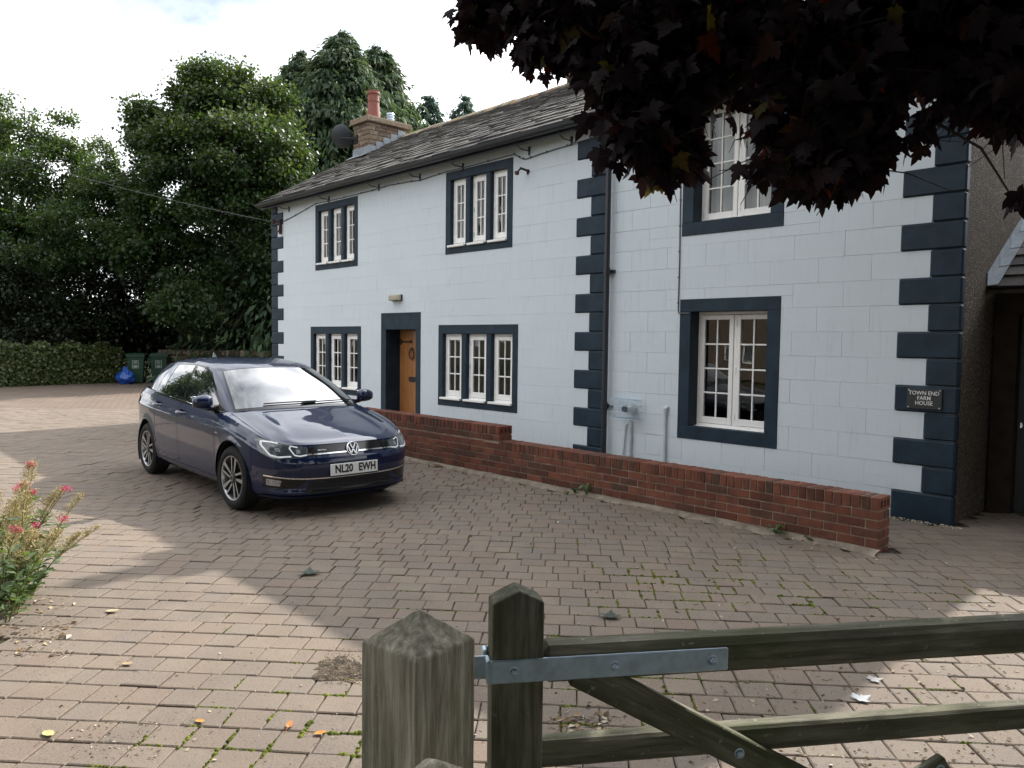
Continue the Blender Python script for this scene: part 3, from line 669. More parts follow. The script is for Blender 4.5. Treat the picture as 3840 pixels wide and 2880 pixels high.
# ---- wires, hooks, small pipes on the wall
MT['wire'] = simple('grey_cable', (0.10, 0.105, 0.11), 0.6, 0.4); MT['pipe_white'] = simple('painted_pipe', (0.55, 0.59, 0.61), 0.5, 0.4); MT['rust'] = simple('rusty_iron', (0.055, 0.025, 0.018), 0.75, 0.4, var=0.3, scale=40, bump=0.4)
m = MB(); pts = [(-12.95, 4.06), (-12.6, 4.10), (-12.0, 4.20), (-11.5, 4.275), (-10.9, 4.27), (-10.0, 4.275), (-9.5, 4.27), (-9.0, 4.29), (-8.4, 4.275), (-8.1, 4.25), (-7.42, 4.285), (-6.6, 4.295), (-5.85, 4.30), (-5.7, 4.22), (-5.62, 4.20), (-5.2, 4.225), (-4.7, 4.25), (-4.1, 4.28)]
P2 = []
for i in range(len(pts)-1):
    for k in range(4): u_ = k/4; P2.append((pts[i][0]*(1-u_)+pts[i+1][0]*u_, -0.016 if pts[i][0] < -4.75 else -0.034, pts[i][1]*(1-u_)+pts[i+1][1]*u_+0.004*math.sin(i*2.1+k)))
m.tube(P2, 0.008, 5)
for i in range(0, len(P2), 3): m.box(P2[i][0]-0.006, P2[i][0]+0.006, P2[i][1]-0.008, 0.0, P2[i][2]-0.006, P2[i][2]+0.022)
m.obj('cable_run', MT['wire'], house)
m = MB(); m.tube([(-3.01, -0.012, 4.2), (-3.008, -0.014, 3.3), (-3.0, -0.014, 2.6), (-3.003, -0.014, 2.02), (-2.99, -0.02, 1.985), (-2.84, -0.022, 1.98)], 0.0075, 5)
for zz_ in np.arange(2.1, 4.1, 0.3): m.box(-3.018, -2.995, -0.02, 0, zz_, zz_+0.015)
m.obj('window_cable', MT['wire'], house)
m = MB(); m.tube([(-3.66, -0.035, 0.2), (-3.655, -0.035, 0.60), (-3.66, -0.03, 0.64), (-3.69, 0.0, 0.65)], 0.021, 8); m.tube([(-3.655, -0.035, 0.42), (-3.655, -0.035, 0.46)], 0.027, 8); m.tube([(-3.655, -0.035, 0.22), (-3.655, -0.035, 0.25)], 0.027, 8); m.obj('waste_pipe', MT['pipe_white'], house)
m = MB(); m.tube([(-3.775, -0.03, 0.1), (-3.745, -0.025, 0.52), (-3.735, -0.02, 0.60), (-3.70, 0.0, 0.62)], 0.011, 6); m.obj('overflow_pipe', MT['pipe_white'], house)
m = MB(); m.tube([(-3.14, -0.03, 0.1), (-3.14, -0.03, 0.80)], 0.018, 8); m.tube([(-3.14, -0.03, 0.79), (-3.14, -0.035, 0.84), (-3.12, 0.0, 0.87)], 0.026, 8); m.obj('vent_pipe', MT['pipe_white'], house)
m = MB(); m.tube([(-5.55, 0.0, 4.02), (-5.57, -0.16, 4.045)], 0.016, 6); m.box(-5.585, -5.555, -0.02, 0.0, 3.98, 4.05); m.tube([(-5.57, -0.15, 4.04), (-5.60, -0.19, 3.985)], 0.014, 6); m.tube([(-5.60, -0.175, 3.975), (-5.60, -0.215, 3.975)], 0.028, 10); m.obj('hanging_hook', MT['rust'], house)
for xx, zz_ in ((-12.93, 4.02),):
    m = MB(); m.box(xx-0.03, xx+0.03, -0.06, -0.02, zz_-0.20, zz_+0.10); m.tube([(xx, -0.03, zz_+0.05), (xx-0.05, -0.17, zz_+0.05)], 0.014, 6); m.tube([(xx-0.05, -0.17, zz_+0.0), (xx-0.05, -0.17, zz_+0.09)], 0.035, 8); m.tube([(xx, -0.05, zz_-0.1), (xx+0.02, -0.10, zz_-0.17), (xx+0.10, -0.09, zz_-0.06)], 0.009, 5); m.obj('cable_bracket', MT['rust'], house)
# ---- chimneys
def chimney(x0, x1, y0, y1, z_top, parent, seed, capm):
    rr = random.Random(seed); items = []
    zb = EAVE_Z + PITCH_T*(y0+0.15) - 0.25
    core = MB(); core.box(x0+0.012, x1-0.012, y0+0.012, y1-0.012, zb, z_top)
    ch = core.obj('chimney', MT['mortar'], parent)
    z = zb
    while z < z_top-0.03:
        h = min(rr.uniform(0.07, 0.12), z_top-z)
        for face in range(4):
            L0, L1 = (x0, x1) if face in (0, 2) else (y0, y1)
            p = L0
            while p < L1-0.02:
                w = min(rr.uniform(0.16, 0.34), L1-p)
                if L1-(p+w) < 0.08: w = L1-p
                pr = rr.uniform(0.0, 0.012); d = 0.05; g = 0.006; a, c = p+(g if p > L0 else -pr), p+w-(g if p+w < L1-1e-6 else -pr)
                if face == 0: bx = ((a+c)/2, y0-pr+d/2, (z+z+h)/2, (c-a)/2, d/2, h/2-g)
                elif face == 2: bx = ((a+c)/2, y1+pr-d/2, z+h/2, (c-a)/2, d/2, h/2-g)
                elif face == 1: bx = (x1+pr-d/2, (a+c)/2, z+h/2, d/2, (c-a)/2, h/2-g)
                else: bx = (x0-pr+d/2, (a+c)/2, z+h/2, d/2, (c-a)/2, h/2-g)
                if min(bx[3:]) > 0.012:
                    V, F = cbox(*bx, 0.007); V = [(v[0]+rr.uniform(-.003, .003), v[1]+rr.uniform(-.003, .003), v[2]+rr.uniform(-.004, .004)) for v in V]
                    items.append((bx[:3], (c-a)*h*(1 if face in (0, 1) else 0.01), V, F, rr.random()))
                p += w
        z += h
    pieces('chimney_stone', items, MT['chimney_stone'], ch, 200, 'chimney_stones_rest')
    m = MB(); V, F = cbox((x0+x1)/2, (y0+y1)/2, z_top+0.06, (x1-x0)/2+0.07, (y1-y0)/2+0.07, 0.06, 0.012); V = [(v[0]+rr.uniform(-.008, .008), v[1]+rr.uniform(-.008, .008), v[2]+rr.uniform(-.008, .008)) for v in V]
    m.add(V, F); m.box(x0+0.05, x1-0.05, y0+0.06, y1-0.06, z_top+0.118, z_top+0.16, b=0.02); m.obj('cap_stone', MT['ridge'] if capm else MT['chimney_stone'], ch)
    return ch, zb
def pot(cx, cy, z, h, r, ch):
    prof = [(r*1.08, 0), (r*1.05, h*0.08), (r*0.92, h*0.35), (r*0.86, h*0.60), (r*0.93, h*0.61), (r*0.93, h*0.64), (r*0.86, h*0.65), (r*0.84, h*0.86), (r*0.98, h*0.88), (r*1.0, h*0.93), (r*0.93, h*0.95), (r*0.95, h), (r*0.72, h), (r*0.70, h*0.7), (0.001, h*0.7)]
    m = MB(); m.lathe(prof, 20, M=Matrix.Translation((cx, cy, z))); o = m.obj('chimney_pot', MT['terracotta'], ch, smooth=True); smooth_angle(o, 40)
CX0, CX1, CY0, CY1, CZT = -13.26, -12.66, 1.95, 3.02, 6.50
ch, zb = chimney(CX0, CX1, CY0, CY1, CZT, house, 5, False)
pot((CX0+CX1)/2+0.04, CY0+0.30, CZT+0.15, 0.62, 0.15, ch)
m = MB(); m.lathe([(0.085, 0), (0.085, 0.04), (0.07, 0.05), (0.07, 0.07), (0.09, 0.075), (0.09, 0.10), (0.07, 0.105), (0.07, 0.13), (0.09, 0.135), (0.09, 0.16), (0.07, 0.165), (0.07, 0.19), (0.095, 0.195), (0.08, 0.23), (0.001, 0.24)], 14, M=Matrix.Translation((CX0+0.33, CY1-0.30, CZT+0.15))); m.obj('vent_cowl', MT['galv'], ch)
# lead flashings
m = MB(); zf = EAVE_Z-0.04+PITCH_T*(CY0+0.22)+0.06; m.box(CX0-0.02, CX1+0.02, CY0-0.022, CY0-0.014, zf-0.06, zf+0.17); m.add([(CX0-0.05, CY0-0.02, zf+0.02), (CX1+0.05, CY0-0.02, zf+0.02), (CX1+0.05, CY0-0.20, zf+0.02-0.18*PITCH_T), (CX0-0.05, CY0-0.20, zf+0.02-0.18*PITCH_T)], [(0, 3, 2, 1)]); m.obj('apron_flashing', MT['lead'], ch)
for i in range(5):
    y0 = CY0-0.02+i*0.2; zz_ = EAVE_Z-0.04+PITCH_T*(y0+0.22)+0.05; m = MB(); m.add([(CX1+0.022, y0, zz_-0.05), (CX1+0.022, y0+0.21, zz_-0.05+0.21*PITCH_T), (CX1+0.022, y0+0.21, zz_+0.21), (CX1+0.022, y0, zz_+0.21), (CX1+0.027, y0, zz_-0.05), (CX1+0.027, y0+0.21, zz_-0.05+0.21*PITCH_T), (CX1+0.027, y0+0.21, zz_+0.21), (CX1+0.027, y0, zz_+0.21)], BOXF); m.obj('step_flashing', MT['lead'], ch)
ch2, _ = chimney(-4.55, -3.95, 2.55, 3.35, 7.02, house, 9, True); pot(-4.25, 2.8, 7.17, 0.62, 0.14, ch2); pot(-4.25, 3.12, 7.17, 0.62, 0.14, ch2)
# ------------------------------------------------------------------ fittings on the house
MT['plastic_cream'] = simple('yellowed_plastic', (0.50, 0.46, 0.36), 0.4, 0.5, var=0.15)
lamp = empty('bulkhead_lamp', (-8.717, 0.0, 2.35), 'cream ribbed bulkhead lamp on the white wall above the oak door', 'lamp')
m = MB(); m.box(-8.87, -8.58, -0.028, 0.0, 2.295, 2.405, b=0.008); m.obj('base', MT['black_metal'], lamp)
m = MB()
for i in range(9): m.box(-8.872+i*0.032, -8.872+i*0.032+0.030, -0.115+(0.012 if i in (0, 8) else 0), -0.028, 2.302, 2.398, b=0.012)
m.obj('lens', MT['plastic_cream'], lamp)
pl = empty('name_plaque', (-0.26, -0.03, 1.145), 'dark slate name plaque with white letters on a right-hand quoin', 'sign')
MT['plaque'] = simple('slate_plaque', (0.022, 0.027, 0.031), 0.35, 0.5); MT['white_letter'] = simple('white_lettering', (0.8, 0.8, 0.78), 0.5, 0.4, var=0.03)
m = MB(); m.box(-0.413, -0.109, -0.040, -0.0225, 1.05, 1.24, b=0.003); m.obj('plate', MT['plaque'], pl)
for tx, zz_, xo in (('TOWN', 1.196, -.057), ('END', 1.196, .082), ('FARM', 1.149, 0), ('HOUSE', 1.103, 0)):
    me = text_mesh(tx, 0.052, 0.0008, 0.92, 0.0002); me.transform(Matrix.Translation((-0.261+xo, -0.0412, zz_)) @ Matrix.Rotation(R(90), 4, 'X')); link('lettering', me, MT['white_letter'], pl)
for sx, sz in ((-0.395, 1.065), (-0.127, 1.065), (-0.395, 1.225), (-0.127, 1.225)):
    m = MB(); m.tube([(sx, -0.0405, sz), (sx, -0.044, sz)], 0.006, 8); m.obj('screw', MT['galv'], pl)
fl = empty('boiler_flue', (-3.69, 0, 0.81), 'white boiler flue inside a wire guard cage beside the downpipe', 'flue')
m = MB(); m.tube([(-3.645, 0.0, 0.81), (-3.645, -0.10, 0.81)], 0.072, 18); m.obj('collar', MT['pipe_white'], fl, smooth=False)
m = MB(); m.tube([(-3.645, -0.05, 0.81), (-3.645, -0.17, 0.81)], 0.05, 18, cap=False); m.obj('flue_pipe', MT['pipe_white'], fl)
m = MB(); m.tube([(-3.645, -0.12, 0.81), (-3.645, -0.155, 0.81)], 0.046, 18); m.obj('flue_opening', MT['iron'], fl)
m = MB(); x0, x1, z0, z1, yo = -3.86, -3.50, 0.69, 0.925, -0.20
for i in range(19):
    x = x0+(x1-x0)*i/18; m.tube([(x, 0, z0), (x, yo, z0), (x, yo, z1), (x, 0, z1)], 0.0022, 4)
for zz_ in (z0, z0+0.08, z0+0.16, z1): m.tube([(x0, 0, zz_), (x0, yo, zz_), (x1, yo, zz_), (x1, 0, zz_)], 0.0026, 4)
for i in range(4): m.tube([(x0, yo*i/4, z0), (x0, yo*i/4, z1)], 0.0022, 4); m.tube([(x1, yo*i/4, z0), (x1, yo*i/4, z1)], 0.0022, 4)
m.obj('wire_guard', MT['galv'], fl)
# satellite dish
ds = empty('satellite_dish', (-13.1, 1.9, 6.1), 'dark grey satellite dish mounted on the stone chimney', 'satellite dish')
MT['dish'] = simple('dish_grey', (0.030, 0.036, 0.045), 0.45, 0.5, var=0.1)
dc = Vector((-13.44, 1.74, 6.26)); dn = Vector((-0.62, 0.62, 0.42)).normalized(); Q = dn.to_track_quat('Z', 'Y').to_matrix().to_4x4()
prof = [(0.001, -0.075), (0.08, -0.070), (0.16, -0.055), (0.23, -0.030), (0.29, 0.0), (0.296, 0.006), (0.29, 0.008), (0.22, -0.022), (0.1, -0.06), (0.001, -0.068)]
m = MB(); m.lathe(prof, 32, M=Matrix.Translation(dc) @ Q @ Matrix.Diagonal((.80, .92, .9, 1))); o = m.obj('reflector', MT['dish'], ds, smooth=True)
m = MB(); m.tube([dc-dn*0.07, dc-dn*0.16, Vector((-13.20, 1.80, 6.19)), Vector((-13.14, 1.94, 6.18))], 0.02, 8); m.box(-13.24, -13.08, 1.925, 1.945, 6.08, 6.28); m.obj('wall_mount', MT['iron'], ds)
lo = dc + (Q @ Vector((0, -0.25, 0.02))); ln = lo + dn*0.30 + Vector((0, 0, -0.04))
m = MB(); m.tube([lo-dn*0.03, ln], 0.012, 6); m.obj('feed_arm', MT['dish'], ds)
m = MB(); m.tube([ln-dn*0.0+Vector((0, 0, 0.01)), ln+Vector((0.03, -0.02, 0.06))], [0.035, 0.03], 10); m.obj('lnb', MT['pipe_white'], ds)
# ------------------------------------------------------------------ outbuilding on the gable
ob = empty('outbuilding', (1.6, 2.0, 0.0), 'low stone-slated outbuilding with a dark doorway against the pebbledash gable', 'building')
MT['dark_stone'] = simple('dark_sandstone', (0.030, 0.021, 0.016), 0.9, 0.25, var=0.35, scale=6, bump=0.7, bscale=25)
OY, OZ, OT = 0.98, 2.20, 0.605
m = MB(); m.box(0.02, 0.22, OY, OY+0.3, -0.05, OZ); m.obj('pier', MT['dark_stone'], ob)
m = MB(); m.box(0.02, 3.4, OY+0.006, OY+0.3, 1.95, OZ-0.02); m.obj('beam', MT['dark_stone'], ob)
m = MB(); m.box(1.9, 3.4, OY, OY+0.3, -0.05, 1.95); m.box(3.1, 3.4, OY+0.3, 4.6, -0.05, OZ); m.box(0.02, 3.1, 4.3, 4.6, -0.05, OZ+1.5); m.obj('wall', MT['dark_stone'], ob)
m = MB(); m.box(0.22, 1.9, OY+0.12, OY+0.17, 0.0, 1.95); od = m.obj('door', MT['iron'], ob)
for i in range(8): m = MB(); m.box(0.225+i*0.209, 0.225+(i+1)*0.209-0.006, OY+0.105, OY+0.12, 0.01, 1.945, b=0.003); m.obj('board', MT['iron'], od)
def orp(x, s, h=0.0): q = math.sqrt(1+OT*OT); return (x, OY-0.20+s/q-h*OT/q, OZ-0.02+s*OT/q+h/q)
m = MB(); V = [orp(x, s, h) for h in (-0.04, 0.0) for x, s in ((0.0, 0), (3.6, 0), (3.6, 2.4), (0.0, 2.4))]; m.add(V, BOXF); orf = m.obj('roof', MT['slate'], ob)
items = []; rr = random.Random(4); s = 0.0
while s < 2.3:
    x = 0.03; g = 0.21
    while x < 3.55:
        w = rr.uniform(0.26, 0.46); c = min(x+w, 3.6); th = rr.uniform(0.02, 0.034); s0 = s-rr.uniform(0, 0.03)
        V = [orp(x+.004, s0, 0.03), orp(c-.004, s0, 0.03), orp(c-.004, s0+0.33, 0.004), orp(x+.004, s0+0.33, 0.004), orp(x+.004, s0, 0.03+th), orp(c-.004, s0+rr.uniform(-.01, .01), 0.03+th), orp(c-.004, s0+0.33, 0.004+th), orp(x+.004, s0+0.33, 0.004+th)]
        items.append((orp((x+c)/2, s0), (c-x)*g, V, BOXF, rr.random())); x = c
    s += g
pieces('slate', items, MT['slate'], orf, 120, 'slates_rest')
m = MB()
for i in range(6):
    s0 = i*0.4; V = [orp(0.002, s0-0.02, 0.055), orp(0.10, s0-0.02, 0.068), orp(0.10, s0+0.41, 0.062), orp(0.002, s0+0.41, 0.05)]; V += [(v[0], v[1], v[2]+0.006) for v in V]; m.add(V, BOXF)
    V = [orp(0.001, s0-0.02, 0.05), orp(0.008, s0-0.02, 0.05), orp(0.008, s0+0.40, 0.05), orp(0.001, s0+0.40, 0.05)]; V += [(v[0], v[1], v[2]+0.13) for v in V]; m.add(V, BOXF)
m.obj('verge_flashing', MT['lead'], ob)
# ------------------------------------------------------------------ low brick wall
bw = empty('brick_wall', (-4.0, -1.4, 0.0), 'low red brick garden wall with brick-on-edge coping stepping down towards the corner', 'wall')
WY0, WY1 = -1.50, -1.285; XE, XS, XW = -0.068, -4.70, -8.6; TLO, THI = 0.437, 0.607
m = MB(); m.box(XW+0.004, XE-0.006, WY0+0.007, WY1-0.007, -0.06, TLO-0.004); m.box(XW+0.004, XS+0.205, WY0+0.0075, WY1-0.0075, TLO-0.004, THI-0.004); m.obj('mortar_core', MT['brick_mortar'], bw)
items = []; rr = random.Random(11)
def brick(x0, x1, y0, y1, z0, z1, vis):
    j = lambda: rr.uniform(-0.0012, 0.0012); V, F = cbox((x0+x1)/2, (y0+y1)/2, (z0+z1)/2, (x1-x0)/2, (y1-y0)/2, (z1-z0)/2, 0.004); dy = rr.uniform(-0.002, 0.002)
    V = [(v[0]+j(), v[1]+j()+dy, v[2]+j()) for v in V]; items.append((((x0+x1)/2, y0, (z0+z1)/2), (x1-x0)*(z1-z0)*vis, V, F, rr.random()))
def courses(xa, xb, ztop, n, first):
    for k in range(n):
        z1 = ztop-k*0.075; z0 = z1-0.065
        x = xb; half = ((k+first) % 2 == 1)
        head = True
        while x > xa+0.02:
            w = 0.1025 if (half and head) else 0.215
            if head and not half: pass
            x2 = max(x-w, xa)
            if head and half: brick(x2, x, WY0, WY1, z0, z1, 1)        # header showing its end on the return
            else: brick(x2, x, WY0, WY0+0.1025, z0, z1, 1); brick(x2, x, WY1-0.1025, WY1, z0, z1, 0.01)
            head = False; x = x2-0.010
courses(XW, XE, TLO-0.1125, 5, 0)
x = XE
cop = []
while x > XS+0.23: cop.append((x-0.065, x, TLO)); x -= 0.075
XST = x+0.008
courses(XW, XST, THI-0.1125, 1, 1)
brick(XW, XST-0.3, WY0, WY1, THI-0.1125-0.15, THI-0.1125-0.085, 0.001)
x = XST; 
for k in range(2): pass
while x > XW+0.05: cop.append((x-0.065, x, THI)); x -= 0.075
for (a, c, zt) in cop: dz = rr.uniform(-0.002, 0.002); brick(a, c, WY0-0.002, WY1+0.002, zt-0.1025+dz, zt+dz, 1)
# courses under the higher part between the coping levels
xx = XST
while xx > XW+0.02: x2 = max(xx-0.215, XW); brick(x2, xx, WY0, WY0+0.1025, TLO-0.1025, TLO-0.0375, 1); xx = x2-0.01
pieces('brick', items, MT['brick'], bw, 300, 'bricks_rest')
for (xe, zt) in ((XE, TLO), (XST, THI)):
    for i in range(3): m = MB(); yy = WY0+0.045+i*0.062; m.box(xe-0.002, xe+0.0012, yy-0.016, yy+0.016, zt-0.078, zt-0.026, b=0.0005); m.obj('brick_perforation', MT['hole'], bw)
# concrete haunching along its foot
m = MB(); n = 60; V = []
for i in range(n+1):
    x = -8.6+(8.6-0.05)*i/n; e = 0.085+0.03*math.sin(i*1.7)+0.02*math.sin(i*4.1)+rr.uniform(-0.012, 0.012)
    V += [(x, -1.499, 0.03+rr.uniform(-.006, .006)), (x, -1.52-e*0.4, 0.018), (x, -1.515-e, -0.010)]
F = [(3*i+k, 3*i+k+1, 3*i+k+4, 3*i+k+3) for i in range(n) for k in range(2)]; m.add(V, F); m.obj('haunching', MT['concrete'], bw, smooth=True)
# ------------------------------------------------------------------ gate and post
gp = MB(); S = 0.156; h = 1.05
# local x is up
hs = S/2; c_ = 0.004
V = [(-0.3, -hs, -hs), (-0.3, hs, -hs), (-0.3, hs, hs), (-0.3, -hs, hs), (h, -hs, -hs), (h, hs, -hs), (h, hs, hs), (h, -hs, hs), (h+0.062, 0, 0)]
gp.add(V, [(0, 1, 2, 3), (0, 4, 5, 1), (1, 5, 6, 2), (2, 6, 7, 3), (3, 7, 4, 0), (4, 8, 5), (5, 8, 6), (6, 8, 7), (7, 8, 4)])
post = gp.obj('gate_post', MT['post_wood']); post.location = (1.092, -6.832, 0); post.rotation_euler = (0, -math.pi/2, R(6.5))
bv = post.modifiers.new('edge', 'BEVEL'); bv.width = 0.004; bv.segments = 2; bv.limit_method = 'ANGLE'
tag(post, 'square weathered gate post with a pyramid top in the foreground', 'post')
GA = R(56)
gate = empty('field_gate', (1.147, -6.689, 0), 'weathered green-tinged wooden field gate with a galvanised strap hinge', 'gate', rz=GA)
def timber(name, parent, L, y0, y1, w, loc, roty, bev=0.006, x0=0.0):
    m = MB(); m.box(x0, x0+L, y0, y1, -w/2, w/2, b=bev); o = m.obj(name, MT['gate_wood'], parent, local=True); o.location = loc; o.rotation_euler = (0, roty, 0); return o
# hanging stile: local x up after rotation; z maps to -x
m = MB(); V = [(0.05, 0, -0.107), (0.05, 0.066, -0.107), (0.05, 0.066, 0), (0.05, 0, 0), (1.10, 0, -0.107), (1.10, 0.066, -0.107), (1.10, 0.066, 0), (1.10, 0, 0), (1.126, 0, -0.054), (1.126, 0.066, -0.054)]
m.add(V, [(0, 1, 2, 3), (0, 4, 5, 1), (2, 6, 7, 3), (1, 5, 9, 6, 2), (3, 7, 8, 4, 0), (4, 8, 9, 5), (7, 6, 9, 8)])
st = m.obj('stile', MT['gate_wood'], gate, local=True); st.rotation_euler = (0, -math.pi/2, 0); bv = st.modifiers.new('edge', 'BEVEL'); bv.width = 0.005; bv.segments = 2; bv.limit_method = 'ANGLE'
timber('top_rail', gate, 2.5, 0.002, 0.070, 0.077, (0.107, 0, 0.9645), 0, 0.014)
for zz_, hh in ((0.761, 0.058), (0.56, 0.06), (0.36, 0.06), (0.16, 0.07)): timber('rail', gate, 2.5, 0.031, 0.072, hh, (0.107, 0, zz_), 0)
timber('stile', gate, 1.05, 0, 0.066, 0.09, (2.65, 0, 0.05), -math.pi/2)
timber('brace', gate, 1.35, 0.004, 0.030, 0.066, (0.2265, 0, 0.9235), R(29), 0.003, x0=-0.055)
timber('brace', gate, 1.3, 0.004, 0.0305, 0.05, (1.17, 0, 0.735), R(180-27), 0.003, x0=0.13)
# strap hinge, cranked round the stile
m = MB(); m.box(-0.004, 0.505, -0.009, -0.001, 0.939, 0.987, b=0.0025); m.box(-0.012, -0.003, -0.009, 0.022, 0.939, 0.987, b=0.0025); m.box(-0.05, -0.003, 0.018, 0.026, 0.939, 0.987, b=0.0025); m.tube([(-0.052, 0.022, 0.925), (-0.052, 0.022, 1.0)], 0.013, 12); m.box(-0.004, 0.5, 0.071, 0.078, 0.939, 0.987, b=0.0025); m.box(-0.012, -0.003, 0.05, 0.078, 0.939, 0.987, b=0.0025)
hg = m.obj('strap_hinge', MT['galv'], gate, local=True)
m = MB(); m.prism([(0.505, 0.939), (0.518, 0.945), (0.522, 0.963), (0.518, 0.981), (0.505, 0.987)], 0.001, 0.009, M=Matrix(((1, 0, 0, 0), (0, 0, -1, 0), (0, 1, 0, 0), (0, 0, 0, 1)))); m.obj('strap_tip', MT['galv'], hg)
def bolt(x, z, y=-0.009, par=hg):
    m = MB(); A = Matrix.Translation((x, y, z)) @ Matrix.Rotation(R(90), 4, 'X'); m.lathe([(0.0115, 0), (0.0115, 0.0015), (0.009, 0.002)], 16, M=A); m.lathe([(0.0082, 0.002), (0.0082, 0.008), (0.0072, 0.009), (0.0045, 0.009), (0.0045, 0.0125), (0.001, 0.0135)], 6, M=A); m.obj('bolt', MT['galv'], par, local=False if par is None else True)
for bx in (0.044, 0.256, 0.469): bolt(bx, 0.963)
bolt(0.542, 0.748, 0.004, gate); bolt(1.03, 0.672, 0.003, gate)
# small wooden stub with a pointed top in front of the post
stub = MB(); stub.add([(-0.2, -0.05, -0.05), (-0.2, 0.05, -0.05), (-0.2, 0.05, 0.05), (-0.2, -0.05, 0.05), (0.80, -0.05, -0.05), (0.80, 0.05, -0.05), (0.80, 0.05, 0.05), (0.80, -0.05, 0.05), (0.835, 0, 0)], [(0, 1, 2, 3), (0, 4, 5, 1), (1, 5, 6, 2), (2, 6, 7, 3), (3, 7, 4, 0), (4, 8, 5), (5, 8, 6), (6, 8, 7), (7, 8, 4)])
so_ = stub.obj('fence_post', MT['post_wood']); q = at(940, 1652, 1.22); so_.location = (q.x, q.y, q.z-0.825); so_.rotation_euler = (0, -math.pi/2, R(20))
bv = so_.modifiers.new('edge', 'BEVEL'); bv.width = 0.006; bv.segments = 2; bv.limit_method = 'ANGLE'
tag(so_, 'tip of a smaller post just in front of the big gate post', 'post')
# ------------------------------------------------------------------ bins, bag
MT['bin'] = simple('green_bin_plastic', (0.009, 0.042, 0.024), 0.45, 0.45, var=0.15, bump=0.1, bscale=200); MT['bin_label'] = simple('printed_bin_label', (0.10, 0.14, 0.12), 0.6, 0.4)
MT['pale_print'] = simple('pale_print', (0.42, 0.47, 0.45), 0.6, 0.3)
def bin_(loc, rz, label):
    e = empty('wheelie_bin', loc, label, 'bin', 'green wheelie bins by the ivy', rz)
    def ring(w, d, z, off=0.0): return [(-w/2, -d/2+off, z), (w/2, -d/2+off, z), (w/2, d/2+off, z), (-w/2, d/2+off, z)]
    m = MB(); lv = [ring(0.44, 0.50, 0.05), ring(0.47, 0.55, 0.3), ring(0.54, 0.64, 0.93), ring(0.58, 0.70, 0.93), ring(0.58, 0.70, 0.99)]
    V = [p for r_ in lv for p in r_]; F = [(3, 2, 1, 0)] + [(4*i+k, 4*i+(k+1) % 4, 4*i+4+(k+1) % 4, 4*i+4+k) for i in range(4) for k in range(4)]; m.add(V, F); o = m.obj('body', MT['bin'], e, local=True); bv = o.modifiers.new('edge', 'BEVEL'); bv.width = 0.02; bv.segments = 2
    m = MB(); lv = [ring(0.60, 0.73, 0.99), ring(0.60, 0.73, 1.03), ring(0.50, 0.62, 1.075, 0.02), ring(0.40, 0.5, 1.085, 0.03)]; V = [p for r_ in lv for p in r_]; F = [(3, 2, 1, 0), (12, 13, 14, 15)] + [(4*i+k, 4*i+(k+1) % 4, 4*i+4+(k+1) % 4, 4*i+4+k) for i in range(3) for k in range(4)]; m.add(V, F); m.obj('lid', MT['bin'], e, local=True)
    m = MB(); m.tube([(-0.25, 0.39, 1.0), (0.25, 0.39, 1.0)], 0.018, 8); m.obj('handle', MT['bin'], e, local=True)
    for s_ in (-1, 1): m = MB(); m.lathe([(0.001, -0.03), (0.09, -0.03), (0.10, -0.02), (0.10, 0.02), (0.09, 0.03), (0.001, 0.03)], 16, M=Matrix.Translation((s_*0.25, 0.25, 0.10)) @ Matrix.Rotation(R(90), 4, 'Y')); m.obj('wheel', MT['tyre'], e, local=True)
    fr = lambda x, z, o=0.0: (x, -0.2565-0.0715*(z-0.05)/0.88-o+0.004, z)
    lb = MB(); lb.add([fr(-0.10, 0.56, .004), fr(0.10, 0.56, .004), fr(0.10, 0.83, .004), fr(-0.10, 0.83, .004)], [(0, 1, 2, 3)]); l = lb.obj('label', MT['pale_print'], e, local=True)
    m = MB(); m.add([fr(-0.092, 0.568, .006), fr(0.092, 0.568, .006), fr(0.092, 0.822, .006), fr(-0.092, 0.822, .006)], [(0, 1, 2, 3)])
    m.obj('label_field', MT['bin'], l, local=False) if False else None
    m2 = MB(); m2.add([fr(-0.088, 0.572, .006), fr(0.088, 0.572, .006), fr(0.088, 0.818, .006), fr(-0.088, 0.818, .006)], [(0, 1, 2, 3)]); k = link('label_field', m2.mesh('label_field'), MT['bin'], e, True)
    m3 = MB()
    for zz_, ww in ((0.79, 0.05), (0.755, 0.06), (0.73, 0.055), (0.66, 0.06), (0.635, 0.065), (0.61, 0.06), (0.59, 0.05)): m3.add([fr(-ww, zz_-0.007, .008), fr(ww, zz_-0.007, .008), fr(ww, zz_+0.007, .008), fr(-ww, zz_+0.007, .008)], [(0, 1, 2, 3)])
    link('label_print', m3.mesh('label_print'), MT['pale_print'], e, True)
    return e
_q = on_ground(301, 828); _q2 = on_ground(350, 827)
bin_((_q.x-.3, _q.y, -0.03), R(68), 'green wheelie bin behind the blue bag, next to the ivy'); bin_((_q2.x-.3, _q2.y, -0.03), R(70), 'green wheelie bin nearer the stone wall, right of the other bin')
t = NT('blue_polythene'); t.bsdf.inputs['Coat Weight'].default_value = 0.3; t.bump(t.noise(9, 5, 0.6), 0.8, 0.05); MT['bag'] = t.fin(t.mix(t.noise(5, 4), (0.006, 0.035, 0.22), (0.02, 0.12, 0.52)), 0.3, 0.5)
bm = bmesh.new(); bmesh.ops.create_icosphere(bm, subdivisions=4, radius=1.0); rr = random.Random(2)
from mathutils import noise as mnoise
for v in bm.verts:
    p = v.co.copy(); n = mnoise.noise(p*2.1)*0.20+abs(mnoise.noise(p*4.3))*0.16; r_ = 0.92+n; z = p.z
    v.co = Vector((p.x*0.34*r_*(1.0-0.25*max(z, 0)), p.y*0.30*r_*(1.0-0.25*max(z, 0)), max(-0.245, z*0.27*r_) + 0.25 + (0.10 if z > 0.93 else 0)))
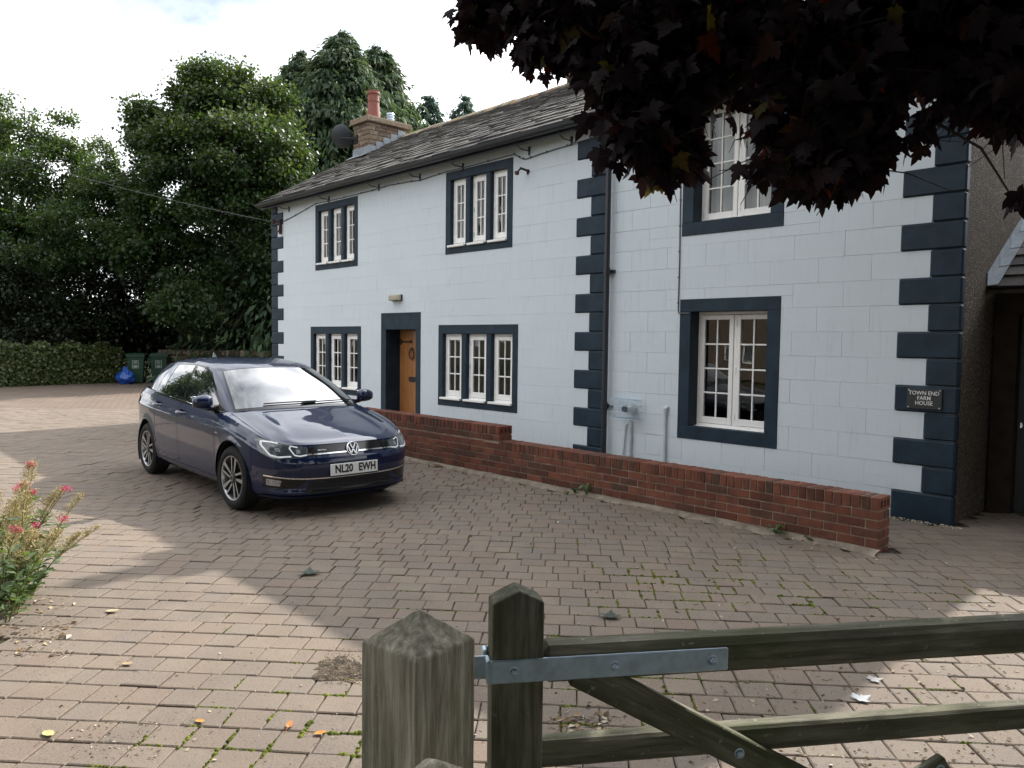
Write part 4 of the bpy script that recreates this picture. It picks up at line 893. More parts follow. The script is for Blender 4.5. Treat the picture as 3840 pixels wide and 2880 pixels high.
me = bpy.data.meshes.new('rubbish_bag'); bm.to_mesh(me); bm.free(); bag = link('rubbish_bag', me, MT['bag'], smooth=True); q = on_ground(270, 829); bag.location = (q.x+0.1, q.y, -0.02)
tag(bag, 'crumpled bright blue rubbish bag in front of the bins', 'bag')
# ------------------------------------------------------------------ overhead cable
m = MB(); A = Vector((-12.98, -0.17, 4.06)); B = at(-160, 270, 24.0); pts = []
for i in range(25): u_ = i/24; p = A.lerp(B, u_); p.z -= 0.9*4*u_*(1-u_)*0.25; pts.append(p)
m.tube(pts, 0.007, 5); tag(m.obj('overhead_cable', MT['iron']), 'thin overhead cable running from the left house corner past the trees', 'cable')
m = MB(); A = Vector((-13.0, 1.0, 5.0)); pts = [A.lerp(at(520, 545, 24.5), i/10) for i in range(11)]; m.tube(pts, 0.006, 4); tag(m.obj('thin_wire', MT['wire']), 'fine wire running from the roof edge towards the tall trees', 'cable')
# ------------------------------------------------------------------ parked car (local: x forward, y left, z up)
car = empty('parked_car', (-5.999, -3.781, 0.0), 'dark blue five-door hatchback car parked on the brick paving', 'car', rz=R(-1.51))
car.scale = (0.962, 0.962, 0.962)
t = NT('metallic_blue_paint'); fl_ = t.noise(900, 1); c = t.mix(t.ramp(fl_, [(0.45, 0.0), (0.7, 0.35)]), (0.002, 0.009, 0.040), (0.006, 0.026, 0.095))
t.bsdf.inputs['Coat Weight'].default_value = 1.0; t.bsdf.inputs['Coat Roughness'].default_value = 0.012; t.bsdf.inputs['Coat IOR'].default_value = 1.55
MT['paint'] = t.fin(c, 0.40, 0.1, 0.1)
t = NT('car_glass'); t.bsdf.inputs['Coat Weight'].default_value = 1.0; t.bsdf.inputs['Coat Roughness'].default_value = 0.0; t.bsdf.inputs['Coat IOR'].default_value = 2.2
MT['car_glass'] = t.fin(t.mix(t.noise(3, 3), (0.006, 0.009, 0.010), (0.012, 0.016, 0.017)), 0.03, 0.6)
MT['gloss_black'] = simple('gloss_black_trim', (0.006, 0.006, 0.007), 0.12, 0.5, var=0.05); MT['matt_black'] = simple('matt_black_plastic', (0.010, 0.010, 0.011), 0.6, 0.35)
MT['chrome'] = simple('chrome_trim', (0.80, 0.81, 0.83), 0.08, 0.5, metallic=1.0, var=0.03); MT['alloy'] = simple('alloy_face', (0.50, 0.51, 0.52), 0.28, 0.5, metallic=0.85, var=0.05); MT['dark_alloy'] = simple('dark_alloy', (0.03, 0.03, 0.032), 0.4, 0.5, metallic=0.3)
MT['headlamp'] = simple('headlamp_lens', (0.045, 0.055, 0.065), 0.06, 0.6, var=0.25, scale=30, coat=1.0); MT['guide'] = simple('light_guide', (0.80, 0.83, 0.86), 0.15, 0.5, var=0.03)
MT['lens_grey'] = simple('clear_lamp_lens', (0.22, 0.23, 0.24), 0.12, 0.6, var=0.5, scale=60, coat=1.0)
MT['plate_white'] = simple('number_plate_white', (0.72, 0.73, 0.71), 0.35, 0.5, var=0.03); MT['plate_black'] = simple('number_plate_black', (0.008, 0.008, 0.009), 0.4, 0.4); MT['shut'] = simple('panel_gap', (0.002, 0.002, 0.003), 0.8, 0.1)
MT['tail'] = simple('tail_lamp_red', (0.16, 0.006, 0.006), 0.12, 0.5, coat=1.0)
def cr(ctrl, n):
    P = np.array(ctrl, float); d = np.r_[0, np.cumsum(np.maximum(np.linalg.norm(np.diff(P[:, :3], axis=0), axis=1), 1e-6))]; d /= d[-1]
    T = np.zeros_like(P)
    for i in range(len(P)):
        a, b_ = max(i-1, 0), min(i+1, len(P)-1); T[i] = (P[b_]-P[a])/(d[b_]-d[a])
    u = np.linspace(0, 1, n) if isinstance(n, int) else np.asarray(n); k = np.clip(np.searchsorted(d, u, side='right')-1, 0, len(P)-2); h = d[k+1]-d[k]; s = ((u-d[k])/h)[:, None]; h = h[:, None]
    return (2*s**3-3*s**2+1)*P[k] + (s**3-2*s**2+s)*h*T[k] + (-2*s**3+3*s**2)*P[k+1] + (s**3-s**2)*h*T[k+1]
TAB = [(2.130, 0, .185, .56, .69, .08), (2.126, .20, .185, .56, .69, .08), (2.108, .38, .185, .56, .69, .08), (2.062, .55, .185, .565, .692, .08), (1.975, .685, .185, .58, .705, .08), (1.86, .775, .185, .61, .728, .08),
       (1.70, .838, .185, .66, .768, .075), (1.50, .870, .19, .72, .82, .075), (1.27, .888, .19, .755, .868, .078), (1.0, .893, .19, .775, .912, .08), (.75, .895, .19, .787, .932, .078), (.3, .896, .19, .803, .957, .070),
       (-.3, .896, .19, .823, .990, .066), (-.9, .893, .19, .843, 1.026, .066), (-1.35, .882, .20, .857, 1.045, .07), (-1.7, .852, .22, .866, 1.055, .08), (-1.92, .79, .24, .868, 1.05, .09), (-2.05, .66, .26, .865, 1.045, .10), (-2.105, .42, .27, .855, 1.03, .10), (-2.128, 0, .27, .85, 1.02, .10)]
NU, NL_, NUP = 260, 26, 14
O = cr(TAB, NU)
tg = np.gradient(O[:, :2], axis=0); tg /= np.linalg.norm(tg, axis=1)[:, None]; nrm = np.stack([-tg[:, 1], tg[:, 0]], 1); nrm[nrm[:, 0]*O[:, 0]+nrm[:, 1]*O[:, 1] < 0] *= -1
nrm[0] = (1, 0); nrm[-1] = (-1, 0)
wfr = np.clip((nrm[:, 0]-0.25)/0.6, 0, 1); wfr = wfr*wfr*(3-2*wfr)
sl_ = ([0, .05, .12, .3, .6, .85, 1], [.10, .055, .032, .016, .005, .0008, 0]); fl2 = ([0, .06, .14, .25, .5, .7, .9, 1], [.07, .024, .006, .016, .012, .001, .004, .010])
su = ([0, .08, .35, .7, 1], [0, .010, .022, .045, 1]); fu = ([0, .3, .7, 1], [.010, .030, .058, 1])
def prof(tab, v, dtop=None):
    y = np.array(tab[1]); y = np.where(y == 1, dtop, y) if dtop is not None else y
    return np.interp(v, tab[0], y)
rowsP = []
for j in range(NL_+NUP+1):
    if j <= NL_:
        v = j/NL_; z = O[:, 2]+(O[:, 3]-O[:, 2])*v; off = (1-wfr)*prof(sl_, v)+wfr*prof(fl2, v)
    else:
        v = (j-NL_)/NUP; z = O[:, 3]+(O[:, 4]-O[:, 3])*v
        off = np.array([(1-w)*prof(su, v, dt)+w*prof(fu, v, dt) for w, dt in zip(wfr, O[:, 5])])
    rowsP.append(np.stack([O[:, 0]-nrm[:, 0]*off, O[:, 1]-nrm[:, 1]*off, z], 1))
RB = np.array(rowsP)          # rows, cols, 3
# slight wheel arch flare
for ax_ in (1.27, -1.35):
    rd = np.hypot(RB[:, :, 0]-ax_, RB[:, :, 2]-0.316); k = np.exp(-((rd-0.375)/0.035)**2)*0.010; RB[:, :, 1] += k*(RB[:, :, 1] > 0.5)
TOP = RB[-1]
icow = int(np.argmin(np.abs(TOP[:, 0]-0.96))); icor = int(np.argmin(np.abs(TOP[:, 0]-1.80)))
def coons(c_bot, c_top, c_l, c_r, nu, nv):
    """curves: bottom/top run u, left/right run v"""
    rs_ = lambda c, n: cr(c, n)
    B_, T_, L_, R__ = rs_(c_bot, nu), rs_(c_top, nu), rs_(c_l, nv), rs_(c_r, nv); u = np.linspace(0, 1, nu)[None, :, None]; v = np.linspace(0, 1, nv)[:, None, None]
    return ((1-v)*B_[None]+v*T_[None]+(1-u)*L_[:, None]+u*R__[:, None] - ((1-u)*(1-v)*B_[0]+u*(1-v)*B_[-1]+(1-u)*v*T_[0]+u*v*T_[-1]))
# bonnet: u from centre to side, v from front to cowl
cowl = [(1.03, 0, .962), (1.022, .25, .960), (1.012, .45, .955), (.995, .62, .945), tuple(TOP[icow])]
centre = [(2.05, 0, .69), (1.995, 0, .722), (1.85, 0, .772), (1.6, 0, .833), (1.35, 0, .887), (1.15, 0, .935), (1.03, 0, .962)]
front = TOP[:icor+1]; front = front.copy(); front[0] = (2.05, 0, .69)
HOOD = coons(front, cowl, centre, TOP[icor:icow+1], 40, 44)
q = np.linspace(0, 1, 40)[None, :]; vv = np.linspace(0, 1, 44)[:, None]
HOOD[:, :, 2] += (0.012*np.exp(-((q-0.66)/0.09)**2) - 0.010*np.exp(-((q-0.86)/0.07)**2))*np.sin(np.pi*vv)**0.7
# greenhouse
def sect(base, top, n): return cr(base, n), cr(top, n)
WB, WT = sect([(1.06, 0, .957), (1.052, .25, .956), (1.04, .47, .951), (1.02, .62, .944), (.96, .745, .932)], [(.33, 0, 1.372), (.32, .22, 1.368), (.29, .40, 1.355), (.255, .50, 1.342), (.20, .565, 1.328)], 28)
SB, ST_ = sect([(.96, .745, .932), (.78, .788, .936), (.3, .820, .958), (-.3, .829, .990), (-.9, .822, 1.026), (-1.25, .80, 1.042), (-1.55, .755, 1.052), (-1.80, .68, 1.055)], [(.20, .565, 1.328), (.06, .592, 1.355), (-.08, .604, 1.372), (-.5, .612, 1.395), (-.95, .602, 1.392), (-1.25, .585, 1.375), (-1.5, .555, 1.352), (-1.68, .50, 1.335)], 70)
GB_, GT_ = sect([(-1.80, .68, 1.055), (-1.92, .52, 1.055), (-1.97, .3, 1.05), (-1.985, 0, 1.05)], [(-1.68, .50, 1.335), (-1.76, .38, 1.345), (-1.80, .2, 1.355), (-1.81, 0, 1.36)], 16)
def gh(B_, T_, nv, bulge):
    out = []
    for v in np.linspace(0, 1, nv):
        P = (1-v)*B_+v*T_; tgn = np.gradient(P, axis=0); n = np.cross(tgn, T_-B_); n /= np.linalg.norm(n, axis=1)[:, None]
        s = np.sign((n[:, 0]*(P[:, 0]+0.4)+n[:, 1]*P[:, 1]+n[:, 2]*0.3)); n *= np.where(s == 0, 1, s)[:, None]
        out.append(P+n*(bulge*math.sin(math.pi*v)))
    out = np.array(out)
    return out
GW, GS, GR_ = gh(WB, WT, 20, 0.022), gh(SB, ST_, 20, 0.024), gh(GB_, GT_, 20, 0.02)
GW[:, -1] = GS[:, 0] = (GW[:, -1]+GS[:, 0])/2; GS[:, -1] = GR_[:, 0] = (GS[:, -1]+GR_[:, 0])/2; GW[:, 0, 1] = 0; GR_[:, -1, 1] = 0
spine = [(.33, 0, 1.372), (.15, 0, 1.412), (-.2, 0, 1.452), (-.6, 0, 1.463), (-1.1, 0, 1.448), (-1.5, 0, 1.41), (-1.81, 0, 1.36)]
ROOF = coons(WT, GT_[::-1], spine, ST_, 26, 40)
q = np.linspace(0, 1, 26)[None, :]; vv = np.linspace(0, 1, 40)[:, None]
ROOF[:, :, 2] += 0.020*np.sin(np.pi*np.clip(q, 0, 1)**1.6)*np.sin(np.pi*vv)**0.5
# ---- mesh helpers for the car
def grid_faces(nr, nc, keep=None):
    return [(i*nc+j, i*nc+j+1, (i+1)*nc+j+1, (i+1)*nc+j) for i in range(nr-1) for j in range(nc-1) if keep is None or keep(i, j)]
def sheet(G, keep=None, flip=False):
    nr, nc = G.shape[:2]; F = grid_faces(nr, nc, keep); V = G.reshape(-1, 3)
    return V, [f[::-1] for f in F] if flip else F
def car_obj(name, parts, mat, parent=car, mirror=True, sharp=38, weld=0.0008):
    """parts: list of (V, F); mirrored across y = 0 when asked"""
    bm = bmesh.new()
    for V, F in parts:
        for s_ in ((1, -1) if mirror else (1,)):
            used = sorted({i for f in F for i in f}); mp = {i: bm.verts.new((V[i][0], V[i][1]*s_, V[i][2])) for i in used}
            for f in F:
                ids = [mp[i] for i in f]
                if len(set(ids)) > 2:
                    try: bm.faces.new(ids if s_ > 0 else ids[::-1])
                    except ValueError: pass
    bmesh.ops.remove_doubles(bm, verts=bm.verts, dist=weld); bmesh.ops.dissolve_degenerate(bm, edges=bm.edges, dist=0.0003)
    bmesh.ops.recalc_face_normals(bm, faces=bm.faces)
    for f in bm.faces: f.smooth = True
    for e in bm.edges: e.smooth = not (len(e.link_faces) == 2 and e.calc_face_angle(0) > R(sharp))
    me = bpy.data.meshes.new(name); bm.to_mesh(me); bm.free(); return link(name, me, mat, parent, local=True)
# wheel arch cut on the ribbon
AR = 0.372; removed = set()
XX, ZZ = RB[:, :, 0], RB[:, :, 2]
nr, nc = RB.shape[:2]
cen = (RB[:-1, :-1]+RB[1:, :-1]+RB[:-1, 1:]+RB[1:, 1:])/4
for ax_ in (1.27, -1.35):
    rm = (np.hypot(cen[:, :, 0]-ax_, cen[:, :, 2]-0.316) < AR) & (cen[:, :, 1] > 0.45)
    for i, j in zip(*np.where(rm)): removed.add((int(i), int(j)))
touch = {}
for (i, j) in removed:
    for v in ((i, j), (i+1, j), (i, j+1), (i+1, j+1)): touch.setdefault(v, 0)
for v in list(touch):
    i, j = v; near = [(i-1, j-1), (i-1, j), (i, j-1), (i, j)]
    if all((a, b_) in removed or not (0 <= a < nr-1 and 0 <= b_ < nc-1) for a, b_ in near): continue
    p = RB[i, j]; ax_ = 1.27 if p[0] > 0 else -1.35; d = np.array([p[0]-ax_, p[2]-0.316]); L_ = np.linalg.norm(d)
    if L_ > 1e-6 and abs(L_-AR) < 0.05 and p[2] > 0.215: d *= AR/L_; RB[i, j, 0] = ax_+d[0]; RB[i, j, 2] = 0.316+d[1]
colx = RB[NL_, :, 0]
JD0, JD1, JD2 = [int(np.argmin(np.abs(colx-x)+(RB[NL_, :, 1] < 0.6)*9)) for x in (0.89, -0.20, -0.985)]
JB = int(np.argmin(np.abs(colx-1.665)+(RB[NL_, :, 1] < 0.6)*9))
is_fd = lambda i, j: JD0 <= j < JD1 and i >= 4
is_rd = lambda i, j: JD1 <= j < JD2 and i >= 4
is_bp = lambda i, j: j < JB and (i < NL_+4)
body_keep = lambda i, j: (i, j) not in removed and not is_fd(i, j) and not is_rd(i, j) and not is_bp(i, j)
qb = 36
body_parts = [sheet(RB, body_keep), sheet(HOOD, lambda i, j: j >= qb), sheet(GW), sheet(GS), sheet(GR_), sheet(ROOF)]
cb_in = [tuple(p) for p in cr(cowl, 20)]; cw = np.array([cr(cowl, 28), WB]); body_parts.append(sheet(cw))
ring0 = TOP[icow:]; ring1 = np.concatenate([SB, GB_[1:]]); body_parts.append(sheet(np.array([cr(ring0, 90), cr(ring1, 90)])))
body = car_obj('body', body_parts, MT['paint'])
bonnet = car_obj('bonnet', [sheet(HOOD, lambda i, j: j < qb)], MT['paint'])
bumper = car_obj('front_bumper', [sheet(RB, lambda i, j: is_bp(i, j) and (i, j) not in removed)], MT['paint'])
doors = {}
for nm, fn in (('front', is_fd), ('rear', is_rd)):
    for s_ in (-1, 1):
        V, F = sheet(RB, lambda i, j: fn(i, j) and (i, j) not in removed); V = V.copy(); V[:, 1] *= s_
        doors[(nm, s_)] = car_obj('door', [(V, F)], MT['paint'], mirror=False)
# bvh of the whole skin for projecting trim
bmv = bmesh.new()
for V, F in body_parts + [sheet(HOOD), sheet(RB)]:
    for s_ in (1, -1):
        vs_ = [bmv.verts.new((p[0], p[1]*s_, p[2])) for p in V]
        for f in F:
            try: bmv.faces.new([vs_[i] for i in f])
            except ValueError: pass
bmv.normal_update(); BV = BVHTree.FromBMesh(bmv); bmv.free()
def hit(o, d, off):
    d = Vector(d).normalized(); r_ = BV.ray_cast(Vector(o)-d*4, d)
    if r_[0] is None:
        r_ = BV.find_nearest(Vector(o)); n = r_[1]; n = n if n.dot(d) < 0 else -n; return r_[0]+n*off
    n = r_[1] if r_[1].dot(d) < 0 else -r_[1]
    return r_[0]+n*off
SIDE = (lambda a, b_: (a, -0.8, b_), (0, 1, 0)); FRONT = (lambda a, b_: (1.6, a, b_), (-1, 0, 0)); FRQ = (lambda a, b_: (1.6, a, b_), (-1, 0.0, 0))
def resamp(poly, n):
    P = np.array(poly, float); d = np.r_[0, np.cumsum(np.linalg.norm(np.diff(P, axis=0), axis=1))]; u = np.linspace(0, d[-1], n)
    return np.stack([np.interp(u, d, P[:, k]) for k in range(P.shape[1])], 1)
def patch(bot, top, view, off, ns=24, nt=8, smooth_curve=False):
    f = (lambda p, n: cr(p, n)) if smooth_curve else resamp
    Bp, Tp = f(bot, ns), f(top, ns); V = []; 
    for t_ in np.linspace(0, 1, nt):
        for s_ in range(ns): p = Bp[s_]*(1-t_)+Tp[s_]*t_; V.append(tuple(hit(view[0](*p), view[1], off)))
    return V, grid_faces(nt, ns)
def strip(line, w, view, off, n=40):
    P = resamp(line, n); tg_ = np.gradient(P, axis=0); tg_ /= np.linalg.norm(tg_, axis=1)[:, None]; nn = np.stack([-tg_[:, 1], tg_[:, 0]], 1)
    return patch(P-nn*w/2, P+nn*w/2, view, off, n, 2)
def both(name, pt, mat, parent=None):
    """one object per side, built on the right-hand side and mirrored"""
    V, F = pt; out = []
    for s_ in (1, -1):
        par = parent if not isinstance(parent, dict) else parent[s_]
        out.append(car_obj(name, [([(v[0], v[1]*s_, v[2]) for v in V], F)], mat, par or car, mirror=False))
    return out
def LZ(x): return None
# door windows with gloss black surround
trim = patch([(-1.15, 1.028), (-.9, 1.018), (-.3, .983), (.3, .951), (.80, .927), (.88, .924)], [(-1.06, 1.352), (-.9, 1.372), (-.6, 1.383), (-.3, 1.383), (-.05, 1.362), (.14, 1.315), (.45, 1.165), (.70, 1.03), (.88, .937)], SIDE, 0.0018, 60, 10)
both('window_surround', trim, MT['gloss_black'])
both('side_window', patch([(-.13, 1.000), (.3, .970), (.70, .948)], [(-.265, 1.366), (-.05, 1.347), (.12, 1.303), (.40, 1.172), (.70, 1.005)], SIDE, 0.0045, 34, 14), MT['car_glass'])
both('side_window', patch([(-.86, 1.033), (-.21, 1.006)], [(-.87, 1.361), (-.6, 1.369), (-.335, 1.368)], SIDE, 0.0045, 30, 14), MT['car_glass'])
both('quarter_window', patch([(-1.11, 1.042), (-.885, 1.034)], [(-1.035, 1.342), (-.895, 1.360)], SIDE, 0.0045, 16, 12), MT['car_glass'])
both('window_seal', strip([(-1.16, 1.024), (-.9, 1.012), (-.3, .978), (.3, .946), (.9, .915)], 0.014, SIDE, 0.004, 50), MT['gloss_black'])
both('bright_strip', strip([(-1.15, 1.034), (-.9, 1.023), (-.3, .989), (.3, .957), (.86, .929)], 0.005, SIDE, 0.0065, 50), MT['chrome'])
# windscreen, rear window
def gw_pt(s_, v, off):
    i = v*(GW.shape[0]-1); j = abs(s_)*(GW.shape[1]-1); i0, j0 = min(int(i), GW.shape[0]-2), min(int(j), GW.shape[1]-2); a, b_ = i-i0, j-j0
    P = (GW[i0, j0]*(1-a)*(1-b_)+GW[i0+1, j0]*a*(1-b_)+GW[i0, j0+1]*(1-a)*b_+GW[i0+1, j0+1]*a*b_); n = np.cross(GW[i0, j0+1]-GW[i0, j0], GW[i0+1, j0]-GW[i0, j0]); n /= np.linalg.norm(n); n = n if n[2] > 0 else -n
    P = P+n*off; return (P[0], P[1]*(1 if s_ >= 0 else -1), P[2])
V = [gw_pt(s_, v, 0.003) for v in np.linspace(0.05, 0.965, 22) for s_ in np.linspace(-0.93, 0.93, 51)]
car_obj('windscreen', [(V, grid_faces(22, 51))], MT['car_glass'], mirror=False)
V = [gw_pt(s_, v, 0.0012) for v in np.linspace(0.005, 0.99, 22) for s_ in np.linspace(-0.962, 0.962, 51)]
car_obj('windscreen_seal', [(V, grid_faces(22, 51))], MT['gloss_black'], mirror=False)
gr2 = GR_[2:-1, 3:].copy(); gr2[:, :, 0] -= 0.004; car_obj('rear_window', [sheet(gr2)], MT['car_glass'])
m = MB()
for s0, s1, v0, v1 in ((-0.55, 0.25, 0.075, 0.085), (0.0, 0.86, 0.055, 0.10)):
    m.tube([gw_pt(s_, v0+(v1-v0)*i/8+0.012, 0.018) for i, s_ in enumerate(np.linspace(s0, s1, 9))], 0.007, 6)
m.obj('wiper', MT['matt_black'], car, local=True)
# shut lines
def gapline(col, r0, r1, s_, parent, w=0.0055):
    V = []
    for i in range(r0, r1+1):
        p = RB[i, col]; tx = np.array([1, 0, 0]); n = np.array([nrm[col, 0], nrm[col, 1], 0])
        V += [p+tx*w/2+n*0.0012, p-tx*w/2+n*0.0012]
    V = [(a, b_*s_, c) for a, b_, c in V]; car_obj('shut_line', [(V, [(2*k, 2*k+1, 2*k+3, 2*k+2) for k in range(r1-r0)])], MT['shut'], parent, mirror=False)
for s_ in (-1, 1):
    gapline(JD0, 4, NL_+NUP, s_, doors[('front', s_)]); gapline(JD1, 4, NL_+NUP, s_, doors[('front', s_)]); gapline(JD2, 17, NL_+NUP, s_, doors[('rear', s_)]); gapline(JB, 14, NL_+4, s_, bumper, 0.004)
    V = []
    for j in range(JD0, JD2+1): p = RB[4, j]; n = np.array([nrm[j, 0], nrm[j, 1], 0]); V += [p+n*0.0014+[0, 0, .0025], p+n*0.0014-[0, 0, .0025]]
    V = [(a, b_*s_, c) for a, b_, c in V]; car_obj('sill_line', [(V, [(2*k, 2*k+1, 2*k+3, 2*k+2) for k in range(JD2-JD0)])], MT['shut'], mirror=False)
    V = []
    for i in range(HOOD.shape[0]): p = HOOD[i, qb]; V += [p+[0, .003, .0015], p+[0, -.003, .0015]]
    V = [(a, b_*s_, c) for a, b_, c in V]; car_obj('bonnet_gap', [(V, [(2*k, 2*k+1, 2*k+3, 2*k+2) for k in range(HOOD.shape[0]-1)])], MT['shut'], bonnet, mirror=False)
V = []
for j in range(JB+1): p = RB[NL_+NUP-1, j]; n = np.array([nrm[j, 0], nrm[j, 1], 0.6]); V += [p+n*0.002+[0, 0, .005], p+n*0.002-[0, 0, .001]]
car_obj('bonnet_gap', [(V, [(2*k, 2*k+1, 2*k+3, 2*k+2) for k in range(JB)])], MT['shut'], bonnet)
# ---- front: grille strip, chrome, lamps, lower intake
gy_ = 0.455
car_obj('grille', [patch([(0, .592), (gy_, .590)], [(0, .682), (.30, .680), (gy_-.015, .664)], FRONT, 0.003, 26, 6)], MT['gloss_black'])
car_obj('chrome_strip', [strip([(0.06, .603), (.2, .603), (gy_+.01, .600)], 0.011, FRONT, 0.007, 30)], MT['chrome'])
hl = patch([(gy_, .588), (.55, .572), (.66, .566), (.735, .575), (.785, .60), (.812, .635)], [(gy_-.012, .660), (.53, .688), (.62, .712), (.70, .732), (.765, .744), (.806, .738)], FRONT, 0.003, 44, 12)
hls = both('headlight', hl, MT['headlamp']); hp = {1: hls[0], -1: hls[1]}
for ln, w in (([(gy_+.005, .600), (.53, .590), (.572, .600), (.598, .660), (.585, .682), (.53, .668)], 0.012), ([(.60, .590), (.70, .585), (.752, .606), (.785, .690), (.775, .722), (.72, .718), (.67, .706)], 0.014)):
    both('light_guide', strip(ln, w, FRONT, 0.006, 44), MT['guide'], hp)
for cy_, cz_ in ((.535, .632), (.69, .650)): both('lamp_reflector', patch([(cy_-.018, cz_-.018), (cy_+.018, cz_-.018)], [(cy_-.018, cz_+.016), (cy_+.018, cz_+.018)], FRONT, 0.005, 8, 6), MT['lens_grey'], hp)
car_obj('lower_intake', [patch([(0, .226), (.38, .228), (.50, .240)], [(0, .360), (.36, .360), (.44, .350)], FRONT, 0.003, 30, 8)], MT['matt_black'], bumper)
for zz_ in (.255, .288, .321): car_obj('intake_slat', [strip([(0, zz_), (.43, zz_+.004)], 0.008, FRONT, 0.008, 20)], MT['gloss_black'], bumper)
car_obj('chrome_strip', [strip([(0, .373), (.30, .373), (.48, .378), (.62, .388), (.72, .400), (.785, .412)], 0.013, FRONT, 0.008, 60)], MT['chrome'], bumper)
fogs = both('fog_lamp_recess', patch([(.56, .292), (.68, .290), (.785, .305)], [(.46, .362), (.62, .377), (.79, .400)], FRONT, 0.003, 20, 6), MT['gloss_black'], {1: bumper, -1: bumper})
both('fog_lamp', patch([(.685, .312), (.768, .322)], [(.675, .366), (.768, .382)], FRONT, 0.006, 12, 6), MT['lens_grey'], {1: bumper, -1: bumper})
car_obj('lip_spoiler', [strip([(0, .205), (.4, .205), (.62, .208), (.78, .215)], 0.020, FRONT, 0.012, 40)], MT['paint'], bumper)
both('crease_shadow', strip([(.50, .440), (.64, .452), (.76, .478), (.80, .49)], 0.010, FRONT, 0.002, 24), MT['shut'], {1: bumper, -1: bumper}) if False else None
# number plate and badges
def front_x(y, z): return hit((1.6, y, z), (-1, 0, 0), 0.0).x
px_ = front_x(0, .45)+0.012; tilt = R(-3)
PM = Matrix.Translation((px_, 0, .444)) @ Matrix.Rotation(tilt, 4, 'Y') @ Matrix(((0, 0, 1, 0), (1, 0, 0, 0), (0, 1, 0, 0), (0, 0, 0, 1)))
m = MB(); m.box(-.26, .26, -.0555, .0555, -.012, .0, b=.002, M=PM); npl = m.obj('number_plate', MT['plate_white'], car, local=True)
def child_text(name, me, M, mat, parent):
    me.transform(M); o = bpy.data.objects.new(name, me); me.materials.append(mat); COL.objects.link(o); o.parent = parent; return o
for tx, xo, in (('NL20', -.117), ('EWH', .140)): child_text('plate_lettering', text_mesh(tx, .105, .0006, .82, .0035), PM @ Matrix.Translation((xo, .001, .0012)), MT['plate_black'], npl)
m = MB(); m.box(-.26, .26, -.068, -.0565, -.012, -.002, M=PM); o = m.obj('plate_holder', MT['matt_black'], car, local=True)
ex = front_x(0, .632)+0.018; EM = Matrix.Translation((ex, 0, .630)) @ Matrix.Rotation(R(-14), 4, 'Y') @ Matrix(((0, 0, 1, 0), (1, 0, 0, 0), (0, 1, 0, 0), (0, 0, 0, 1)))
m = MB(); m.lathe([(.001, -.03), (.066, -.03), (.066, .0), (.001, .002)], 40, M=EM); emb = m.obj('emblem', MT['gloss_black'], car, local=True)
m = MB(); m.lathe([(.069, -.01), (.069, .004), (.066, .008), (.060, .008), (.0575, .003), (.0575, -.01)], 40, M=EM); o = m.obj('emblem_ring', MT['chrome'], car, local=True); smooth_angle(o, 50)
def stroke(m, a, b_, w):
    a, b_ = Vector(a), Vector(b_); d = (b_-a).normalized(); n = Vector((-d.y, d.x))*w/2
    m.prism([tuple(a-n), tuple(b_-n), tuple(b_+n), tuple(a+n)], .001, .007, M=EM)
m = MB()
for a, b_ in (((-.027, .050), (-.0045, .0035)), ((.027, .050), (.0045, .0035)), ((-.050, .024), (-.0255, -.046)), ((-.0235, -.046), (-.0015, -.004)), ((.0015, -.004), (.0235, -.046)), ((.0255, -.046), (.050, .024))): stroke(m, a, b_, .0115)
m.obj('emblem_letters', MT['chrome'], car, local=True)
gx = front_x(.24, .69)
child_text('grille_badge', text_mesh('BLUEMOTION', .017, .001, 1.0, .0006), Matrix.Translation((front_x(-.33, .638)+0.008, -.33, .638)) @ Matrix.Rotation(R(-20), 4, 'Z') @ Matrix.Rotation(R(-20), 4, 'Y') @ Matrix(((0, 0, 1, 0), (1, 0, 0, 0), (0, 1, 0, 0), (0, 0, 0, 1))), MT['guide'], car)
both('wing_badge', patch([(.905, .728), (1.00, .732)], [(.905, .746), (.985, .746)], SIDE, 0.004, 6, 3), MT['chrome'])
# handles, mirrors, tail lamps, antenna
for nm, hx_, hz_ in (('front', -.08, .862), ('rear', -.885, .897)):
    for s_ in (-1, 1):
        p = hit((hx_, -.8, hz_), (0, 1, 0), 0); yb_ = abs(p.y); m = MB(); pts = [(hx_-.105, (yb_-.004)*s_, hz_), (hx_-.09, (yb_+.026)*s_, hz_), (hx_-.03, (yb_+.034)*s_, hz_), (hx_+.05, (yb_+.032)*s_, hz_-.001), (hx_+.085, (yb_+.022)*s_, hz_-.002), (hx_+.10, (yb_-.004)*s_, hz_-.002)]
        m.tube(pts, [.014, .016, .017, .017, .015, .013], 8); h_ = m.obj('handle', MT['paint'], car, local=True, smooth=True)
        h_.parent = doors[(nm, s_)]
        m = MB(); m.lathe([(.001, 0), (.05, 0), (.055, .002)], 16, M=Matrix.Translation((hx_, (yb_+.0006)*s_, hz_)) @ Matrix.Rotation(R(90*s_*-1), 4, 'X') @ Matrix.Diagonal((1.5, .7, .4, 1))); h2 = m.obj('handle_recess', MT['shut'], car, local=True); h2.parent = doors[(nm, s_)]
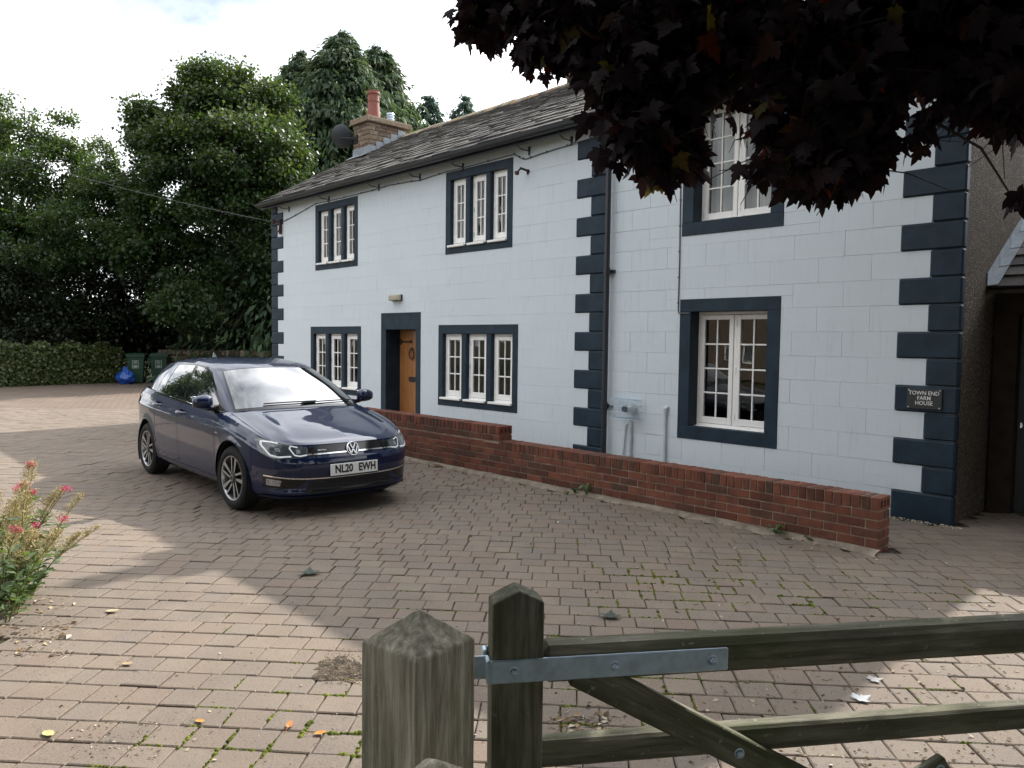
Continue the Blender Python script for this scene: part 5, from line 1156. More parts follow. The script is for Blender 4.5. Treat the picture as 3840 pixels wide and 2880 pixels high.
for s_ in (-1, 1):
    bm = bmesh.new(); bmesh.ops.create_icosphere(bm, subdivisions=3, radius=1)
    for v in bm.verts:
        p = v.co; sg = lambda a, e: math.copysign(abs(a)**e, a); xx_ = sg(p.x, .8); yy_ = sg(p.y, .7); zz_ = sg(p.z, .72)
        v.co = Vector((.74+xx_*(.085 if xx_ > 0 else .035)*(1-.15*yy_), s_*(.955+yy_*.100), 1.035+zz_*(.072-.012*yy_)))
    for f in bm.faces: f.smooth = True
    me = bpy.data.meshes.new('door_mirror'); bm.to_mesh(me); bm.free(); mi = link('door_mirror', me, MT['paint'], car, local=True)
    m = MB(); m.tube([(.70, s_*.78, .962), (.70, s_*.84, .964), (.72, s_*.89, .972), (.73, s_*.93, .99)], [.035, .028, .024, .024], 10); k = m.obj('mirror_arm', MT['gloss_black'], car, local=True, smooth=True); k.parent = mi
    m = MB(); m.box(.700, .706, s_*.955-.084, s_*.955+.084, .978, 1.092, b=.002); k = m.obj('mirror_glass', MT['chrome'], car, local=True); k.parent = mi
both('mirror_triangle', patch([(.71, .945), (.87, .932)], [(.71, 1.000), (.87, .942)], SIDE, 0.0055, 8, 4), MT['matt_black'])
both('tail_light', patch([(-1.93, .86), (-1.72, .87)], [(-1.93, .985), (-1.66, .975)], SIDE, 0.004, 12, 8), MT['tail'])
m = MB(); m.add([(-1.32, 0, 1.432), (-1.38, .018, 1.42), (-1.46, .016, 1.412), (-1.46, -.016, 1.412), (-1.38, -.018, 1.42), (-1.445, 0, 1.50), (-1.465, 0, 1.495)], [(0, 1, 5), (1, 2, 6, 5), (2, 3, 6), (3, 4, 5, 6), (4, 0, 5)]); m.obj('roof_aerial', MT['paint'], car, local=True)
# underside, liners, wheels
m = MB(); m.box(-1.9, 1.85, -.62, .62, .19, .55); m.box(-.93, .86, -.80, .80, .20, .5); m.obj('underbody', MT['matt_black'], car, local=True)
for ax_ in (1.27, -1.35):
    for s_ in (-1, 1):
        m = MB(); n = 28; V = []
        for yy_, rr_ in ((.872, AR+.0005), (.862, AR-.006), (.84, AR-.004), (.60, AR+.01), (.595, .02)):
            for k in range(n+1): a = R(-28)+R(236)*k/n; V.append((ax_+rr_*math.cos(a), s_*yy_, .316+rr_*math.sin(a)))
        m.add(V, [(r_*(n+1)+k, r_*(n+1)+k+1, (r_+1)*(n+1)+k+1, (r_+1)*(n+1)+k) for r_ in range(4) for k in range(n)]); m.obj('wheel_arch_liner', MT['matt_black'], car, local=True)
        W = Matrix.Translation((ax_, s_*.775, .316)) @ Matrix.Rotation(R(-90*s_), 4, 'X')       # wheel local z points outwards
        if ax_ > 0: W = Matrix.Translation((ax_, s_*.775, .316)) @ Matrix.Rotation(R(4), 4, 'Z') @ Matrix.Rotation(R(-90*s_), 4, 'X')
        tw, ro, ri = .103, .316, .212
        m = MB(); m.lathe([(ri, -tw+.012), (ri+.02, -tw), (ro-.045, -tw-.006), (ro-.012, -tw+.015), (ro, -tw+.035), (ro, -.045), (ro-.006, -.042), (ro-.006, -.036), (ro, -.033), (ro, .033), (ro-.006, .036), (ro-.006, .042), (ro, .045), (ro, tw-.035), (ro-.012, tw-.015), (ro-.045, tw+.006), (ri+.028, tw+.002), (ri+.02, tw-.002), (ri+.006, tw-.012)], 56, M=W)
        tyre = m.obj('tyre', MT['tyre'], car, local=True); smooth_angle(tyre, 45); tyre.name = 'wheel'
        m = MB(); m.lathe([(ri+.009, tw-.014), (ri+.008, tw-.006), (ri-.002, tw-.008), (ri-.010, tw-.022), (ri-.014, .02), (ri-.014, -tw+.01)], 48, M=W); o = m.obj('rim', MT['alloy'], car, local=True); smooth_angle(o, 40); o.parent = tyre
        m = MB(); m.lathe([(.001, .0), (ri-.016, .0)], 32, M=W); m.lathe([(.06, .035), (.15, .02), (.15, .005), (.05, .005)], 24, M=W); o = m.obj('brake_disc', MT['dark_alloy'], car, local=True); o.parent = tyre
        m = MB(); d = MB()
        for k in range(5):
            a0 = 2*math.pi*k/5+0.3
            for (ah, at_, wh, wt, zt) in ((-.22, -.36, .018, .040, 0), (.24, .06, .020, .020, 0)):
                A = Vector((.045*math.cos(a0+ah*2), .045*math.sin(a0+ah*2))); B_ = Vector(((ri-.004)*math.cos(a0+at_), (ri-.004)*math.sin(a0+at_))); dd = (B_-A).normalized(); nn = Vector((-dd.y, dd.x))
                f = lambda p, z: (p.x, p.y, z)
                z0_, z1_ = tw-.020, tw-.010
                V = [f(A-nn*wh*.5, z0_), f(B_-nn*wt*.5, z1_), f(B_+nn*wt*.5, z1_), f(A+nn*wh*.5, z0_)]; V += [(v[0], v[1], v[2]-.035) for v in V]
                m.add(V[:4], [(0, 1, 2, 3)], M=W); d.add(V, [(0, 1, 5, 4), (1, 2, 6, 5), (2, 3, 7, 6), (3, 0, 4, 7), (7, 6, 5, 4)], M=W)
        o = m.obj('spokes', MT['alloy'], car, local=True); o.parent = tyre; o = d.obj('spoke_sides', MT['dark_alloy'], car, local=True); o.parent = tyre
        m = MB(); m.lathe([(.062, tw-.045), (.058, tw-.016), (.034, tw-.013), (.032, tw-.008), (.001, tw-.007)], 24, M=W); o = m.obj('hub_cap', MT['dark_alloy'], car, local=True); smooth_angle(o, 40); o.parent = tyre
        m = MB(); m.lathe([(.033, tw-.009), (.033, tw-.006), (.027, tw-.006), (.027, tw-.009)], 24, M=W); o = m.obj('hub_ring', MT['chrome'], car, local=True); o.parent = tyre
# ------------------------------------------------------------------ vegetation
def unit(a): return a/np.maximum(np.linalg.norm(a, axis=1), 1e-9)[:, None]
def leaf_mesh(name, P, size, D, N, tone, shape='kite', aspect=0.62):
    n = len(P); D = unit(D); S_ = unit(np.cross(D, N)); N = np.cross(S_, D); size = size[:, None]
    if shape == 'kite':
        V = np.stack([P, P+size*(D*0.45+S_*aspect*0.5+N*0.08), P+size*D, P+size*(D*0.45-S_*aspect*0.5+N*0.08)], 1).reshape(-1, 3)
        b0 = (np.arange(n)*4)[:, None]; F = np.concatenate([b0+[0, 1, 2], b0+[0, 2, 3]], 1).reshape(-1, 3); tn = np.repeat(tone, 2)
    else:
        pts = np.array(shape); k = len(pts); x, y = pts[:, 0][None, :, None], pts[:, 1][None, :, None]
        zc = (-0.22*np.abs(pts[:, 0])-0.18*(pts[:, 1]-0.3)**2)[None, :, None]
        V = P[:, None]+size[:, None]*(S_[:, None]*x+D[:, None]*y+N[:, None]*zc); ctr_ = P+size*D*0.30
        V = np.concatenate([V, ctr_[:, None]], 1).reshape(-1, 3); b0 = (np.arange(n)*(k+1))[:, None, None]
        tri = np.array([(k, i, (i+1) % k) for i in range(k)])[None]; F = (b0+tri).reshape(-1, 3); tn = np.repeat(tone, k)
    return V, F, tn
half = [(0, 0), (.14, -.10), (.38, -.10), (.32, .03), (.50, .15), (.60, .40), (.42, .34), (.36, .46), (.22, .42), (.28, .64), (.15, .66), (.12, .80), (0, 1.05)]
MAPLE = half + [(-x, y) for x, y in half[-2:0:-1]]
def cloud(clumps, n, sub, subr, seed, flat=0.75, shell=0.5):
    g = np.random.default_rng(seed); C_ = np.array([list(c[0])+list(c[1]) for c in clumps]); w = np.array([c[2] if len(c) > 2 else (c[1][0]*c[1][1]*c[1][2])**0.66 for c in clumps]); w = w/w.sum()
    cnt = np.maximum((w*sub).astype(int), 3); SC = []; SR = []
    for c, k in zip(C_, cnt):
        d = unit(g.normal(size=(k, 3))); r_ = g.uniform(shell, 1.0, k)[:, None]; SC.append(c[:3]+d*r_*c[3:]); SR += [subr*min(1.0, c[3:].mean()/0.7)]*k
    SC = np.concatenate(SC); SR = np.array(SR); own = np.repeat(np.arange(len(clumps)), cnt)
    pk = g.integers(0, len(SC), n); P = SC[pk]+g.normal(size=(n, 3))*SR[pk][:, None]*np.array([1, 1, flat]); cc_ = C_[own[pk], :3]
    return P, unit(P-cc_), pk, g
def tree(name, label, clumps, base, n, size, mat, seed, trunk_r=0.2, sub=140, subr=0.35, bark='bark', group=None, upright=0.0, tops=None, aspect=0.62, shell=0.5, cat='tree', forks=None):
    e = empty(name, base, label, cat, group)
    P, out, pk, g = cloud(clumps, n, sub, subr, seed, shell=shell)
    D = out*0.5+g.normal(size=(n, 3))*0.7+np.array([0, 0, upright-0.25]); N = np.array([0, 0, 1.0])+g.normal(size=(n, 3))*0.55+out*0.3
    zmin, zmax = P[:, 2].min(), P[:, 2].max(); sub_t = g.random(pk.max()+1)
    tone = np.clip(-0.08+0.55*sub_t[pk]+g.normal(size=n)*0.15+0.50*(P[:, 2]-zmin)/(zmax-zmin), 0, 1)  # leaves lower in the crown toned darker, shading put into their colour
    V, F, tn = leaf_mesh(name, P, size*g.uniform(0.65, 1.25, n), D, N, tone, 'kite', aspect)
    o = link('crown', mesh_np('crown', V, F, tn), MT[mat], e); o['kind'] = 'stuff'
    m = MB(); top = Vector(max(clumps, key=lambda c: c[0][2])[0]); b0 = Vector(base)
    rr = random.Random(seed); nseg = 7; pts = [b0.lerp(Vector((b0.x*0.45+top.x*0.55, b0.y*0.45+top.y*0.55, top.z)), i/nseg)+Vector((rr.uniform(-.15, .15), rr.uniform(-.15, .15), 0))*(i > 0)*(i < nseg) for i in range(nseg+1)]
    m.tube(pts, [trunk_r*(1-0.8*i/nseg)+0.01 for i in range(nseg+1)], 9); m.obj('trunk', MT[bark], e, smooth=True)
    m = MB()
    for c in clumps:
        cp = Vector(c[0]); k = min(max(int(nseg*(0.75*(cp.z-b0.z)/max(top.z-b0.z, 1))), 1), nseg-1); s_ = pts[k]; md = s_.lerp(cp, 0.5)+Vector((0, 0, rr.uniform(-.2, .3)))
        m.tube([s_, md, cp], [trunk_r*0.4, trunk_r*0.25, 0.012], 6)
    m.obj('limbs', MT[bark], e, smooth=True)
    return e
def A(dx, dy, dep): return tuple(at(dx, dy, dep))
def C3(dx, dy, dep, rx, rz, w=None): return (A(dx, dy, dep), (rx, rx, rz)) if w is None else (A(dx, dy, dep), (rx, rx, rz), w)
def gnd(dx, dep): p = at(dx, 760, dep); return (p.x, p.y, 0.0)
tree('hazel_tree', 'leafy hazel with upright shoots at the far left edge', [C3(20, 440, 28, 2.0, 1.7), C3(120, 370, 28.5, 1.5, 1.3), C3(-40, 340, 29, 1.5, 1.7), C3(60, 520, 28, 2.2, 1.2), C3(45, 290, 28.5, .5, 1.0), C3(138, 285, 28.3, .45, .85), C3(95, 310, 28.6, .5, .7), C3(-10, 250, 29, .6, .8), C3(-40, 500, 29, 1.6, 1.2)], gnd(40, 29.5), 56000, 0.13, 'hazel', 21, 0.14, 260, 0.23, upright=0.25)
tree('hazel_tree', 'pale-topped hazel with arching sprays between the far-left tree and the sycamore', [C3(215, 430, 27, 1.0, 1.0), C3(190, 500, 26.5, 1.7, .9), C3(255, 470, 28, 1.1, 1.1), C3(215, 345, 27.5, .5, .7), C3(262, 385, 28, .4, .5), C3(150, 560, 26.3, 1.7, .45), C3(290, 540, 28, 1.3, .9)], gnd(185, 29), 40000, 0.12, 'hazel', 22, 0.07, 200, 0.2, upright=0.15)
tree('shade_shrub', 'undergrowth below the far-left hazel, leaves near-black in place of shade', [C3(20, 620, 28.5, 2.0, 1.3), C3(-30, 690, 28.2, 2.0, 1.2), C3(90, 680, 28, 2.0, 1.3), C3(60, 560, 29.5, 1.8, 1.0)], gnd(30, 29), 26000, 0.14, 'shade_leaf', 61, 0.09, 170, 0.25, cat='shrub')  # dark-leaved undergrowth swapped in for the shaded lower hazel
tree('shade_shrub', 'undergrowth between the bins and the hazels, leaves near-black in place of shade', [C3(170, 640, 28, 1.8, 1.0), C3(240, 680, 28.5, 1.7, 1.0), C3(190, 715, 28, 1.8, .8), C3(310, 640, 29.5, 1.5, 1.2), C3(330, 700, 29.5, 1.3, .9), C3(280, 590, 29.5, 1.2, .8)], gnd(240, 29.5), 28000, 0.14, 'shade_leaf', 62, 0.09, 180, 0.25, cat='shrub')
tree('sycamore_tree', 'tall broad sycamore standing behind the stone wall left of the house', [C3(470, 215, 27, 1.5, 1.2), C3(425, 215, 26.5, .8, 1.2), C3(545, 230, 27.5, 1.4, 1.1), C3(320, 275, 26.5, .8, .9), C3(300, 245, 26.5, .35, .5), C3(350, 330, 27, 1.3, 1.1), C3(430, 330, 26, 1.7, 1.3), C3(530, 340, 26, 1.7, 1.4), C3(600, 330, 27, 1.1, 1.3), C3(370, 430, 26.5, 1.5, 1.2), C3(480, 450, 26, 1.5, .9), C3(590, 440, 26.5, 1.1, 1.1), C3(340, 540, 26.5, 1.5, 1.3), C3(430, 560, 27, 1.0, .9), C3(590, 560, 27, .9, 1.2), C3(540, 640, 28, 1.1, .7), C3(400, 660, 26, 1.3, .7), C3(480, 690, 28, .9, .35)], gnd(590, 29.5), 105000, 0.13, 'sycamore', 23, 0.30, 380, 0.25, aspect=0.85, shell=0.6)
# small dark forked trunk and two pale trunks beyond the stone wall
def bare_trunk(label, pts, r0, r1, bark, forks=()):
    b0 = pts[0]; e = empty('tree_trunk', b0, label, 'tree'); m = MB(); n = len(pts); m.tube(pts, [r0+(r1-r0)*i/(n-1) for i in range(n)], 9); m.obj('trunk', MT[bark], e, smooth=True)
    for f in forks: m = MB(); m.tube(f, [r0*0.7, r0*0.5, r0*0.3][:len(f)], 7); m.obj('branch', MT[bark], e, smooth=True)
bare_trunk('dark forked tree trunk in front of the far stone cottage', [A(462, 775, 28.7), A(458, 745, 28.7), A(450, 715, 28.7), A(440, 690, 28.7)], .20, .12, 'bark', [[A(450, 715, 28.7), A(425, 690, 28.7), A(395, 665, 28.7)], [A(455, 725, 28.7), A(478, 680, 28.7), A(485, 640, 28.9)]])
bare_trunk('pale bare trunk left of the dark forked trunk', [A(393, 780, 29.7), A(391, 730, 29.7), A(395, 670, 29.7), A(392, 600, 29.7)], .13, .09, 'pale_bark')
bare_trunk('second, slimmer pale trunk right beside the first pale trunk', [A(405, 780, 30.7), A(407, 730, 30.7), A(411, 670, 30.7), A(413, 600, 30.7)], .11, .08, 'pale_bark')
# conifers
def conifer(label, top, base_z, rad, n, mat, seed, size=0.42, group='tall conifers behind the house', lean=0.0, droop=0.7):
    g = np.random.default_rng(seed); top = Vector(top); H = top.z-base_z; e = empty('conifer_tree', (top.x, top.y, 0), label, 'conifer', group)
    nb = int(n/64); h = g.random(nb)**0.75; R_ = rad*(h**0.80)*g.uniform(0.45, 1.2, nb)+0.08; az = g.uniform(0, 2*np.pi, nb)
    bz = top.z-h*H; tip = np.stack([top.x+R_*np.cos(az), top.y+R_*np.sin(az), bz-R_*0.18], 1); root = np.stack([np.full(nb, top.x), np.full(nb, top.y), bz+R_*0.12], 1)
    own = np.repeat(np.arange(nb), 64); u_ = g.beta(2.6, 1.1, len(own)); P = root[own]*(1-u_)[:, None]+tip[own]*u_[:, None]; od = unit(tip-root)[own]
    wd = 0.10+0.11*R_[own]*(1.1-u_*0.6); P = P+g.normal(size=P.shape)*wd[:, None]*np.array([1, 1, 0.45]); P[:, 2] -= 0.25*R_[own]*u_**2*0.5
    D = od*0.8+np.array([0, 0, -droop])+g.normal(size=P.shape)*0.42; N = np.array([0, 0, 1.0])+od*0.5+g.normal(size=P.shape)*0.5
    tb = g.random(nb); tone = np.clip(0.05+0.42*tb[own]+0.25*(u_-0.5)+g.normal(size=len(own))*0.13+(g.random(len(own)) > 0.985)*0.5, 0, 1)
    V, F, tn = leaf_mesh('foliage', P, size*g.uniform(0.5, 1.2, len(own))*(0.55+0.45*np.minimum(R_[own], 1)), D, N, tone, 'kite', 0.30)
    o = link('crown', mesh_np('crown', V, F, tn), MT[mat], e); o['kind'] = 'stuff'
    m = MB(); m.tube([(top.x, top.y, 0), (top.x, top.y, top.z-H*0.5), tuple(top-Vector((0, 0, 0.3)))], [0.28, 0.16, 0.02], 8); m.obj('trunk', MT['bark'], e, smooth=True)
conifer('tallest dark conifer behind the chimney pot', at(737, 70, 32), 1.5, 7.2, 130000, 'conifer', 31)
conifer('dark conifer just right of the tallest one, behind the chimney', at(818, 100, 35), 3.0, 5.8, 80000, 'conifer', 32)
conifer('dark conifer with a thin top left of the tallest one', at(648, 112, 33), 2.0, 5.0, 64000, 'conifer', 33)
conifer('small bluish conifer top over the ridge, right of the chimney', at(928, 208, 40), 5, 3.6, 24000, 'conifer_far', 34, 0.4, 'distant conifers over the ridge')
conifer('small bluish conifer top over the ridge, second from the chimney', at(1003, 206, 42), 5, 3.2, 22000, 'conifer_far', 35, 0.4, 'distant conifers over the ridge')
conifer('green conifer filling the gap low behind the chimney', at(880, 255, 36), 4, 1.9, 12000, 'conifer', 36, 0.4)
conifer('low bluish conifer between the two small tops over the ridge', at(965, 262, 42), 5, 1.6, 8000, 'conifer_far', 38, 0.4, 'distant conifers over the ridge')
tree('garden_tree', 'tree behind the house hidden by the copper maple leaves', [((-7.6, 8.4, 10.2), (1.0, 1.0, 1.3)), ((-6.9, 8.6, 9.0), (1.2, 1.2, 1.2)), ((-8.3, 8.6, 9.0), (1.1, 1.1, 1.2))], (-7.5, 8.6, 0), 9000, 0.17, 'sycamore', 37, 0.15, 60, 0.3)
tree('laurel_shrub', 'dense laurel behind the bins, its leaves coloured dark for shade', [C3(285, 720, 30.0, 1.3, .9), C3(345, 730, 30.5, 1.1, .7), C3(250, 745, 30.0, 1.2, .6), C3(360, 755, 30.0, 1.0, .5), C3(300, 770, 30.0, 1.2, .5), C3(200, 720, 30.5, 1.6, .8), C3(100, 725, 30.5, 1.8, .8), C3(0, 725, 30.5, 1.8, .8)], gnd(300, 30.5), 16000, 0.15, 'shade_leaf', 42, 0.08, 120, 0.25, cat='shrub', aspect=0.6)
# ivy over the left wall
iv = empty('ivy_hedge', (-26.2, -2.0, 0), 'variegated ivy covering the low wall beside the bins', 'hedge'); g = np.random.default_rng(5); n = 30000
L0, L1 = np.array(on_ground(-150, 842))[:2], np.array(on_ground(268, 826))[:2]; u_ = g.random(n); lump = 0.10*np.sin(u_*37)+0.08*np.sin(u_*91+1)
th = g.uniform(-0.1, 1.0, n)*math.pi*0.62; hgt = 1.18+lump; q_ = L0[None]+(L1-L0)[None]*u_[:, None]; dn_ = (L1-L0)/np.linalg.norm(L1-L0); fn = np.array([dn_[1], -dn_[0]])
if fn @ (np.array([CAM.x, CAM.y])-L0) < 0: fn = -fn
zl = g.random(n)**0.8; prof_ = 0.30*np.sqrt(np.clip(1-(zl-0.25)**2*1.6, 0, 1)); P = np.stack([q_[:, 0]+fn[0]*(prof_-0.45), q_[:, 1]+fn[1]*(prof_-0.45), zl*hgt], 1)+g.normal(size=(n, 3))*0.07
topm = g.random(n) < 0.3; P[topm, 2] = hgt[topm]+g.normal(size=topm.sum())*0.06; P[topm, :2] -= fn[None]*g.random(topm.sum())[:, None]*0.5; P[:, 2] = np.maximum(P[:, 2], 0.02)
D = np.stack([np.full(n, fn[0]*.4), np.full(n, fn[1]*.4), np.full(n, -.7)], 1)+g.normal(size=(n, 3))*0.5; N = np.stack([np.full(n, fn[0]), np.full(n, fn[1]), np.full(n, .6)], 1)+g.normal(size=(n, 3))*0.5
V, F, tn = leaf_mesh('ivy', P, g.uniform(.07, .13, n), D, N, np.clip(g.beta(1.6, 2.0, n), 0, 1), 'kite', 0.95); o = link('ivy_leaves', mesh_np('ivy_leaves', V, F, tn), MT['ivy'], iv); o['kind'] = 'stuff'
m = MB(); a_, b_ = L0-fn*0.5, L1-fn*0.5; c2, d2 = b_-fn*0.5, a_-fn*0.5; m.add([(a_[0], a_[1], -.05), (b_[0], b_[1], -.05), (c2[0], c2[1], -.05), (d2[0], d2[1], -.05), (a_[0], a_[1], 1.0), (b_[0], b_[1], 1.0), (c2[0], c2[1], 1.0), (d2[0], d2[1], 1.0)], BOXF); m.obj('wall_core', MT['bark'], iv)
# stone boundary wall right of the bins
def stone_run(e, P0, P1, h, seed, cap=220, th_=0.4, sz=(0.22, 0.5), hz=(0.09, 0.17), cope=True):
    rr = random.Random(seed); P0, P1 = Vector((*P0, 0)), Vector((*P1, 0)); L_ = (P1-P0).length; d = (P1-P0).normalized(); Mx = Matrix(((d.x, -d.y, 0, P0.x), (d.y, d.x, 0, P0.y), (0, 0, 1, 0), (0, 0, 0, 1))); items = []
    z = 0.0
    while z < h-0.02:
        hh = min(rr.uniform(*hz), h-z); x = 0
        while x < L_:
            w = min(rr.uniform(*sz), L_-x+0.01); V, F = cbox(x+w/2, rr.uniform(-.02, .02), z+hh/2, w/2-.006, th_/2, hh/2-.006, 0.02); V = [Mx @ Vector((v[0]+rr.uniform(-.008, .008), v[1]+rr.uniform(-.01, .01), v[2]+rr.uniform(-.006, .006))) for v in V]
            items.append((Mx @ Vector((x+w/2, 0, z+hh/2)), w*hh, V, F, rr.random())); x += w
        z += hh
    if cope:
        x = 0
        while x < L_:
            w = rr.uniform(.1, .22); V, F = cbox(x+w/2, 0, h+.09, w/2-.006, th_/2+.04, .09+rr.uniform(-.02, .03), .025); V = [Mx @ Vector(v) for v in V]; items.append((Mx @ Vector((x, 0, h)), w*.2, V, F, rr.random())); x += w
    pieces('stone', items, MT['rubble'], e, cap, 'stones_rest')
p0, p1 = gnd(350, 28.2), gnd(620, 27.0)
sw = empty('stone_wall', p0, 'dark rubble stone boundary wall between the bins and the house', 'wall'); stone_run(sw, p0[:2], p1[:2], at(480, 757, 28).z-.18, 3)
# far cottage glimpsed under the trees
q0, q1 = gnd(395, 41), gnd(640, 41); fc = empty('stone_cottage', q0, 'far stone cottage glimpsed beneath the tree branches', 'house')
d = (Vector(q1)-Vector(q0)); L_ = d.length; d.normalize(); CM = Matrix(((d.x, -d.y, 0, q0[0]), (d.y, d.x, 0, q0[1]), (0, 0, 1, 0), (0, 0, 0, 1)))
m = MB(); m.box(0.05, L_-.05, .25, 5.0, 0, 4.4, M=CM); m.obj('wall_core', MT['rubble'], fc)
stone_run(fc, q0[:2], q1[:2], 3.0, 8, 200, 0.5, (0.25, 0.6), (0.13, 0.24), cope=False)
m = MB(); V = [CM @ Vector(v) for v in ((-.3, -.5, 4.2), (L_+.3, -.5, 4.2), (L_+.3, 2.6, 6.2), (-.3, 2.6, 6.2), (-.3, -.5, 4.32), (L_+.3, -.5, 4.32), (L_+.3, 2.6, 6.32), (-.3, 2.6, 6.32))]; m.add(V, BOXF); m.obj('roof', MT['slate'], fc)
m = MB(); m.box(L_*.78, L_*.78+.9, -.31, -.25, .4, 1.9, M=CM); wf = m.obj('window', MT['white_wood'], fc); m = MB(); m.box(L_*.78+.08, L_*.78+.82, -.325, -.315, .5, 1.8, M=CM); m.obj('pane', MT['glass'], wf)
m = MB(); stp = gnd(470, 33); stq = gnd(600, 33); lw = empty('garden_wall', stp, 'sunlit low stone garden wall with coping in front of the far cottage', 'wall'); stone_run(lw, stp[:2], stq[:2], 0.95, 12, 120, 0.4)
tree('shrub', 'glossy green shrub on the far garden wall right of the forked trunk', [C3(505, 742, 30, .55, .4), C3(525, 735, 30, .35, .3)], gnd(510, 30), 1500, 0.16, 'hazel', 41, 0.03, 18, 0.15, cat='shrub')
# ------------------------------------------------------------------ trees and a cottage across the lane (behind the viewpoint, seen in glass and paint, two trees added for shade)
tree('roadside_or_added_tree', 'tall tree across the lane, mirrored in the car windows', [((-31, -13, 5), (3.5, 3.5, 3)), ((-32, -13, 9), (3.2, 3.2, 3)), ((-30, -14, 12.5), (2.4, 2.4, 2.2)), ((-35, -12, 6), (3, 3, 3)), ((-32, -13, 16), (3.6, 3.6, 2.8)), ((-33, -13.5, 19.5), (3.0, 3.0, 2.4)), ((-36, -13, 12), (3.4, 3.4, 3.4)), ((-37, -13, 17), (3.0, 3.0, 3.0))], (-31.5, -13, 0), 16000, 0.45, 'sycamore', 51, 0.35, 120, 0.6)
tree('roadside_or_added_tree', 'spreading tree across the lane left of the opposite cottage', [((-22, -19, 5), (3.0, 3, 2.6)), ((-21, -19, 8), (2.4, 2.4, 2)), ((-24, -20, 7), (2.2, 2.2, 2))], (-22, -19, 0), 6000, 0.45, 'sycamore', 52, 0.3, 90, 0.6)
tree('roadside_or_added_tree', 'unseen large tree behind the viewpoint, added to darken the right of the house', [((3, -15, 4), (3.2, 2.5, 3)), ((2, -15, 8), (3.2, 2.5, 2.6)), ((4.5, -15, 11), (2.6, 2.2, 2.2))], (3, -15, 0), 8000, 0.5, 'sycamore', 53, 0.35, 120, 0.6)  # this tree and the next are added to darken the right-hand facade
tree('roadside_or_added_tree', 'unseen large tree right of the viewpoint, added to block sky light', [((9, -12, 4), (3, 3, 3.2)), ((9.5, -11, 8), (3, 3, 2.6)), ((11, -6, 5), (3, 3, 3.5)), ((11, -1, 4), (2.5, 2.5, 3)), ((11, -4, 9), (3, 3, 2.5))], (10.5, -8, 0), 14000, 0.5, 'sycamore', 54, 0.35, 180, 0.6)
oc = empty('opposite_cottage', (-11, -22, 0), 'stone cottage across the lane, mirrored in the right-hand windows', 'house')
m = MB(); m.box(-17, -5, -26, -21, 0, 4.6); m.obj('wall', MT['rubble'], oc)
m = MB(); m.add([(-17.3, -20.7, 4.5), (-4.7, -20.7, 4.5), (-4.7, -23.5, 6.5), (-17.3, -23.5, 6.5), (-17.3, -26.3, 4.5), (-4.7, -26.3, 4.5)], [(0, 1, 2, 3), (3, 2, 5, 4)]); m.obj('roof', MT['slate'], oc)
for xx in (-15, -12, -8):
    m = MB(); m.box(xx, xx+1.1, -21.05, -20.97, 0.9, 2.1); wf = m.obj('window', MT['white_wood'], oc); m = MB(); m.box(xx+.08, xx+1.02, -20.972, -20.962, .98, 2.02); m.obj('pane', MT['glass'], wf)
# ------------------------------------------------------------------ copper maple overhead
mp = empty('maple_tree', (5.4, -3.4, 0), 'copper maple with dark purple leaves hanging over the right of the view', 'tree')
ML = [(1030, 45, 3.4, .15), (1085, 25, 3.4, .19), (1048, 95, 3.35, .10), (1165, 50, 3.3, .22), (1150, 130, 3.2, .13), (1185, 165, 3.15, .06), (1215, 120, 3.2, .13), (1255, 70, 3.2, .2), (1265, 150, 3.1, .11), (1290, 20, 3.2, .25), (1320, 170, 3.0, .16), (1345, 260, 3.0, .15), (1365, 325, 2.9, .14), (1430, 330, 2.9, .19), (1400, 220, 3.0, .24), (1380, 100, 3.1, .3), (1480, 60, 3.2, .35), (1480, 190, 3.1, .28), (1450, 300, 3.0, .14), (1440, 385, 2.9, .09), (1490, 370, 2.9, .07),
      (1580, 80, 3.0, .18), (1600, 30, 3.2, .32), (1690, 300, 2.7, .11), (1650, 220, 2.75, .06), (1690, 210, 2.8, .09), (1600, 300, 2.7, .05), (1645, 390, 2.6, .07), (1730, 110, 2.8, .2), (1730, 310, 2.7, .20), (1700, 380, 2.6, .09), (1790, 360, 2.6, .17), (1760, 415, 2.6, .07), (1820, 410, 2.6, .08), (1860, 360, 2.6, .15), (1845, 290, 2.7, .13), (1800, 230, 2.8, .28), (1780, 90, 3.0, .36), (1890, 110, 3.0, .33), (1960, 60, 3.0, .33), (2010, 80, 2.8, .14), (2115, 165, 2.7, .14), (2005, 290, 2.6, .06), (1975, 320, 2.55, .06), (2090, 235, 2.6, .12), (2155, 190, 2.6, .2), (2160, 250, 2.55, .10), (2200, 110, 2.8, .36), (2100, 40, 2.9, .36), (2205, 260, 2.5, .10), (2205, 455, 2.3, .05),
      (1120, -70, 3.5, .28), (1300, -100, 3.4, .45), (1500, -120, 3.4, .5), (1700, -120, 3.4, .5), (1900, -120, 3.3, .5), (2100, -120, 3.2, .5), (2330, 60, 3.0, .4), (2330, 220, 2.8, .3)]
g = np.random.default_rng(77); PP = []; OO = []; TT = []; ZZ_ = []
for k, (dx, dy, dep, r_) in enumerate(ML):
    n = max(int(2300*r_*r_*(0.55 if dy < -30 else 1.0)), 5); c = np.array(at(dx, dy, dep)); d = unit(g.normal(size=(n, 3))); rad = r_*g.uniform(0.15, 1.0, n)[:, None]; dd_ = d*rad; dd_[:, 2] *= 0.85
    PP.append(c+dd_+np.array([0, 0, .05])); OO.append(d); ZZ_.append(np.full(n, min(1.0, 0.72+r_*1.6)))
PP = np.concatenate(PP); OO = np.concatenate(OO); ZZ_ = np.concatenate(ZZ_); n = len(PP)
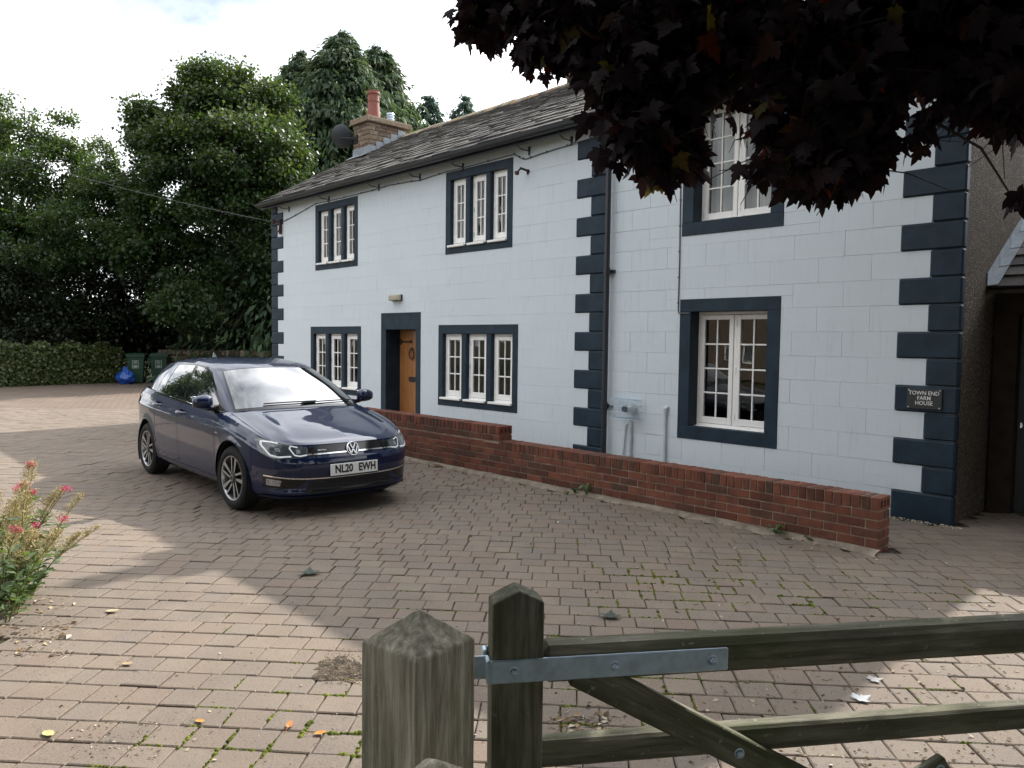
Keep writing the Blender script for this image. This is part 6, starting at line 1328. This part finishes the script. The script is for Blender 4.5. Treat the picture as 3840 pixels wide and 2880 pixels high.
D = OO*0.45+np.array([0, 0, -0.75])+g.normal(size=(n, 3))*0.42; N = g.normal(size=(n, 3))*0.7+np.array([0.1, -0.45, 0.45])
sz = g.uniform(.06, .115, n)*ZZ_; tone = np.clip(g.beta(2, 2.4, n)*0.72, 0, 1); sp_ = g.random(n); tone[sp_ > 0.955] = g.uniform(.78, .84, (sp_ > 0.955).sum()); tone[sp_ > 0.982] = g.uniform(.95, 1.0, (sp_ > 0.982).sum())
V, F, tn = leaf_mesh('leaf', PP, sz, D, N, tone, MAPLE); kk = len(MAPLE); V = V.reshape(n, kk+1, 3)
FL = [(kk, i, (i+1) % kk) for i in range(kk)]
items = [(tuple(V[i, kk]), float(sz[i]**2), V[i], FL, float(tone[i])) for i in range(n)]
# the leaves nearest and lowest in view become objects, the inner mass is one part
vis = sorted(range(n), key=lambda i: -(sz[i]**2/max(project(PP[i])[2], .1)**2*(1 if -20 < project(PP[i])[0] < 2232 and project(PP[i])[1] > 5 else 0)*(1.0+1.5*(project(PP[i])[1]/450))))
ks = set(vis[:300])
for i in ks: link('leaf', mesh_np('leaf', V[i], FL, [tone[i]]*kk), MT['maple'], mp)
idx = np.array([i for i in range(n) if i not in ks]); F2 = (np.arange(len(idx))[:, None, None]*(kk+1)+np.array(FL)[None]).reshape(-1, 3)
o = link('leaf_mass', mesh_np('leaf_mass', V[idx].reshape(-1, 3), F2, np.repeat(tone[idx], kk)), MT['maple'], mp); o['kind'] = 'stuff'
m = MB(); m.tube([(5.4, -3.4, -.1), (5.35, -3.4, 1.2), (5.2, -3.45, 2.6), (5.0, -3.5, 4.0), (5.1, -3.4, 6.0)], [.26, .2, .17, .13, .06], 10); m.obj('trunk', MT['bark'], mp, smooth=True)
limbs = [[Vector((5.2, -3.45, 2.6)), Vector((3.4, -3.9, 3.35)), at(2000, 40, 3.0), at(1700, 90, 3.1), at(1450, 110, 3.15), at(1200, 60, 3.3), at(1040, 40, 3.4)], [at(2000, 40, 3.0), at(1800, 220, 2.8), at(1690, 330, 2.7)], [at(1700, 90, 3.1), at(1500, 250, 3.0), at(1400, 330, 2.9)], [Vector((3.4, -3.9, 3.35)), at(2120, 160, 2.7), at(1990, 280, 2.6)]]
m = MB()
for l in limbs: m.tube(l, [max(.035*(1-i/len(l)), .005) for i in range(len(l))] if l is not limbs[0] else [.09, .06, .03, .022, .016, .009, .004], 7)
m.obj('limbs', MT['bark'], mp, smooth=True)
allp = [p for l in limbs for p in l]; dense = []
for l in limbs:
    for a_, b_ in zip(l[:-1], l[1:]): dense += [Vector(a_).lerp(Vector(b_), k/6) for k in range(6)]
m = MB()
for (dx, dy, dep, r_) in ML:
    c = at(dx, dy, dep); q_ = min(dense, key=lambda p: (p-c).length); md = q_.lerp(c, .5)+Vector((random.uniform(-.05, .05), random.uniform(-.05, .05), .05)); m.tube([q_, md, c], [.006, .0045, .0025], 5)
    for _ in range(3): e_ = c+Vector((random.gauss(0, 1), random.gauss(0, 1), random.gauss(-.3, .6)))*r_*0.8; m.tube([c, c.lerp(e_, .5)+Vector((0, 0, .02)), e_], [.003, .002, .0012], 4)
m.obj('twigs', MT['twig'], mp)
cl = [((4.2, -4.6, 4.4), (1.3, 1.0, .9)), ((5.5, -2.6, 4.6), (1.6, 1.5, 1.2)), ((4.6, -3.6, 5.8), (1.9, 1.7, 1.2)), ((6.6, -4.2, 4.6), (1.5, 1.5, 1.3)), ((3.6, -5.6, 4.2), (1.0, .8, .7)), ((5.6, -0.9, 4.8), (1.3, 1.2, 1.1)), ((5.0, -5.5, 5.0), (1.5, 1.2, 1.2)), ((2.2, -5.0, 4.3), (1.0, .7, .5)), ((3.0, -7.5, 4.6), (1.8, 1.5, .9)), ((5.0, -8.0, 5.2), (2.2, 1.8, 1.4)), ((2.5, -9.8, 5.0), (1.8, 1.5, 1.1)), ((5.5, -10.5, 5.0), (2.2, 1.8, 1.6)), ((3.2, -6.0, 6.3), (2.0, 1.8, 1.2)), ((4.5, -8.5, 7.5), (2.4, 2.2, 1.2)), ((1.2, -7.8, 5.4), (1.2, 1.2, .8)), ((7.8, -6.5, 4.5), (1.8, 2.0, 2.0)), ((0.2, -9.2, 5.6), (2.0, 1.8, 1.0)), ((2.6, -2.4, 5.3), (1.6, 1.4, .9)), ((4.5, -.4, 6.2), (2.0, 1.6, 1.2)), ((2.2, -4.2, 6.6), (2.0, 1.6, .9)), ((0.2, -6.5, 6.8), (1.8, 1.4, .9)), ((-1.8, -10.5, 6.0), (2.2, 1.8, 1.2)), ((1.0, -11.8, 6.3), (2.4, 1.6, 1.6)), ((3.4, -12.3, 7.0), (2.4, 1.6, 1.8)), ((0.6, -7.6, 7.0), (2.0, 1.6, 1.0)), ((2.8, -9.0, 8.6), (2.6, 2.2, 1.2)), ((-0.5, -9.5, 8.2), (2.2, 1.8, 1.2)), ((8.0, -2.0, 4.0), (1.6, 1.8, 2.0)), ((6.2, 0.6, 3.6), (1.4, 1.4, 1.6))]
P, out, pk, g = cloud(cl, 56000, 800, .38, 78); nn = len(P); V, F, tn = leaf_mesh('c', P, g.uniform(.14, .24, nn), out*.4+np.array([0, 0, -.6])+g.normal(size=(nn, 3))*.5, np.array([0, 0, 1.])+g.normal(size=(nn, 3))*.5, np.clip(g.beta(2, 2.4, nn)*.6, 0, 1), 'kite', .9)
o = link('added_shade_crown', mesh_np('added_shade_crown', V, F, tn), MT['maple'], mp); o['kind'] = 'stuff'  # unseen canopy overhead, added to keep sky light off the right side
# ------------------------------------------------------------------ valerian, weeds, moss, litter
MT['val_leaf'] = leafmat('valerian_leaf', [(0.05, 0.09, 0.03), (0.09, 0.14, 0.06), (0.16, 0.22, 0.13)], [(0.20, 0.30, 0.05)], 0.5, 0.3)
MT['straw'] = leafmat('dry_seed_head', [(0.30, 0.24, 0.10), (0.42, 0.35, 0.18), (0.52, 0.46, 0.28)], [(0.45, 0.38, 0.18)], 0.8, 0.3)
MT['stem'] = simple('green_stem', (0.16, 0.17, 0.06), 0.7, 0.3); MT['pink'] = leafmat('pink_floret', [(0.42, 0.02, 0.10), (0.60, 0.05, 0.18), (0.70, 0.12, 0.26)], [(0.6, 0.05, 0.15)], 0.6, 0.3)
def valerian(label, base, h, nst, seed, lean):
    rr = random.Random(seed); g = np.random.default_rng(seed); e = empty('valerian_plant', base, label, 'plant', 'red valerian in the flower bed'); b0 = Vector(base)
    ms = MB(); LP = []; LD = []; SP = []; SD = []; heads = []
    for i in range(nst):
        a = rr.uniform(0, 6.28); sp = rr.uniform(.1, 1.0); hh = h*rr.uniform(.55, 1.0); ln = Vector((math.cos(a)*sp*.36+lean[0]*sp, math.sin(a)*sp*.36+lean[1]*sp, 0)); p0 = b0+Vector((math.cos(a)*.12, math.sin(a)*.12, 0)); pts = [p0+ln*(t_**1.4)+Vector((0, 0, hh*t_*(1-.12*sp*t_))) for t_ in (0, .3, .6, .85, 1)]
        ms.tube(pts, [.0045, .004, .003, .0022, .0015], 5)
        for t_ in np.arange(.08, .62, .06):
            k = t_*4; q_ = pts[int(k)].lerp(pts[int(k)+1], k-int(k)); an = rr.uniform(0, 6.28)
            for s_ in (0, math.pi): LP.append(q_); LD.append((math.cos(an+s_), math.sin(an+s_), rr.uniform(-.1, .6)))
        kind = rr.random(); top = pts[-1]; ax_ = (pts[-1]-pts[-3])
        if kind < .78:
            for t_ in np.linspace(.50, 1.0, 13):
                k = t_*4; q_ = pts[min(int(k), 3)].lerp(pts[min(int(k), 3)+1], k-min(int(k), 3)); w_ = .07*(1.05-(t_-.5)*1.9)+.012
                for j in range(4):
                    an = rr.uniform(0, 6.28); dv = Vector((math.cos(an), math.sin(an), .75)).normalized(); ms.tube([q_, q_+dv*w_*.6, q_+dv*w_+Vector((0, 0, .01))], [.0013, .001, .0008], 3, mi=1)
                    for _ in range(7): SP.append(q_+dv*w_*rr.uniform(.25, 1.1)+Vector((rr.gauss(0, .008), rr.gauss(0, .008), rr.gauss(0, .008)))); SD.append((rr.gauss(0, 1), rr.gauss(0, 1), rr.uniform(.2, 1.2)))
        if kind > .62: heads.append(top)
    o = ms.obj('stems', [MT['stem'], MT['straw']], e)
    n = len(LP); P = np.array([tuple(p) for p in LP]); V, F, tn = leaf_mesh('l', P, g.uniform(.06, .12, n), np.array(LD), np.array([0, 0, 1.])+g.normal(size=(n, 3))*.3, g.random(n), 'kite', .38); link('leaves', mesh_np('leaves', V, F, tn), MT['val_leaf'], e)['kind'] = 'stuff'
    n = len(SP); P = np.array([tuple(p) for p in SP]); V, F, tn = leaf_mesh('s', P, g.uniform(.008, .02, n), np.array(SD), g.normal(size=(n, 3)), g.random(n), 'kite', .4); link('seed_heads', mesh_np('seed_heads', V, F, tn), MT['straw'], e)['kind'] = 'stuff'
    for hd in heads:
        n = 70; P = np.array(hd)+np.clip(g.normal(size=(n, 3)), -1.6, 1.6)*np.array([.016, .016, .010]); V, F, tn = leaf_mesh('f', P, g.uniform(.007, .014, n), g.normal(size=(n, 3))+np.array([0, 0, .6]), g.normal(size=(n, 3)), g.random(n), 'kite', .7); link('flower_head', mesh_np('flower_head', V, F, tn), MT['pink'], e)
q = on_ground(30, 1345); valerian('red valerian gone to straw-coloured seed, nearest the left edge', (q.x-.14, q.y-.08, 0), .80, 20, 3, (.03, .06))
q = on_ground(-10, 1270); valerian('taller red valerian behind, at the left edge of the picture', (q.x, q.y, 0), .85, 20, 4, (.02, .06))
q = on_ground(45, 1300); valerian('red valerian leaning out over the paving, rightmost of the clump', (q.x-.05, q.y-.06, 0), .60, 13, 5, (.09, .12))
# weeds along the foot of the brick wall
def weed(label, x, y, r_, h, n, seed):
    e = empty('weed', (x, y, 0), label, 'plant', 'weeds along the wall foot'); rr = random.Random(seed)
    m = MB()
    for k in range(n):
        a = rr.uniform(0, 6.28); L_ = r_*rr.uniform(.6, 1.1); hh = h*rr.uniform(.5, 1.1); w = r_*.16; d = Vector((math.cos(a), math.sin(a)*.8-.2, 0)); s_ = Vector((-d.y, d.x, 0)).normalized(); c0 = Vector((x, y, .0))
        pts = [c0, c0+d*L_*.35+Vector((0, 0, hh*.8)), c0+d*L_*.75+Vector((0, 0, hh)), c0+d*L_+Vector((0, 0, hh*.65))]; ws = [.15, .7, 1, .05]
        V = [];
        for p, ww in zip(pts, ws): V += [p-s_*w*ww, p+Vector((0, 0, -.006)), p+s_*w*ww]
        m.add(V, [(3*i+j, 3*i+j+1, 3*i+j+4, 3*i+j+3) for i in range(3) for j in range(2)], tone=rr.random())
    m.obj('leaves', MT['val_leaf'] if seed % 2 else MT['hazel'], e, smooth=True)
q = on_ground(1688, 1150); weed('broad-leaved weed at the wall foot, nearest the wall end', q.x, -1.56, .10, .09, 11, 1)
q = on_ground(1752, 1167); weed('tiny weed just right of the broad-leaved one at the wall end', q.x, -1.56, .05, .05, 7, 2)
q = on_ground(1315, 1062); weed('upright green weed against the middle of the brick wall', q.x, -1.55, .09, .13, 9, 3); weed('low green weed just left of the upright weed by the wall', q.x-.16, -1.56, .08, .07, 8, 4)
q = on_ground(1220, 1070); weed('small weed in the paving joint left along the wall', q.x, -1.66, .05, .05, 6, 5)
# moss cushions along the joints
spots = [(1350, 1235, 1.5), (1300, 1275, 1.2), (1460, 1245, 1.5), (1500, 1290, 1.5), (1620, 1255, 1.1), (1420, 1320, 1.2), (1700, 1290, 1.2), (1880, 1300, 1.0), (1560, 1215, .9), (2060, 1290, 1.0), (1780, 1240, .8), (1400, 1195, .8), (1650, 1210, .6), (1900, 1250, .6), (1240, 1575, 1.0), (1290, 1420, .9), (1390, 1480, .8), (1330, 1510, .7), (1950, 1450, .7), (2000, 1560, .7), (1700, 1440, .5), (640, 1565, .5), (680, 1480, .5), (700, 1560, .6), (560, 1540, .4), (560, 1480, .35), (470, 1600, .4), (330, 1625, .6), (740, 1600, .6), (740, 1440, .5), (600, 1430, .35), (400, 1630, .4), (1210, 1330, .6), (1100, 1300, .4), (980, 1290, .35), (900, 1280, .3), (1150, 1190, .25), (1000, 1160, .2)]
SPG = [(np.array(on_ground(a, b_))[:2], w) for a, b_, w in spots]
rr = random.Random(8); m = MB(); cnt = 0
for (cx, cy, hw, hh, dep, px, py) in joint_edges:
    if dep > 9.5 or not (-30 < px < 2240): continue
    w = sum(wt*math.exp(-((cx-p[0])**2+(cy-p[1])**2)/(2*.17**2)) for p, wt in SPG)+.02
    for ed in range(2):
        if rr.random() > w*.5: continue
        ln = rr.uniform(.3, 1.0); st_ = rr.uniform(-1, 1-ln); nl = max(int(ln*(2*hw)/.014), 2) if ed == 0 else max(int(ln*(2*hh)/.014), 2)
        for k in range(nl):
            t_ = st_*(hw if ed == 0 else hh)+(k/nl)*ln*2*(hw if ed == 0 else hh)
            lu, lv = (t_, hh) if ed == 0 else (hw, t_); lu += rr.gauss(0, .003); lv += rr.gauss(0, .003); x = cx+ux*lu+vx*lv; y = cy+uy*lu+vy*lv; s_ = rr.uniform(.006, .014)*(0.8+w*.35); hz_ = s_*rr.uniform(.5, .9); a0 = rr.uniform(0, 1.2)
            V = [(x+s_*math.cos(a0+i*1.047)*rr.uniform(.8, 1.2), y+s_*math.sin(a0+i*1.047)*rr.uniform(.8, 1.2), -.007) for i in range(6)]+[(x+s_*.55*math.cos(a0+i*1.047), y+s_*.55*math.sin(a0+i*1.047), -.004+hz_*.75) for i in range(6)]+[(x, y, -.004+hz_)]
            m.add(V, [(i, (i+1) % 6, 6+(i+1) % 6, 6+i) for i in range(6)]+[(6+i, 6+(i+1) % 6, 12) for i in range(6)], tone=rr.random()); cnt += 1
t = NT('moss'); tn_ = t.attr(); cm = t.ramp(tn_, [(0, (.055, .065, .012)), (.5, (.11, .14, .02)), (1, (.18, .20, .035))]); cm = t.mix(t.ramp(t.noise(120, 3), [(.4, 0.), (.7, .7)]), cm, (.035, .04, .01)); t.bump(t.noise(400, 3), .9, .004); MT['moss'] = t.fin(cm, .95, .1)
tag(m.obj('moss', MT['moss'], smooth=True), 'bright green moss cushions in the paving joints', 'moss', kind='stuff')
# litter: twigs, crumbs and bits, thicker at the right and by the wall
g = np.random.default_rng(12); m = MB(); rr = random.Random(13)
MT['litter'] = leafmat('dry_litter', [(.035, .022, .014), (.10, .06, .03), (.24, .16, .08), (.42, .34, .22), (.50, .47, .40)], [(.2, .12, .04)], .9, .12)
def bit(x, y, s_, kind, tone):
    a = rr.uniform(0, 6.28); d = Vector((math.cos(a), math.sin(a), 0)); n_ = Vector((-d.y, d.x, 0)); c0 = Vector((x, y, .002))
    if kind == 0: m.tube([c0, c0+d*s_+Vector((0, 0, rr.uniform(0, .004)))], [.0012+s_*.02, .0008], 4, tone)
    else:
        V = [c0, c0+d*s_*.5+n_*s_*.3+Vector((0, 0, s_*rr.uniform(.05, .4))), c0+d*s_+Vector((0, 0, s_*rr.uniform(0, .35))), c0+d*s_*.5-n_*s_*.3+Vector((0, 0, s_*rr.uniform(0, .3)))]; m.add(V, [(0, 1, 2), (0, 2, 3)], tone)
zones = [((1200, 2212), (1420, 1659), 900, (.006, .03)), ((1250, 2212), (1180, 1420), 500, (.006, .035)), ((0, 1050), (1250, 1659), 260, (.006, .022)), ((700, 780), (1400, 1480), 500, (.003, .012)), ((880, 1900), (990, 1190), 260, (.008, .04)), ((150, 350), (1560, 1640), 160, (.004, .02)), ((0, 160), (1290, 1420), 260, (.008, .05)), ((1180, 1330), (1540, 1620), 200, (.008, .05))]
for (xa, xb), (ya, yb), k, (s0, s1) in zones:
    for _ in range(k):
        q = on_ground(rr.uniform(xa, xb), rr.uniform(ya, yb))
        if paved(q.x, q.y) or q.y < -6.3: bit(q.x, q.y, s0+(s1-s0)*rr.random()**2, 0 if rr.random() < .45 else 1, rr.random()**1.3)
for _ in range(330):       # drifted against the foot of the wall
    x = rr.uniform(-7.4, -.1); bit(x, -1.56-abs(rr.gauss(0, .05)), .01+.035*rr.random()**2, 0 if rr.random() < .4 else 1, rr.random())
for _ in range(220): bit(-.35+rr.uniform(-.3, .45), -.06-abs(rr.gauss(0, .05)), .01+.02*rr.random(), 1, .7+.3*rr.random())
tag(m.obj('leaf_litter', MT['litter']), 'scattered twigs and crumbs of dry leaf litter', 'litter', kind='stuff')
m = MB(); n = 22; q = on_ground(738, 1445); V = [(q.x, q.y, .004)]; V += [(q.x+.17*math.cos(2*math.pi*k/n)*rr.uniform(.6, 1.15), q.y+.15*math.sin(2*math.pi*k/n)*rr.uniform(.6, 1.15), .0012) for k in range(n)]; m.add(V, [(0, 1+k, 1+(k+1) % n) for k in range(n)]); tag(m.obj('soil_spill', MT['soil']), 'dark spill of crumbly soil on the setts beside the gate post', 'soil', kind='stuff')
# single fallen leaves
def fallen(label, dx, dy, size, col, ang, shape=MAPLE, curl=.25, cat='leaf'):
    q = on_ground(dx, dy); mt = leafmat('fallen_leaf_'+str(dx), [tuple(c*.75 for c in col), col], [tuple(c*.6 for c in col)], .7, .15); d = Vector((math.cos(ang), math.sin(ang), 0)); s_ = Vector((-d.y, d.x, 0)); V = [Vector((q.x, q.y, .004))+d*(y*size)+s_*(x*size)+Vector((0, 0, curl*size*(abs(x)*.8+(y-.4)**2))) for x, y in shape]; V.append(Vector((q.x, q.y, .006))+d*.3*size); k = len(shape)
    m = MB(); m.add(V, [(k, i, (i+1) % k) for i in range(k)]); m.tube([Vector((q.x, q.y, .006)), Vector((q.x, q.y, .006))-d*size*.35+Vector((0, 0, .008)), Vector((q.x, q.y, .005))-d*size*.6], .0012, 4); o = m.obj('fallen_leaf', mt); tag(o, label, cat)
OVAL = [(0, 0), (.2, .15), (.28, .42), (.2, .75), (0, 1.0), (-.2, .75), (-.28, .42), (-.2, .15)]
fallen('curled dark green leaf lying alone left of centre on the paving', 668, 1244, .13, (.045, .07, .055), 2.6, curl=.35)
fallen('dark green leaf on the mossy setts right of the gate stile', 1318, 1338, .11, (.03, .055, .04), 2.2, curl=.35)
fallen('silvery upturned maple leaf seen between the gate rails', 1850, 1512, .085, (.36, .40, .42), 1.2, curl=.12); fallen('smaller pale upturned leaf just above the silvery maple leaf', 1880, 1470, .07, (.36, .36, .36), 1.0, curl=.1)
fallen('small orange leaf at the bottom, right of the other orange one', 678, 1588, .055, (.55, .24, .05), 1.0, OVAL, .5); fallen('small orange curled leaf at the bottom, left of its neighbour', 622, 1576, .055, (.50, .20, .06), 2.4, OVAL, .5); fallen('orange leaf on the joint near the mossy patch, lower left', 424, 1558, .05, (.55, .28, .06), .3, OVAL, .5)
fallen('pale yellow oval leaf at the bottom left', 96, 1582, .075, (.50, .46, .20), .2, OVAL, .3); fallen('pale dry leaf beside the valerian clump', 228, 1322, .08, (.46, .40, .24), .9, OVAL, .3); fallen('small dry curled leaf near the shade edge', 265, 1435, .06, (.42, .30, .18), .6, OVAL, .4)
fallen('heap of brown leaf at the wall foot near the car', 938, 1008, .13, (.20, .11, .06), .5, curl=.4)
